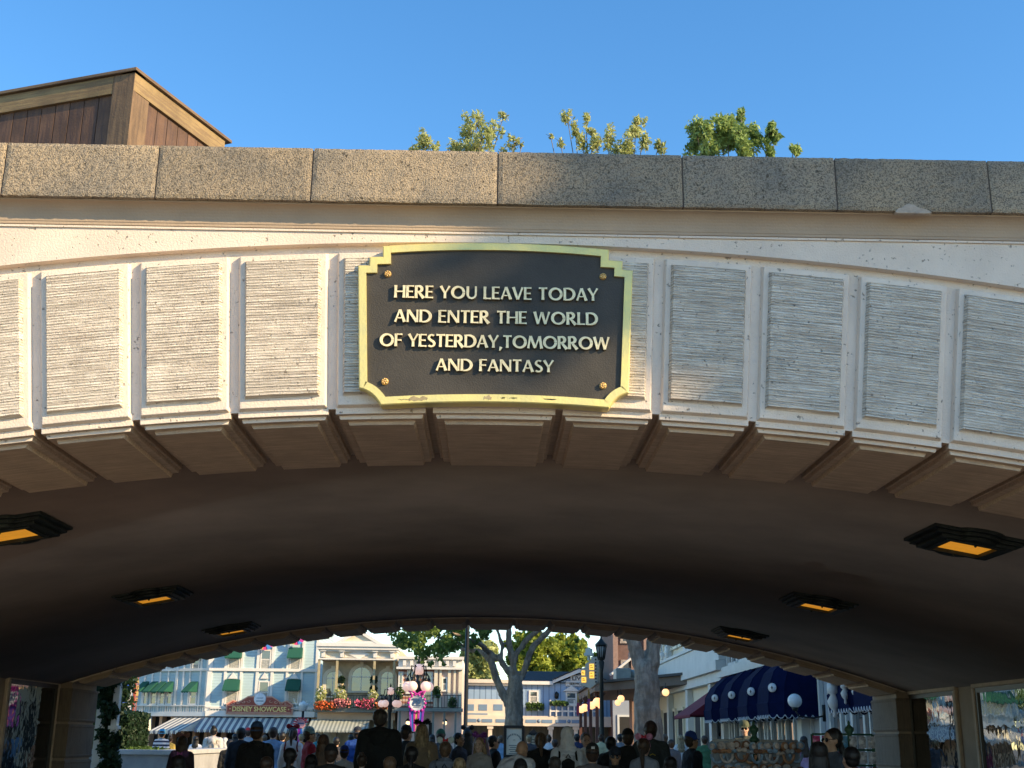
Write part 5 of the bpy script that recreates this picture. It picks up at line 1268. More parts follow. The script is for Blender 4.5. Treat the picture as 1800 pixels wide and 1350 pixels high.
for i, (a, b, c_) in enumerate(((1014, 1235, (.30, .04, .10)), (1033, 1228, (.20, .05, .28)))):
    p = P(a, b, 72 - 2 * i); t = thing('pennant', ['yellow and dark red pennant hanging from the arcade tip', 'yellow and purple pennant hanging from the arcade edge'][i], 'pennant', p, group='pennants on the arcade')
    s_ = 72 / F; m = MB(); m.prism([(0, 0), (4 * s_, 0), (3 * s_, 15 * s_), (1 * s_, 15 * s_)][::1], -.01, .02); m.build('yellow_cloth', mat('pennant_gold', (.35, .24, .06), .7), t)
    m = MB(); m.prism([(-1 * s_, -17 * s_), (2 * s_, -24 * s_), (4 * s_, -16 * s_), (4 * s_, -.01), (0, -.01)], -.01, .02); m.build('coloured_cloth', mat('pennant_%d' % i, c_, .7), t)
# --- stepped marquee sign
pm = P(1035, 1207, 66); mq = thing('marquee_sign', 'stepped pale marquee sign with glowing yellow panels above the arcade corner', 'marquee', (pm.x, 66, pm.z), R(-18)); s_ = 66 / F
M_mq = paint('marquee_cream', (.42, .39, .33))
m = MB(); m.prism([(-14 * s_, 2 * s_), (3 * s_, -3 * s_), (15 * s_, 6 * s_), (15 * s_, 50 * s_), (4 * s_, 50 * s_), (4 * s_, 44 * s_), (-6 * s_, 38 * s_), (-6 * s_, 32 * s_), (-14 * s_, 30 * s_)], 0, .5); m.build('body', M_mq, mq, bevel=.02)
m = MB(); m.box(-3 * s_, .1, 44 * s_, 0 * s_, .4, 66 * s_).box(-8 * s_, .0, 52 * s_, 5 * s_, .5, 57 * s_).box(-6 * s_, .05, 57 * s_, 3.5 * s_, .45, 64 * s_); m.build('cap_finial', paint('finial_green_white', (.50, .55, .53)), mq)
M_yel = mat('lit_yellow_panel', (.85, .50, .10), .5, emit=(1, .55, .07), estr=.75)
for (a, b, c, d) in ((-12.5, 19, -6.5, 27), (-12.5, 7, -4.5, 16), (1.5, 28, 9.5, 38), (1.5, 14, 9.5, 25)):
    m = MB(); m.box(a * s_, -.03, b * s_, c * s_, -.001, d * s_); o = m.build('lit_panel', M_yel, mq)
    m = MB(); m.box((a + 1.5) * s_, -.045, (b + 3) * s_, (c - 1.5) * s_, -.031, (b + 4.2) * s_).box((a + 1.5) * s_, -.045, (d - 3.5) * s_, (c - 3) * s_, -.031, (d - 2.4) * s_); m.build('panel_print', mat('orange_print', (.55, .18, .03), .6), o)
m = MB()
for k in range(8): m.ball((12.5 * s_, -.03, (8 + 5.3 * k) * s_), .05, 8, 6)
m.build('bulbs', M_ink, mq)
# ================================================================ street furniture
def lathe_thing(t, name, prof, m_, n=14): m = MB(); m.lathe(prof, n=n); return m.build(name, m_, t)
M_gglobe = mat('opal_globe', (.80, .62, .54), .35, .05, 3, emit=(1, .62, .5), estr=.32); M_postg = mat('lamp_post_green_black', (.02, .024, .022), .5, .1, 6, metal=.2)
def globe_lamp(label, px, Y, pytop, rpx, spread, pylow, nlow):
    p = P(px, 1280, Y); t = thing('street_lamp', label, 'street lamp', (p.x, Y, 0), group='globe street lamps'); s_ = Y / F
    zt = P(px, pytop, Y).z; r = rpx * s_; zl = P(px, pylow, Y).z; w = spread * s_
    lathe_thing(t, 'post', [(.22, 0), (.22, .12), (.13, .2), (.11, .7), (.07, .8), (.055, zl - .3), (.09, zl - .25), (.06, zl - .1), (.08, zl + .12), (.04, zt - r - .12), (.07, zt - r - .03), (.06, zt - r + .01)], M_postg)
    m = MB(); m.ball((0, 0, zt), r, 20, 14); m.build('globe', M_gglobe, t)
    for k in range(nlow):
        a = 2 * math.pi * k / nlow + .45
        x, y = w * math.cos(a), w * math.sin(a)
        m = MB(); m.ball((x, y, zl), r * .9, 20, 14); m.build('globe', M_gglobe, t)
        m = MB(); m.tube([(0, 0, zl - .15), (x * .5, y * .5, zl - .02), (x * .8, y * .8, zl + r + .18), (x, y, zl + r + .10), (x, y, zl + r * .9)], .02, 6); m.lathe([(.05, zl + r * .93), (.045, zl + r + .03), (.02, zl + r + .08)], c=(x, y, 0), n=10)
        m.tube([(0, 0, zl + .1), (x * .35, y * .35, zl + .45), (x * .65, y * .65, zl + .5), (x * .75, y * .75, zl + .3)], .018, 5); m.build('arm', M_iron, t)
    m = MB(); m.lathe([(.02, zt + r), (.035, zt + r + .05), (.001, zt + r + .15)], n=8); m.build('finial', M_iron, t); return t
globe_lamp('tall street lamp with pinkish globes and a round banner before the brick building', 733, 30, 1177, 9.6, 19, 1207, 5)
globe_lamp('shorter-looking street lamp with pinkish globes farther off in front of the flower boxes', 684, 44, 1215, 6.6, 15, 1237, 5)
# banner with the number
pb = P(733, 1236, 29.8); bn_ = thing('anniversary_banner', 'round silver banner reading 70 with purple, blue and yellow ribbons on the tall globe lamp', 'banner', (pb.x, 29.78, pb.z)); s_ = 29.8 / F
cols = {'banner_purple': (.24, .03, .42), 'banner_royal': (.03, .20, .62), 'banner_gold': (.62, .48, .12), 'banner_magenta': (.52, .03, .34), 'banner_silver': (.55, .58, .66)}
for k, v in cols.items(): mat(k, v, .6, .1, 5)
order = ['banner_purple', 'banner_royal', 'banner_magenta', 'banner_gold', 'banner_magenta', 'banner_royal', 'banner_purple']
for k, nm in enumerate(order):
    x0 = (-13.5 + 27 * k / 7) * s_; x1 = (-13.5 + 27 * (k + 1) / 7) * s_; f = .72; m = MB()
    m.prism([(x0 * f, -46 * s_), (x1 * f, -46 * s_), (x1, -6 * s_), (x0, -6 * s_)], .0 + .012 * (k % 2), .03 + .012 * (k % 2)); m.build('ribbon', MATS[nm], bn_)
m = MB(); m.M = Matrix.Rotation(math.pi / 2, 4, 'X'); m.lathe([(13.5 * s_, -.03), (13.5 * s_, .02), (12.2 * s_, .035), (11.5 * s_, .02), (.001, .021)], n=26); o = m.build('disc', MATS['banner_silver'], bn_)
m = MB()
for k in range(14):
    a = 2 * math.pi * k / 14; m.ball((14 * s_ * math.cos(a), -.02, 14 * s_ * math.sin(a)), (.035, .03, .035), 8, 6)
m.tube([(-8 * s_, -.02, 13 * s_), (-14 * s_, -.02, 20 * s_), (-6 * s_, -.02, 18 * s_), (0, -.02, 14 * s_), (6 * s_, -.02, 18 * s_), (14 * s_, -.02, 20 * s_), (8 * s_, -.02, 13 * s_)], .03, 6); m.build('bow_trim', MATS['banner_magenta'], bn_)
text('numerals', '70', mat('numeral_blue', (.04, .10, .22), .5), bn_, (0, -.035, 3.0 * s_), 14 * s_, 10 * s_, bold=.05, ext=.008)
m = MB(); m.box(-7 * s_, -.034, -4 * s_, 7 * s_, -.026, -3 * s_).box(-5 * s_, -.034, -6.5 * s_, 5 * s_, -.026, -5.6 * s_); m.build('small_print', MATS['numeral_blue'], bn_)
m = MB(); m.box(-.03, .03, -.25, .03, .16, .02); m.build('bracket', M_iron, bn_)
# third lamp with ring banner
p = P(531, 1280, 46); t = thing('street_lamp', 'slim street lamp with a white glass lantern in front of the clapboard shop', 'street lamp', (p.x, 46, 0)); s_ = 46 / F; zt = P(531, 1250, 46).z
lathe_thing(t, 'post', [(.16, 0), (.16, .15), (.07, .3), (.045, zt)], M_postg)
lathe_thing(t, 'lantern', [(.09, zt), (.17, zt + .2), (.16, zt + .26), (.02, zt + .36)], mat('white_lantern_glass', (.75, .76, .74), .3), 8)
m = MB()
for k in range(10): a = k * .63; m.tube([(0, 0, zt + .1), (.3 * math.cos(a), .1 * math.sin(a), zt + .2 + .1 * math.sin(k)), (.45 * math.cos(a), .15 * math.sin(a), zt + .45 * abs(math.sin(k * 1.3)))], .012, 5)
m.build('scroll_ornament', M_white, t)
p = P(529, 1272, 45.8); t = thing('anniversary_banner', 'pink ringed banner with purple and blue ribbons on the slim lamp before the clapboard shop', 'banner', (p.x, 45.8, p.z))
m = MB(); m.M = Matrix.Rotation(math.pi / 2, 4, 'X'); m.lathe([(8 * s_, -.03), (8 * s_, .02), (6 * s_, .04), (5.6 * s_, .02), (.001, .021)], n=22); m.build('disc', mat('banner_pink', (.75, .35, .38), .6), t)
m = MB()
for k in range(8): a = .3 + math.pi * k / 7.6; m.tube([(7 * s_ * math.cos(a), -.02, 7 * s_ * math.sin(a)), (13 * s_ * math.cos(a), -.02, 11 * s_ * math.sin(a))], .03, 5)
m.build('bow_trim', MATS['banner_red'], t)
for k, nm in enumerate(('banner_magenta', 'banner_purple', 'banner_royal', 'banner_silver')):
    x0 = (-5 + 2.5 * k) * s_; m = MB(); m.prism([(x0 * .8, -30 * s_), (x0 * .8 + 2.2 * s_, -30 * s_), (x0 + 2.5 * s_, -6 * s_), (x0, -6 * s_)], .0 + .012 * (k % 2), .03 + .012 * (k % 2)); m.build('ribbon', MATS[nm], t)
m = MB(); m.box(-5 * s_, -.035, -.5 * s_, 5 * s_, -.024, 1.6 * s_); m.build('small_print', MATS['numeral_blue'], t)
# flagpole
p = P(818, 1280, 27); t = thing('flagpole', 'thin dark flagpole standing left of the forked tree', 'flagpole', (p.x, 27, 0))
lathe_thing(t, 'pole', [(.14, 0), (.13, .3), (.045, .35), (.038, 12), (.001, 12.05)], M_iron, 12); lathe_thing(t, 'ball_finial', [(.03, 12.04), (.09, 12.12), (.03, 12.2)], M_gold)
# lantern lamp
p = P(1058, 1280, 48); t = thing('street_lamp', 'tall dark street lamp with a tapered glass lantern against the yellow trees', 'street lamp', (p.x, 48, 0)); s_ = 48 / F
z0 = P(1058, 1158, 48).z; z1 = P(1058, 1135, 48).z; z2 = P(1058, 1123, 48).z; z3 = P(1058, 1113, 48).z
lathe_thing(t, 'post', [(.2, 0), (.2, .2), (.1, .4), (.075, z0 - 1.2), (.09, z0 - 1.15), (.07, z0 - .5), (.13, z0 - .12), (.06, z0 - .05), (.12, z0)], M_postg)
lathe_thing(t, 'lantern_glass', [(5.2 * s_, z0 + .02), (8.8 * s_, z1)], mat('lantern_pale_glass', (.50, .52, .54), .2), 6)
m = MB()
for k in range(6):
    a = k * math.pi / 3; m.tube([(5.4 * s_ * math.cos(a), 5.4 * s_ * math.sin(a), z0), (9 * s_ * math.cos(a), 9 * s_ * math.sin(a), z1)], .022, 5)
    a += math.pi / 6; m.tube([(4.8 * s_ * math.cos(a), 4.8 * s_ * math.sin(a), z0), (7.9 * s_ * math.cos(a), 7.9 * s_ * math.sin(a), z1)], .012, 5)
m.lathe([(10.2 * s_, z1 - .03), (10.4 * s_, z1 + .05), (6 * s_, (z1 + z2) / 2 + .02), (2 * s_, z2), (1.2 * s_, z2 + .06), (.5 * s_, z3), (.001, z3 + .02)], n=6); m.lathe([(5.8 * s_, z0 - .05), (5.6 * s_, z0 + .05)], n=6); m.build('cage', M_postg, t)
# globe on the pale column
p = PX(1397, 1232, XS - 1.1); t = thing('globe_light', 'unlit white globe lamp on a bracket in front of the large navy awning', 'globe light', p)
rg = 12 * p.y / F; m = MB(); m.ball((0, 0, 0), rg, 22, 16); m.build('globe', mat('white_globe', (.74, .76, .78), .25), t)
m = MB(); m.lathe([(.07, -rg - .07), (.09, -rg * .9)], n=10); m.tube([(0, 0, -rg - .05), (.1, 0, -rg - .22), (.5, 0, -rg - .26), (.8, 0, -rg - .2)], .025, 6); m.tube([(.8, 0, -rg - .35), (.8, 0, -rg + .1)], .05, 6); m.build('bracket', M_iron, t)
# notice boards in front of the tree
for (a, b, c, d, Y, lab, nm) in ((886, 1275, 921, 1310, 32, 'black-framed cream notice board with curved lettering at the foot of the forked tree', 0), (929, 1288, 946, 1314, 36, 'smaller tan notice board with a shaped top right of the framed one', 1)):
    p = P((a + c) / 2, d, Y); t = thing('notice_board', lab, 'notice board', (p.x, Y, 0)); s_ = Y / F; w = (c - a) / 2 * s_; zt = P(a, b, Y).z; zb_ = P(a, d, Y).z - .3
    m = MB(); fr = .07; m.box(-w, -.03, zb_, -w + fr, .05, zt).box(w - fr, -.03, zb_, w, .05, zt).box(-w + fr, -.029, zt - fr, w - fr, .05, zt).box(-w + fr, -.029, zb_, w - fr, .05, zb_ + fr).box(-w, -.02, 0, -w + .06, .04, zb_ - .001).box(w - .06, -.02, 0, w, .04, zb_ - .001); m.build('frame', M_iron, t)
    m = MB(); m.box(-w + fr - .01, 0, zb_ + fr - .01, w - fr + .01, .03, zt - fr + .01); m.build('panel', M_cream if nm == 0 else M_stone, t)
    if nm == 0:
        m = MB(); zc_ = zt - .36
        for k in range(11):
            a_ = R(165 - 15 * k); x, z = .17 * math.cos(a_), .14 * math.sin(a_); m.box(x - .012, -.008, zc_ + z - .02, x + .012, -.001, zc_ + z + .025)
        for k in range(5): m.box(-.13 + .03 * (k % 2), -.008, zc_ - .14 - .05 * k, .13 - .03 * (k % 2), -.001, zc_ - .12 - .05 * k)
        m.lathe([(.03, 0), (.03, .01), (.001, .011)], c=(0, -.004, zc_ + .0), n=8); m.build('print', MATS['grey_green_paint'], t)
    else:
        m = MB()
        for k in range(5): m.box(-.07, -.008, zt - .2 - .07 * k, .07, -.001, zt - .18 - .07 * k)
        m.prism([(-w * .7, zt), (w * .7, zt), (0, zt + .12)], -.02, .04); m.build('print', M_dbrown, t)
# ================================================================ left foreground beyond the passage
yW = 24.0; xa_, xb_ = P(165, 1320, yW).x, P(303, 1320, yW).x; zw = P(240, 1318, yW).z
t = thing('planter_wall', 'low grey rendered planter wall left of the crowd under the hedge', 'planter wall', (0, yW, 0)); M_ren = mat('grey_render', (.42, .42, .43), .9, .15, 2, bump=.004, bscale=60)
m = MB(); m.box(xa_ - 3, 0, 0, xb_, .35, zw - .09).box(xb_ - .35, .351, 0, xb_, 6, zw - .09); m.build('wall', M_ren, t)
m = MB(); m.box(xa_ - 3.02, -.04, zw - .088, xb_ + .04, .39, zw).box(xb_ - .39, .391, zw - .088, xb_ + .04, 6, zw); m.box(xa_ - 3, -.02, zw - .50, xb_ + .02, -.001, zw - .47); m.build('cap', mat('pale_cap_stone', (.50, .50, .50), .8, .1, 3), t, bevel=.012)
m = MB(); m.box(xa_ - 3, .36, 0, xb_ - .4, 6, zw - .12); tag(m.build('planting_soil', mat('soil', (.05, .035, .025), .95)), kind='structure')
tag(link('lawn', leafmesh('lawn', [(xa_ - 1 + (xb_ - xa_) * k / 7, 1.4, 0) for k in range(8)], [(.6, .9, .10)] * 8, 6000, .07, 77), M_leafB, None, (0, yW, zw - .06)), kind='stuff')
p0 = P(203, 1312, 25.2); p1 = P(240, 1252, 25.2)
def hedge(label, x0, x1, y0, y1, z0, z1, n, sd):
    t = thing('clipped_hedge', label, 'hedge', ((x0 + x1) / 2, (y0 + y1) / 2, z0)); r = np.random.default_rng(sd)
    W, D, H = x1 - x0, y1 - y0, z1 - z0
    m = MB(); m.box(-W * .42, -D * .42, 0, W * .42, D * .42, H * .92); m.build('inner_growth', mat('hedge_core', (.012, .02, .01), .95), t)
    c = [(x * W / 2 * .86, y * D / 2 * .86, (z + 1) * H / 2 * .92) for x in np.linspace(-1, 1, 6) for y in np.linspace(-1, 1, 6) for z in np.linspace(-1, 1, 8)]
    link('foliage', leafmesh('foliage', c, [(W * .13, D * .13, H * .11)] * len(c), n, .05, sd), M_leafE, t)
hedge('dark green clipped block hedge on the planter wall at the left', p0.x, p1.x, 24.8, 26.2, zw - .1, p1.z, 9000, 5)
pq = P(243, 1262, 26.6); hedge('second dark clipped hedge just showing behind the block hedge', P(232, 1262, 26.8).x, P(250, 1262, 26.8).x, 26.4, 27.4, zw - .1, pq.z, 3000, 6)
# ivy-grown posts
t = thing('ivy_trellis', 'pair of pale posts overgrown with trailing ivy beside the left stone pier', 'trellis', (P(190, 1300, 21.6).x, 21.6, 0)); x0 = P(190, 1300, 21.6).x
for a, w in ((177, .07), (202, .05)):
    x = P(a, 1270, 21.6).x - x0; m = MB(); m.box(x - w, -.07, 0, x + w, .07, 3.1).box(x - w - .03, -.1, 1.55, x + w + .03, .1, 1.6); m.build('post', M_white, t)
m = MB(); m.box(P(177, 1270, 21.6).x - x0, -.05, 3.101, P(202, 1270, 21.6).x - x0 + .3, .05, 3.2); m.build('beam', M_white, t)
c = []; r_ = random.Random(4)
for k in range(46):
    z = r_.uniform(.1, 3.2); c.append((math.sin(z * 2.2) * .06 + r_.uniform(-.13, .13), r_.uniform(-.14, .05), z))
link('ivy', leafmesh('ivy', c, [(.11, .10, .16)] * len(c), 5200, .055, 8, droop=.8), M_leafD, t)
t = thing('leafy_shrub', 'dark loose shrub between the ivy posts and the vertical street sign', 'shrub', (P(207, 1250, 30).x, 30, 0))
link('foliage', leafmesh('foliage', [(0, 0, z) for z in np.linspace(.3, 3.2, 9)], [(.42, .4, .35)] * 9, 2600, .08, 9), M_leafD, t)
m = MB(); m.tube([(0, 0, 0), (.03, 0, 2.8)], [.05, .02], 6); m.build('stem', M_twig, t)
# a far belt of woodland closing the view beyond the town
cc = [(x, 170 + 6 * math.sin(x), 4 + 2.5 * math.sin(x * .7)) for x in range(-150, 151, 5)]
tag(link('woodland', leafmesh('woodland', cc, [(5, 5, 4.5)] * len(cc), 26000, .9, 12), M_leafB), kind='stuff')
# ================================================================ people
def voxelize(mb, name, vox, smooth=3):
    me = mb.mesh('tmp'); o = bpy.data.objects.new('tmp', me); COL.objects.link(o)
    md = o.modifiers.new('r', 'REMESH'); md.mode = 'VOXEL'; md.voxel_size = vox; md.use_smooth_shade = True
    md = o.modifiers.new('s', 'SMOOTH'); md.iterations = smooth; md.factor = .5
    dg = bpy.context.evaluated_depsgraph_get(); out = bpy.data.meshes.new_from_object(o.evaluated_get(dg)); out.name = name
    bpy.data.objects.remove(o); bpy.data.meshes.remove(me); return out
def skeleton(fem, arms, bend):
    sw = .138 if fem else .160; hp = .095
    J = {}
    for s in (-1, 1):
        J['sh', s] = Vector((s * sw, 0, 1.42)); J['hip', s] = Vector((s * hp, 0, .92)); J['kn', s] = Vector((s * (hp + .015), .015, .49)); J['an', s] = Vector((s * (hp + .02), -.02, .09))
        if arms == 'down':
            J['el', s] = Vector((s * (sw + .05), -.03, 1.12)); J['wr', s] = Vector((s * (sw + .055), .05, .88))
        elif arms == 'bent':
            J['el', s] = Vector((s * (sw + .045), -.01, 1.12)); J['wr', s] = Vector((s * (sw - .04), .22, 1.20))
        else:  # 'up': one forearm raised as if holding a phone, the other down
            if s > 0: J['el', s] = Vector((s * (sw + .03), .10, 1.17)); J['wr', s] = Vector((s * (sw - .08), .26, 1.38))
            else: J['el', s] = Vector((s * (sw + .05), -.03, 1.12)); J['wr', s] = Vector((s * (sw + .055), .05, .88))
    return J, sw, hp
def bender(b):
    M = Matrix.Translation((0, 0, .95)) @ Matrix.Rotation(-b, 4, 'X') @ Matrix.Translation((0, 0, -.95)); return M
def torso(m, sw, fem, g):        # g = clothing thickness
    m.ball((0, 0, 1.36), (sw + .02 + g, .105 + g, .10 + g)); m.ball((0, .005, 1.24), (.155 + g + (0 if fem else .015), .112 + g, .17)); m.ball((0, 0, 1.10), (.135 + g + (0 if fem else .02), .10 + g, .16)); m.ball((0, -.01, .98), (.165 + g, .115 + g, .13))
    for q in (-1, 1): m.cap((0, -.02, 1.475), (q * (sw - .01), -.01, 1.425), .055 + g * .7, .050 + g * .8)
    m.cap((-sw + .03, -.01, 1.42), (sw - .03, -.01, 1.42), .058 + g, .058 + g); m.cap((0, -.01, 1.42), (0, -.005, 1.49), .075 + g * .5, .058 + g * .4)
    if fem:
        for s in (-1, 1): m.ball((s * .07, .085 + g * .6, 1.27), (.062, .05, .06))
_cache = {}
def body_mesh(fem, arms, bend=0):
    k = ('b', fem, arms, bend)
    if k in _cache: return _cache[k]
    J, sw, hp = skeleton(fem, arms, bend); m = MB()
    for s in (-1, 1):
        m.cap(J['hip', s], J['kn', s], .082, .052); m.cap(J['kn', s], J['kn', s].lerp(J['an', s], .35) + Vector((0, -.015, 0)), .052, .055); m.cap(J['kn', s].lerp(J['an', s], .35) + Vector((0, -.015, 0)), J['an', s], .054, .036)
        m.cap(J['an', s] + Vector((0, -.03, -.045)), J['an', s] + Vector((0, .13, -.06)), .04, .032)
    m.M = bender(bend) if bend else None
    torso(m, sw, fem, 0)
    for s in (-1, 1):
        a, e, w = J['sh', s], J['el', s], J['wr', s]
        m.cap(a, e, .05 if not fem else .043, .037 if not fem else .033); m.cap(e, w, .038 if not fem else .033, .025)
        d = (w - e).normalized(); side = Vector((1, 0, 0)) if abs(d.x) < .8 else Vector((0, 0, 1)); side = (side - d * side.dot(d)).normalized(); nrm = d.cross(side)
        c = w + d * .05
        if arms == 'down': side, nrm = Vector((0, 1, 0)) - d * d.y, Vector((1, 0, 0)); side.normalize()
        # palm, four unequal fingers with a bend, and a thumb from the side of the palm
        for q in (-1, -.33, .33, 1): m.cap(w + d * .015 + side * q * .015, w + d * .085 + side * q * .030, .016, .0125)
        curl = nrm * (-s if arms == 'down' else 1)
        for q, ln in ((-1, .058), (-.33, .072), (.33, .078), (1, .068)):
            b0 = w + d * .088 + side * q * .033; b1 = b0 + d * ln * .55 + curl * .008; b2 = b1 + d * ln * .32 + curl * ln * .38
            m.cap(b0, b1, .0092, .0088, 8); m.cap(b1, b2, .0088, .0075, 8)
        b0 = w + d * .03 + side * .03; b1 = b0 + d * .035 + side * .035 + curl * .01; m.cap(b0, b1, .013, .0105, 8); m.cap(b1, b1 + d * .03 + curl * .012, .0105, .009, 8)
    # neck and head with brow, nose, lips, chin and ears
    m.cap((0, -.012, 1.44), (0, .0, 1.56), .056 if not fem else .047, .052 if not fem else .045)
    m.ball((0, -.012, 1.655), (.074, .094, .094), 20, 14); m.ball((0, .022, 1.60), (.061, .066, .078), 18, 12); m.ball((0, .05, 1.553), (.034, .032, .026), 12, 8)
    m.cap((-.035, .070, 1.664), (.035, .070, 1.664), .013, .013); m.cap((0, .080, 1.655), (0, .098, 1.617), .008, .013); m.ball((-.013, .088, 1.612), (.009, .010, .008), 8, 6); m.ball((.013, .088, 1.612), (.009, .010, .008), 8, 6)
    m.cap((-.018, .079, 1.583), (.018, .079, 1.583), .0075, .0075); m.cap((-.014, .077, 1.573), (.014, .077, 1.573), .0075, .0075)
    for s in (-1, 1): m.ball((s * .077, -.008, 1.633), (.010, .020, .030), 10, 8); m.ball((s * .038, .055, 1.608), (.026, .026, .026), 10, 8)
    _cache[k] = voxelize(m, 'body', .0088, 2); return _cache[k]
def top_mesh(fem, arms, longs, g, bend=0):
    k = ('t', fem, arms, longs, g, bend)
    if k in _cache: return _cache[k]
    J, sw, hp = skeleton(fem, arms, bend); m = MB(); m.M = bender(bend) if bend else None
    torso(m, sw, fem, g); m.ball((0, -.008, .95), (.172 + g, .122 + g, .10))
    for s in (-1, 1):
        a, e, w = J['sh', s], J['el', s], J['wr', s]; r = (.05 if not fem else .043) + g * 1.1
        if longs: m.cap(a, e, r + .006, .045 + g); m.cap(e, e.lerp(w, .93), .045 + g, .033 + g * .7)
        else: m.cap(a, a.lerp(e, .72), r + .008, .055 + g)
    _cache[k] = voxelize(m, 'shirt', .013, 3); return _cache[k]
def legs_mesh(fem, g):
    k = ('l', fem, g)
    if k in _cache: return _cache[k]
    J, sw, hp = skeleton(fem, 'down', 0); m = MB()
    m.ball((0, -.012, .93), (.168 + g, .120 + g, .12))
    for s in (-1, 1): m.cap(J['hip', s], J['kn', s], .088 + g, .062 + g); m.cap(J['kn', s], J['an', s] + Vector((0, 0, .03)), .062 + g, .052 + g)
    _cache[k] = voxelize(m, 'trousers', .015, 3); return _cache[k]
def shoes_mesh():
    if 'sh' in _cache: return _cache['sh']
    m = MB()
    for s in (-1, 1): x = s * .115; m.cap((x, -.055, .052), (x, .13, .04), .050, .040); m.box(x - .045, -.10, 0, x + .045, .165, .03)
    _cache['sh'] = voxelize(m, 'shoes', .013, 2); return _cache['sh']
def hair_mesh(style):
    k = ('h', style)
    if k in _cache: return _cache[k]
    m = MB(); m.ball((0, -.026, 1.672), (.085, .094, .092), 20, 14); m.ball((0, -.045, 1.63), (.080, .070, .080), 16, 12)
    r = random.Random(len(style) * 7)
    for i in range(54):              # locks following the skull
        a = math.pi * (1.0 + i / 53.0) + r.uniform(-.05, .05); pts = []
        lo_ = r.uniform(-.65, -.35) if style not in ('long', 'longwave') else -.9
        for j in range(6):
            b = 1.45 + (lo_ - 1.45) * j / 5; pts.append((.088 * math.cos(a) * math.cos(b), -.028 + .099 * math.sin(a) * math.cos(b), 1.674 + .094 * math.sin(b) + r.uniform(-.003, .003)))
        m.tube(pts, [.004, .0075, .0085, .008, .007, .004], 5)
    if style == 'short':
        for i in range(40):
            a = r.uniform(0, 2 * math.pi); b = r.uniform(.1, 1.3); d = Vector((math.cos(a) * math.cos(b), math.sin(a) * math.cos(b) * .9, math.sin(b)))
            p = Vector((0, -.026, 1.672)) + Vector((d.x * .083, d.y * .09, d.z * .088)); m.ball(p, .014, 8, 6)
    if style in ('long', 'longwave'):
        m.ball((0, -.065, 1.56), (.092, .055, .13)); m.ball((0, -.085, 1.44), (.11, .045, .14)); m.ball((0, -.10, 1.34), (.10, .035, .10))
        for s in (-1, 1): m.cap((s * .075, -.01, 1.66), (s * .088, -.01, 1.47), .022, .024); m.cap((s * .088, -.01, 1.47), (s * .11, .02, 1.36), .024, .016)
        for i in range(26):
            x = r.uniform(-.10, .10); m.cap((x * .8, -.10 + abs(x) * .3, 1.60), (x * 1.1 + r.uniform(-.015, .015), -.125 + abs(x) * .4, r.uniform(1.26, 1.38)), .013, .007, 8)
        if style == 'longwave':
            for i in range(20): x = r.uniform(-.12, .12); m.ball((x, -.10, r.uniform(1.25, 1.5)), (.03, .03, .05), 8, 6)
    if style == 'pony':
        m.ball((0, -.125, 1.70), (.032, .03, .032)); m.cap((0, -.14, 1.69), (0, -.175, 1.60), .034, .038); m.cap((0, -.175, 1.60), (.01, -.165, 1.44), .038, .014)
    if style == 'lowpony': m.cap((0, -.11, 1.60), (0, -.135, 1.52), .034, .036); m.cap((0, -.135, 1.52), (.01, -.135, 1.30), .036, .012)
    if style == 'bun':
        m.ball((0, -.10, 1.755), (.052, .050, .046))
        for i in range(10): a = i * .63; m.ball((.035 * math.cos(a), -.10 + .035 * math.sin(a), 1.765 + .01 * (i % 3)), .018, 8, 6)
    _cache[k] = voxelize(m, 'hair', .0065, 1); return _cache[k]
SK = {k: mat('skin_' + k, c, .5, .06, 12, spec=.4) for k, c in dict(fair=(.60, .38, .28), tan=(.45, .27, .17), brown=(.25, .13, .08), pale=(.66, .46, .36)).items()}
HR = {k: mat('hair_' + k, c, .5, .3, 18, ribs=(45, 45, 5, tuple(v * .25 for v in c), .8), ribamp=.008) for k, c in dict(black=(.012, .010, .010), brown=(.075, .042, .026), mid=(.19, .115, .065), blond=(.46, .33, .18), grey=(.085, .072, .062), red=(.13, .065, .035)).items()}
def cloth(c, nm=None, **k): 
    nm = nm or 'cloth_%02x%02x%02x' % tuple(int(min(1, v) * 255) for v in c); return mat(nm, c, .9, .12, 3, bump=.04, bscale=11, **k)
M_eye = mat('eye_dark', (.02, .015, .012), .2)
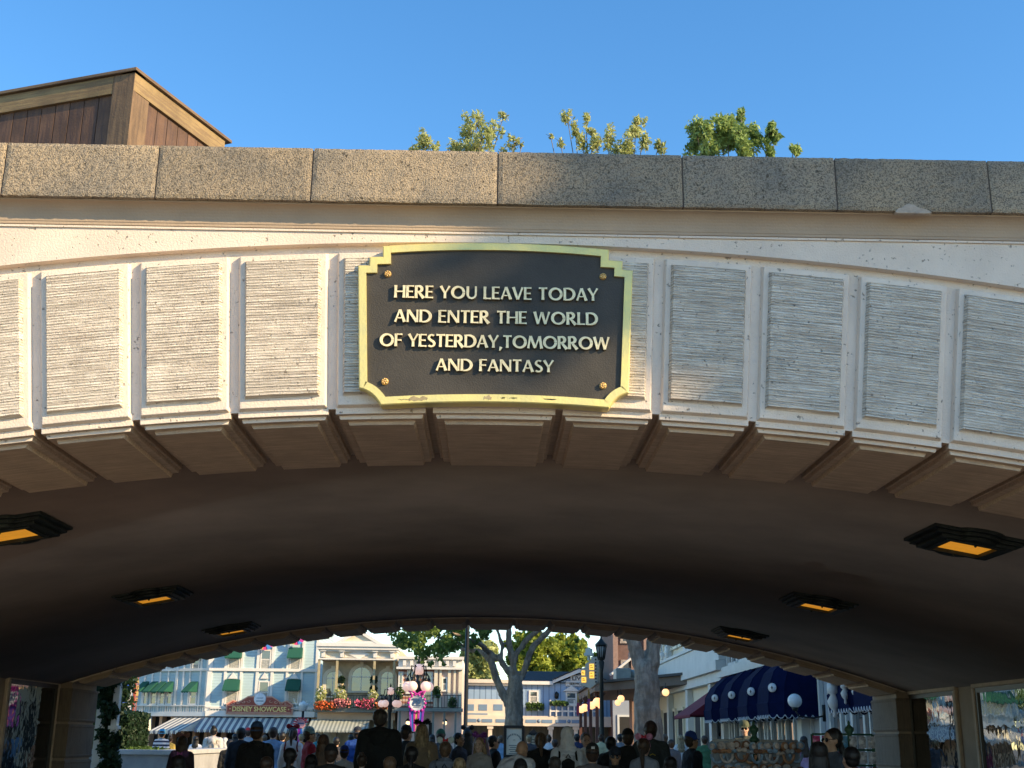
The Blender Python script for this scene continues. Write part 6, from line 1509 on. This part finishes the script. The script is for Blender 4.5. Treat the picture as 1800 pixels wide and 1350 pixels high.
def person(px, py, Y, label, rot=0, fem=False, arms='down', longs=True, g=.018, top=(.02, .02, .022), legs=(.03, .035, .05), skin='fair', hair='short', hc='brown', hat=None, hatc=(.02, .02, .02), bag=None, face=False, bend=0, ears=None, glasses=False, extra=None, hscale=1.0, tilt=0, topm=None):
    Y = Y * 1.33 if Y < 18 else Y * 1.15
    if px == 669: Y = 16.5
    if px in (1437, 1460, 1493): Y = {1437: 10.5, 1460: 12.0, 1493: 10.8}[px]
    p = P(px, py, Y); top_h = 1.765
    if hat in ('cap', 'beanie', 'bucket', 'hood', 'backcap'): top_h = 1.80
    if ears == 'pom': top_h = 1.765
    if hair == 'bun': top_h = 1.80
    if bend: top_h = 1.62
    s = p.z / top_h
    t = thing('person', label, 'person', (p.x, Y, 0), R(rot)); t.scale = (s * hscale, s * hscale, s); 
    def ch(nm, me, m_, par=t, up=True):
        o = link(nm, me, m_, par)
        if len(o.material_slots) and up: o.material_slots[0].link = 'OBJECT'; o.material_slots[0].material = m_
        return o
    body = ch('body', body_mesh(fem, arms, bend), SK[skin])
    ch('trousers', legs_mesh(fem, .012), cloth(legs)); ch('shoes', shoes_mesh(), cloth((.05, .05, .05)))
    sh = ch('jacket' if g > .03 else 'shirt', top_mesh(fem, arms, longs, g, bend), topm or cloth(top))
    BM = bender(bend) if bend else Matrix.Identity(4)
    def put(mb, nm, m_, par=t): mb.v = [tuple(BM @ Vector(v)) for v in mb.v]; return mb.build(nm, m_, par)
    if hair:
        o = ch('hair', hair_mesh(hair), HR[hc])
        if bend: o.matrix_basis = BM
    if face:
        for q in (-1, 1):
            m = MB(); m.ball((q * .031, .075, 1.640), (.011, .007, .0065), 10, 8); put(m, 'eye', M_eye)
            m = MB(); m.cap((q * .018, .084, 1.662), (q * .045, .077, 1.664), .0035, .003, 6); put(m, 'eyebrow', HR['brown'])
        m = MB(); m.cap((-.017, .0855, 1.579), (.017, .0855, 1.579), .004, .004, 6); put(m, 'lips', mat('lip_colour', (.32, .10, .08), .5))
    if glasses:
        m = MB()
        for q in (-1, 1): m.ball((q * .033, .084, 1.642), (.028, .010, .021), 14, 8)
        m.cap((-.01, .09, 1.65), (.01, .09, 1.65), .003, .003, 6); m.tube([(.06, .075, 1.65), (.082, .0, 1.65)], .003, 5); m.tube([(-.06, .075, 1.65), (-.082, .0, 1.65)], .003, 5); put(m, 'sunglasses', mat('dark_lenses', (.01, .01, .012), .1))
    hm = cloth(hatc)
    if hat in ('cap', 'backcap'):
        f = 1 if hat == 'cap' else -1
        m = MB(); vs = [(.0905, 1.672), (.0925, 1.70), (.086, 1.745), (.064, 1.785), (.03, 1.803), (.001, 1.806)]
        m.lathe([(r_, z) for r_, z in vs], c=(0, 0, 0), n=20); m.v = [(x, y * 1.10 - .020, z) for x, y, z in m.v]; m.ball((0, -.02, 1.806), (.010, .010, .006), 8, 5); o = put(m, 'cap', hm)
        m = MB(); n_ = 9; rim = [(.082 * math.cos(math.pi * i / n_), (.055 if f > 0 else -.095) + f * .085 * math.sin(math.pi * i / n_) ** .8, 1.682 - .012 * math.sin(math.pi * i / n_)) for i in range(n_ + 1)]
        inn_ = [(.080 * math.cos(math.pi * i / n_), (.035 if f > 0 else -.07) + f * .03 * math.sin(math.pi * i / n_), 1.692) for i in range(n_ + 1)]
        a_ = rim + inn_; k_ = n_ + 1; vs = a_ + [(x, y, z - .006) for x, y, z in a_]; fs = []
        for i in range(n_): fs += [(i, i + 1, k_ + i + 1, k_ + i), (2 * k_ + i, 3 * k_ + i, 3 * k_ + i + 1, 2 * k_ + i + 1), (i, 2 * k_ + i, 2 * k_ + i + 1, i + 1)]
        m.add(vs, fs, True); m.v = [tuple(BM @ Vector(v)) for v in m.v]; m.build('brim', hm, o)
        if extra == 'logo': m = MB(); y_ = .08 if f > 0 else -.125; m.box(-.022, y_ - .004, 1.725, .022, y_ + .006, 1.755) if f < 0 else m.box(-.022, .066, 1.725, .022, .080, 1.755); m.v = [tuple(BM @ Vector(v)) for v in m.v]; m.build('emblem', M_wht, o)
    if hat == 'bucket':
        m = MB(); m.lathe([(.125, 1.655), (.092, 1.70), (.085, 1.78), (.06, 1.80), (.001, 1.802)], n=20); m.v = [(x, y * 1.08 - .015, z) for x, y, z in m.v]; put(m, 'bucket_hat', hm)
    if hat == 'beanie':
        m = MB(); m.ball((0, -.022, 1.70), (.094, .106, .105), 20, 14); m.lathe([(.094, 1.655), (.099, 1.66), (.099, 1.70), (.094, 1.705)], n=20); put(m, 'beanie', hm)
    if hat == 'hood':
        k_ = 'hood'
        if k_ not in _cache:
            m = MB(); m.ball((0, -.030, 1.68), (.096, .112, .120), 20, 14); m.ball((0, -.07, 1.58), (.10, .09, .13), 18, 12); m.ball((0, -.05, 1.48), (.14, .10, .09), 18, 12); m.ball((0, .06, 1.75), (.07, .05, .04), 12, 8); _cache[k_] = voxelize(m, 'hood', .012, 3)
        ch('hood', _cache[k_], topm or cloth(top))
    if hat == 'downhood':
        m = MB(); m.cap((-.09, -.10, 1.46), (.09, -.10, 1.46), .052, .052); m.ball((0, -.125, 1.40), (.11, .05, .09)); put(m, 'hood', topm or cloth(top))
    if ears:
        c1, c2, kind = ears
        m = MB(); m.tube([(.088 * math.cos(a), -.01, 1.65 + .118 * math.sin(a)) for a in [math.pi * i / 14 for i in range(15)]], .008, 6); hb = put(m, 'headband', cloth(c1))
        for q in (-1, 1):
            m = MB()
            if kind == 'pom':
                m.ball((q * .075, -.01, 1.80), .036, 12, 10); rr_ = random.Random(q + 3)
                for k in range(70):
                    d = Vector((rr_.gauss(0, 1), rr_.gauss(0, 1), rr_.gauss(0, 1))).normalized(); m.cap(Vector((q * .075, -.01, 1.80)) + d * .030, Vector((q * .075, -.01, 1.80)) + d * .052, .006, .003, 5)
            else: m.ball((q * .082, -.01, 1.790), (.047, .020, .047), 18, 12)
            m.v = [tuple(BM @ Vector(v)) for v in m.v]; m.build('ear_puff', cloth(c1), hb)
        m = MB(); m.ball((0, -.0, 1.785), (.016, .018, .016), 8, 6)
        for q in (-1, 1): m.ball((q * .034, -.0, 1.79), (.030, .014, .026), 10, 8)
        m.v = [tuple(BM @ Vector(v)) for v in m.v]; m.build('bow', cloth(c2), hb)
    if bag:
        bc_, bs = bag; m = MB(); w = .15 * bs; h = .22 * bs; y = -.13 - g; zc_ = 1.24
        kb = ('bag', bs, round(g, 3))
        m.cap((-w * .6, y - .05, zc_ - h * .7), (w * .6, y - .05, zc_ - h * .7), .075 * bs, .075 * bs); m.cap((-w * .6, y - .05, zc_ + h * .5), (w * .6, y - .05, zc_ + h * .5), .065 * bs, .065 * bs); m.ball((0, y - .06, zc_), (w, .085 * bs, h)); m.cap((-w * .5, y - .11 * bs, zc_ - h * .5), (w * .5, y - .11 * bs, zc_ - h * .5), .045 * bs, .045 * bs)
        if kb not in _cache: _cache[kb] = voxelize(m, 'backpack', .014, 2)
        o = ch('backpack', _cache[kb], cloth(bc_))
        m = MB()
        for q in (-1, 1): m.tube([(q * .09, y + .01, zc_ - h * .8), (q * .13, -.06, 1.30), (q * .115, -.105 - g, 1.40), (q * .11, -.04, 1.475 + g), (q * .115, .06, 1.455 + g), (q * .12, .13 + g, 1.32), (q * .14, .08, 1.12)], .016, 6)
        m.tube([(-.03, y - .03, zc_ + h + .0), (0, y - .04, zc_ + h + .05), (.03, y - .03, zc_ + h)], .008, 6)
        m.build('straps', cloth(tuple(v * .7 for v in bc_)), o)
    if extra == 'veil':
        m = MB(); vs = []; fs = []
        for i in range(10):
            for j in range(9):
                a = math.pi * .1 + math.pi * .8 * j / 8; z = 1.76 - i * .075; r_ = .09 + .016 * i + .006 * math.sin(j * 2.4 + i)
                vs.append((r_ * 1.15 * math.cos(a), -.03 - r_ * math.sin(a) * 1.1, z))
        for i in range(9):
            for j in range(8): fs.append((i * 9 + j, i * 9 + j + 1, i * 9 + 10 + j, i * 9 + 9 + j))
        m.add(vs, fs, True); o = m.build('veil', mat('pastel_veil', (.45, .55, .68), .8, .2, 4, col2=(.55, .38, .60)), t); sd = o.modifiers.new('thickness', 'SOLIDIFY'); sd.thickness = .004
    if extra == 'print': m = MB(); m.lathe([(.075, 0), (.001, .002)], n=20); m.M = None; m.v = [(x, -.137 - g - z * 0 , 1.30 + y) for x, y, z in m.v]; put(m, 'shirt_print', mat('faded_print', (.30, .45, .38), .9, .4, 30))
    if extra == 'patch': m = MB(); m.tube([(-.04, -.135 - g, 1.33), (0, -.14 - g, 1.35), (.04, -.135 - g, 1.33)], .006, 6); put(m, 'patch', mat('patch_yellow', (.55, .42, .05), .8))
    if extra == 'phone': m = MB(); m.box(.06, .30, 1.36, .14, .312, 1.52); put(m, 'phone', M_iron)
    return t
BK = (.012, .012, .014); NV = (.018, .026, .045)
M_str = mat('navy_white_stripes', (.03, .04, .08), .9, .08, 3, stripes=(2, .055, (.55, .56, .6)))
PE = [
 (286, 1281, 30, 'man in a striped navy shirt and light blue bucket hat beyond the planter wall', dict(topm=M_str, longs=False, hat='bucket', hatc=(.10, .38, .62), skin='tan')),
 (322, 1294, 14, 'woman with long dark hair and brownish round ear headband in front of the planter wall', dict(fem=True, top=(.05, .035, .05), g=.035, hair='long', hc='brown', ears=((.26, .13, .11), (.30, .12, .12), 'disc'))),
 (316, 1328, 9.4, 'dark-haired person at the bottom edge wearing a purple bow headband', dict(fem=True, top=(.55, .52, .46), hair='long', hc='black', ears=((.06, .02, .06), (.20, .05, .16), 'disc'))),
 (345, 1294, 30, 'woman with dark hair in a white jacket left of the grey hoodie', dict(fem=True, top=(.84, .85, .90), g=.03, hair='long', hc='black')),
 (377, 1275, 26.5, 'man in a pale grey hoodie with a bun and a small cream backpack', dict(top=(.62, .58, .54), g=.035, hair='bun', hc='black', legs=(.025, .04, .10), bag=((.50, .42, .34), .55), hat='downhood')),
 (396, 1296, 27.5, 'person in a white hooded top just right of the man with the bun', dict(fem=True, top=(.55, .56, .58), g=.035, hat='hood', hair='short', legs=BK)),
 (425, 1279, 19, 'man in a black jacket with short dark hair left of the blue cap', dict(g=.03, top=NV, hc='black')),
 (437, 1279, 31, 'distant person in a bright red cap behind the black jackets', dict(hat='cap', hatc=(.50, .03, .04), top=(.35, .37, .4))),
 (453, 1268, 12.2, 'man in a blue cap and black shirt with a black backpack', dict(hat='backcap', hatc=(.035, .09, .22), longs=False, g=.03, bag=(BK, 1.15), skin='tan')),
 (481, 1278, 20, 'man in a light blue T-shirt with a round print on the back', dict(top=(.26, .42, .66), longs=False, extra='print', hc='brown')),
 (497, 1287, 25, 'dark-clothed person right behind the light blue T-shirt', dict(g=.03, hc='black')),
 (515, 1279, 16.5, 'woman with a brown ponytail, red round ears and white shirt', dict(fem=True, top=(.84, .85, .90), g=.026, hair='pony', hc='brown', ears=((.30, .015, .03), (.30, .01, .02), 'disc'), bag=((.30, .02, .03), .4))),
 (511, 1315, 10, 'girl with a dark low ponytail at the bottom edge', dict(fem=True, top=(.015, .015, .02), hair='lowpony', hc='black')),
 (546, 1277, 18, 'person in a grey-green cap and red jacket turned to the right', dict(rot=-70, hat='cap', hatc=(.22, .34, .33), top=(.36, .02, .04), g=.03, face=True, skin='tan')),
 (569, 1291, 12.4, 'woman with shoulder-length brown hair in a light blue shirt', dict(fem=True, top=(.46, .60, .82), hair='long', hc='red')),
 (583, 1307, 10, 'person in a black knit hat and black top at the bottom', dict(hat='beanie', hatc=BK, g=.03)),
 (606, 1310, 14, 'child in a royal blue cap and white T-shirt', dict(hat='backcap', hatc=(.03, .06, .30), top=(.84, .85, .90), longs=False, fem=True)),
 (629, 1277, 21, 'person in a bright blue jacket and dark cap behind the tall man', dict(hat='backcap', hatc=NV, top=(.02, .09, .42), g=.045)),
 (669, 1247, 10.6, 'tall broad man in a black hooded jacket with short greying hair, tallest in the crowd', dict(top=(.014, .017, .019), g=.05, hat='downhood', hair='short', hc='grey', hscale=1.05)),
 (716, 1274, 15, 'man in a black cap holding up a phone beside the tall man', dict(rot=-50, hat='cap', arms='up', extra='phone', g=.03)),
 (742, 1273, 13, 'woman with long tan hair, black ear puffs and a shaggy beige coat', dict(fem=True, top=(.28, .21, .14), g=.05, hair='longwave', hc='blond', ears=(BK, BK, 'pom'))),
 (724, 1312, 10, 'dark-haired person in a black jacket right of the tall man', dict(fem=True, hair='lowpony', hc='black', g=.04)),
 (775, 1281, 17, 'person in a mossy green knit hat', dict(hat='beanie', hatc=(.03, .10, .05), top=(.10, .12, .14), g=.03)),
 (783, 1304, 11, 'person with pale blue round ears and red bow, in a patterned blue hooded top', dict(fem=True, top=(.22, .26, .34), g=.04, hat='downhood', hair='short', hc='mid', ears=((.52, .62, .62), (.50, .03, .04), 'disc'), bag=((.05, .07, .11), .8))),
 (808, 1288, 15, 'smiling woman with a dark top seen in profile beside the pale blue ears', dict(rot=-125, fem=True, face=True, hair='short', hc='black', skin='tan', top=(.06, .07, .10))),
 (822, 1281, 16.5, 'dark-haired woman with black and white ears behind the smiling woman', dict(fem=True, hair='long', hc='black', top=(.32, .30, .3), ears=((.03, .03, .035), (.5, .5, .5), 'disc'))),
 (843, 1295, 12.6, 'blonde girl facing the viewer with purple pompom ears and a pastel veil', dict(rot=160, fem=True, face=True, hair='long', hc='blond', skin='pale', top=(.48, .46, .46), ears=((.24, .06, .36), (.3, .1, .4), 'pom'), extra='veil')),
 (869, 1293, 15, 'dark-haired man in sunglasses seen in profile right of the pompoms', dict(rot=-80, face=True, glasses=True, hc='black', top=BK, g=.03)),
 (893, 1303, 10.6, 'bald man leaning forward in a lavender white T-shirt', dict(rot=-28, bend=.62, hair=None, top=(.84, .85, .90), longs=False, g=.03, skin='tan')),
 (950, 1288, 12.2, 'woman with tied-up brown hair in a black jacket right of the leaning man', dict(fem=True, g=.045, hair='pony', hc='mid')),
 (915, 1333, 9.4, 'person in a black top with only the shoulders showing below the leaning man', dict(g=.03, hc='black', hat='beanie', hatc=BK)),
 (997, 1276, 11.8, 'person in a white hoodie with the hood up and a small black drawstring bag', dict(fem=True, top=(.84, .85, .90), g=.04, hat='hood', bag=(BK, .62), hair='short')),
 (1030, 1288, 14, 'young woman facing the viewer in a pale T-shirt with her hair tied back', dict(rot=185, fem=True, face=True, hair='short', hc='mid', top=(.82, .84, .86), longs=False)),
 (1041, 1306, 10, 'man in a black cap with a small white emblem and a grey jacket', dict(hat='backcap', extra='logo', top=(.13, .12, .13), g=.035)),
 (1075, 1295, 13.2, 'dark-haired man in black standing behind the boy in sunglasses', dict(rot=-30, hc='black', g=.03)),
 (1081, 1312, 11.2, 'boy facing the viewer in a dark cap and sunglasses', dict(rot=175, face=True, glasses=True, hat='cap', hatc=NV, skin='tan', g=.03)),
 (1103, 1280, 12.8, 'man in a black knit cap and black jacket left of the pink ears', dict(hat='beanie', hatc=BK, g=.045)),
 (1132, 1298, 11, 'girl with brown hair and pink round ears at the foot of the thick trunk', dict(fem=True, rot=-20, hair='lowpony', hc='brown', top=(.30, .34, .42), ears=((.60, .26, .42), (.60, .04, .08), 'disc'))),
 (1143, 1267, 12.8, 'tall man in a brown hood and dark green-grey jacket with a yellow stitched arc', dict(hat='beanie', hatc=(.07, .045, .045), top=(.05, .062, .065), g=.05, extra='patch')),
 (1216, 1285, 13, 'man in a royal blue cap and navy jacket turned to the right', dict(rot=-75, hat='cap', hatc=(.02, .07, .36), top=(.015, .02, .035), g=.035, face=True, skin='tan')),
 (1308, 1266, 21, 'bearded man in a camouflage cap and sunglasses behind the merchandise rack', dict(rot=165, face=True, glasses=True, hat='cap', hatc=(.10, .11, .06), top=(.05, .06, .05))),
 (1460, 1280, 12, 'dark-haired man in sunglasses looking down to the left near the stone pier', dict(rot=110, face=True, glasses=True, hair='lowpony', hc='black', skin='tan', top=(.06, .075, .10))),
 (1437, 1304, 10, 'woman with long black hair in front of the man in sunglasses', dict(fem=True, hair='long', hc='black', top=(.16, .24, .32))),
 (1493, 1313, 10, 'child with short black hair beside the snack packets', dict(rot=15, hc='black', top=(.02, .02, .02), g=.03)),
 (405, 1300, 22, 'person in black partly hidden between the white hood and the black backpack', dict(hc='black', g=.03)),
 (592, 1296, 24, 'far person in a dark top between the brown-haired woman and the blue jacket', dict(hc='black', top=(.04, .04, .05))),
 (860, 1300, 24, 'far person in a light top behind the man in profile', dict(fem=True, hair='long', hc='brown', top=(.4, .4, .42))),
 (975, 1300, 26, 'far dark figure between the tied-up hair and the white hoodie', dict(hc='brown')),
 (1180, 1300, 24, 'far person in a grey top in front of the maroon awning', dict(hc='brown', top=(.12, .12, .13))),
 (655, 1300, 26, 'far person in dark red just left of the tall man', dict(fem=True, hair='long', hc='brown', top=(.20, .03, .04))),
 (300, 1292, 34, 'far visitor in a mustard top beyond the planter wall', dict(top=(.40, .28, .06), fem=True, hair='bun', hc='brown', skin='fair', longs=False)),
 (414, 1290, 30, 'far visitor in a pale pink top left of the blue cap', dict(top=(.60, .38, .40), fem=True, hair='long', hc='black', skin='tan', longs=True)),
 (466, 1292, 33, 'far visitor in a white top right of the blue cap', dict(top=(.7, .7, .7), fem=False, hair='short', hc='mid', skin='brown', longs=True)),
 (530, 1290, 30, 'far visitor in an orange top behind the red-eared woman', dict(top=(.55, .20, .05), fem=False, hair='short', hc='blond', skin='fair', longs=False)),
 (560, 1289, 34, 'far visitor in a teal top left of the brown-haired woman', dict(top=(.05, .25, .27), fem=True, hair='bun', hc='brown', skin='tan', longs=True)),
 (617, 1291, 33, 'far visitor in a cream top left of the bright blue jacket', dict(top=(.62, .55, .45), fem=True, hair='long', hc='black', skin='brown', longs=True)),
 (700, 1288, 31, 'far visitor in a white shirt right of the tall man', dict(top=(.72, .72, .74), fem=False, hair='short', hc='brown', skin='fair', longs=False)),
 (760, 1291, 32, 'far visitor in a burgundy top left of the green hat', dict(top=(.22, .03, .05), fem=True, hair='long', hc='black', skin='tan', longs=True)),
 (880, 1293, 31, 'far visitor in a sky blue top below the framed notice board', dict(top=(.25, .42, .62), fem=False, hair='short', hc='mid', skin='brown', longs=True)),
 (930, 1292, 29, 'far visitor in a dark grey top below the smaller notice board', dict(top=(.06, .06, .07), fem=False, hair='short', hc='blond', skin='fair', longs=False)),
 (965, 1291, 33, 'far visitor in a white top left of the white hoodie', dict(top=(.7, .7, .72), fem=True, hair='bun', hc='brown', skin='tan', longs=True)),
 (1014, 1290, 30, 'far visitor in a navy top right of the white hoodie', dict(top=(.03, .04, .10), fem=False, hair='short', hc='black', skin='brown', longs=True)),
 (1056, 1289, 32, 'far visitor in a pale yellow top under the lantern lamp', dict(top=(.66, .58, .34), fem=True, hair='bun', hc='brown', skin='fair', longs=False)),
 (1090, 1290, 29, 'far visitor in a grey top left of the black knit cap', dict(top=(.25, .25, .27), fem=False, hair='short', hc='black', skin='tan', longs=True)),
 (1168, 1291, 27, 'far visitor in a red top beside the thick trunk', dict(top=(.42, .04, .04), fem=False, hair='short', hc='mid', skin='brown', longs=True)),
 (1196, 1292, 30, 'far visitor in a white top left of the royal blue cap', dict(top=(.7, .7, .7), fem=True, hair='long', hc='blond', skin='fair', longs=False)),
 (1238, 1293, 26, 'far visitor in a green top left of the headband rack', dict(top=(.06, .18, .09), fem=False, hair='short', hc='brown', skin='tan', longs=True)),
 (1412, 1294, 24, 'far visitor in a lilac top between the two racks', dict(top=(.38, .30, .50), fem=True, hair='long', hc='black', skin='brown', longs=True)),
 (637, 1322, 12, 'short visitor in a white T-shirt low in front of the bright blue jacket', dict(top=(.74, .74, .78), fem=True, hair='bun', hc='brown', skin='fair', longs=False)),
 (548, 1326, 10.5, 'short visitor in a lavender T-shirt low right of the dark ponytail girl', dict(top=(.50, .50, .72), fem=True, hair='long', hc='black', skin='tan', longs=True)),
 (686, 1330, 9.5, 'visitor in a charcoal top low in front of the tall man', dict(top=(.04, .04, .05), fem=False, hair='short', hc='mid', skin='brown', longs=True)),
 (808, 1332, 10, 'visitor in a dark navy top low below the smiling woman', dict(top=(.03, .05, .09), fem=True, hair='long', hc='blond', skin='fair', longs=False)),
 (975, 1330, 10, 'visitor with grey hair low left of the white hoodie', dict(top=(.10, .10, .12), fem=False, hair='short', hc='grey', skin='tan', longs=True)),
 (1178, 1330, 10, 'visitor in a dusty blue top low left of the royal blue cap', dict(top=(.20, .27, .38), fem=True, hair='long', hc='black', skin='brown', longs=True)),
 (470, 1330, 9.6, 'visitor in black low in front of the black backpack', dict(top=(.02, .02, .02), fem=False, hair='short', hc='brown', skin='fair', longs=False)),
]
for px, py, Y, lab, kw in PE:
    t = person(px, py, Y, lab, **kw); t['group'] = 'crowd of visitors'
# ================================================================ merchandise racks
M_rack = mat('rack_green', (.03, .10, .06), .4, .1, 5)
def finial_post(px, pytop, Y, name, lab):
    p = P(px, 1290, Y); zt = P(px, pytop, Y).z; t = thing(name, lab, 'display rack', (p.x, Y, 0)); s_ = Y / F; h = 36 * s_
    m = MB(); m.lathe([(.035, 0), (.035, zt - h), (9 * s_, zt - h + .01), (9.5 * s_, zt - h + .03), (4 * s_, zt - h * .72), (3.5 * s_, zt - h * .66), (8.5 * s_, zt - h * .45), (8 * s_, zt - h * .36), (4 * s_, zt - h * .26), (2 * s_, zt - h * .2), (2.6 * s_, zt - h * .12), (.001, zt)], n=14); m.build('post_and_finial', M_rack, t)
    m = MB(); m.lathe([(.32, 0), (.32, .05), (.05, .09)], n=14); m.build('foot', M_rack, t)
    return t, p.x, zt - h
YR = 14.5; t, xr, zr = finial_post(1325, 1266, YR, 'merchandise_rack', 'green post rack hung with plush ear headbands in front of the navy awnings')
w0 = P(1252, 1305, YR).x - xr; w1 = P(1402, 1305, YR).x - xr; zb_ = P(1325, 1303, YR).z
m = MB(); m.tube([(w0, 0, zb_), (w1, 0, zb_)], .02, 8); m.tube([(w0, 0, zb_ - .25), (w1, 0, zb_ - .25)], .02, 8); m.tube([(w0, 0, zb_), (w0, 0, .3)], .02, 8); m.tube([(w1, 0, zb_), (w1, 0, .3)], .02, 8); m.box(w0, -.2, .3, w1, .2, .36); m.build('rails', mat('pale_rail', (.45, .48, .50), .5), t)
m = MB(); m.box(w0, -.02, zb_ - .8, w1, .02, zb_ - .05); m.build('back_panel', mat('pale_backboard', (.30, .34, .38), .7), t)
M_pl = [mat('plush_%d' % i, c, .95, .25, 20, bump=.01, bscale=60) for i, c in enumerate([(.34, .52, .74), (.32, .17, .11), (.72, .64, .60), (.58, .32, .18), (.50, .58, .68)])]
r_ = random.Random(3)
names = ['light blue', 'dark brown', 'cream', 'chestnut', 'grey blue']
for k in range(22):
    row = k // 11; i = k % 11; x = w0 + .05 + (w1 - w0 - .1) * i / 10 + r_.uniform(-.015, .015); z = zb_ - .06 - row * .25 + r_.uniform(-.02, .02); ci = (i * 2 + row) % 5; cj = (ci + 1 + row) % 5
    t2 = thing('ear_headband', '%s plush ear headband with %s bow, %s in the %s rack row' % (names[ci], names[cj], ['first', 'second', 'third', 'fourth', 'fifth', 'middle', 'seventh', 'eighth', 'ninth', 'tenth', 'rightmost'][i], ['upper', 'lower'][row]), 'headband', (xr + x, YR - .07 - .05 * (i % 2), z), r_.uniform(-.5, .5), 'plush headbands on the rack')
    m = MB(); m.tube([(.07 * math.cos(a), 0, -.09 - .09 * math.sin(a)) for a in [math.pi * q / 10 for q in range(11)]], .016, 8); m.build('band', M_pl[ci], t2)
    for q in (-1, 1):
        m = MB(); m.ball((q * .055, -.01, .0), (.05, .028, .048), 14, 10); o = m.build('ear_puff', M_pl[ci], t2)
        m = MB(); m.ball((q * .055, -.034, .0), (.03, .012, .03), 10, 8); m.build('ear_lining', M_pl[2], o)
    m = MB(); m.ball((-.03, -.03, -.055), (.034, .02, .026), 10, 8).ball((.03, -.03, -.055), (.034, .02, .026), 10, 8).ball((0, -.035, -.055), (.013, .018, .015), 8, 6); m.build('bow', M_pl[cj], t2)
YR2 = 13.5; t, xr, zr = finial_post(1493, 1266, YR2, 'snack_rack', 'green post rack hung with bright packets beside the stone pier')
w0 = P(1428, 1300, YR2).x - xr; w1 = P(1534, 1300, YR2).x - xr; zb_ = P(1490, 1291, YR2).z
m = MB()
for q in range(4): m.tube([(w0, 0, zb_ - .16 * q), (w1, 0, zb_ - .16 * q)], .012, 6)
m.tube([(w0, 0, zb_), (w0, 0, .3)], .018, 8); m.tube([(w1, 0, zb_), (w1, 0, .3)], .018, 8); m.box(w0, -.2, .3, w1, .2, .36); m.build('rails', M_rack, t)
pc_ = [('pink', (.55, .07, .22)), ('silver', (.45, .46, .50)), ('red', (.42, .02, .02)), ('yellow', (.60, .50, .03)), ('black', (.02, .02, .02)), ('blue', (.10, .30, .50))]
plan = [[0, 0, 0, 5, 1, 1, 1], [0, 5, 0, 0, 1, 1, 1], [5, 5, 2, 2, 2, 2, 2], [1, 5, 4, 4, 3, 3, 3]]
for rw in range(4):
    for i in range(7):
        nm, c = pc_[plan[rw][i]]; x = w0 + .03 + (w1 - w0 - .06) * i / 6
        m = MB(); wd, hg = .040, .062; vs = []; fs = []
        for a in range(5):
            for b in range(5):
                u, v = a / 4 * 2 - 1, b / 4 * 2 - 1; vs.append((u * wd, -.018 * (1 - u * u) * (1 - v * v) - .002, v * hg))
        for a in range(5):
            for b in range(5):
                u, v = a / 4 * 2 - 1, b / 4 * 2 - 1; vs.append((u * wd, .018 * (1 - u * u) * (1 - v * v) + .002, v * hg))
        for a in range(4):
            for b in range(4): q = a * 5 + b; fs += [(q, q + 5, q + 6, q + 1), (q + 25, q + 26, q + 31, q + 30)]
        m.add(vs, fs, True)
        o = m.build('packet', mat('packet_' + nm, c, .25, .35, 25), None, (xr + x, YR2 - .05, zb_ - .08 - .16 * rw))
        tag(o, '%s shiny packet, %s from the left in the %s row of the snack rack' % (nm, ['first', 'second', 'third', 'fourth', 'fifth', 'sixth', 'last'][i], ['top', 'second', 'third', 'lowest'][rw]), 'packet', 'packets on the snack rack')
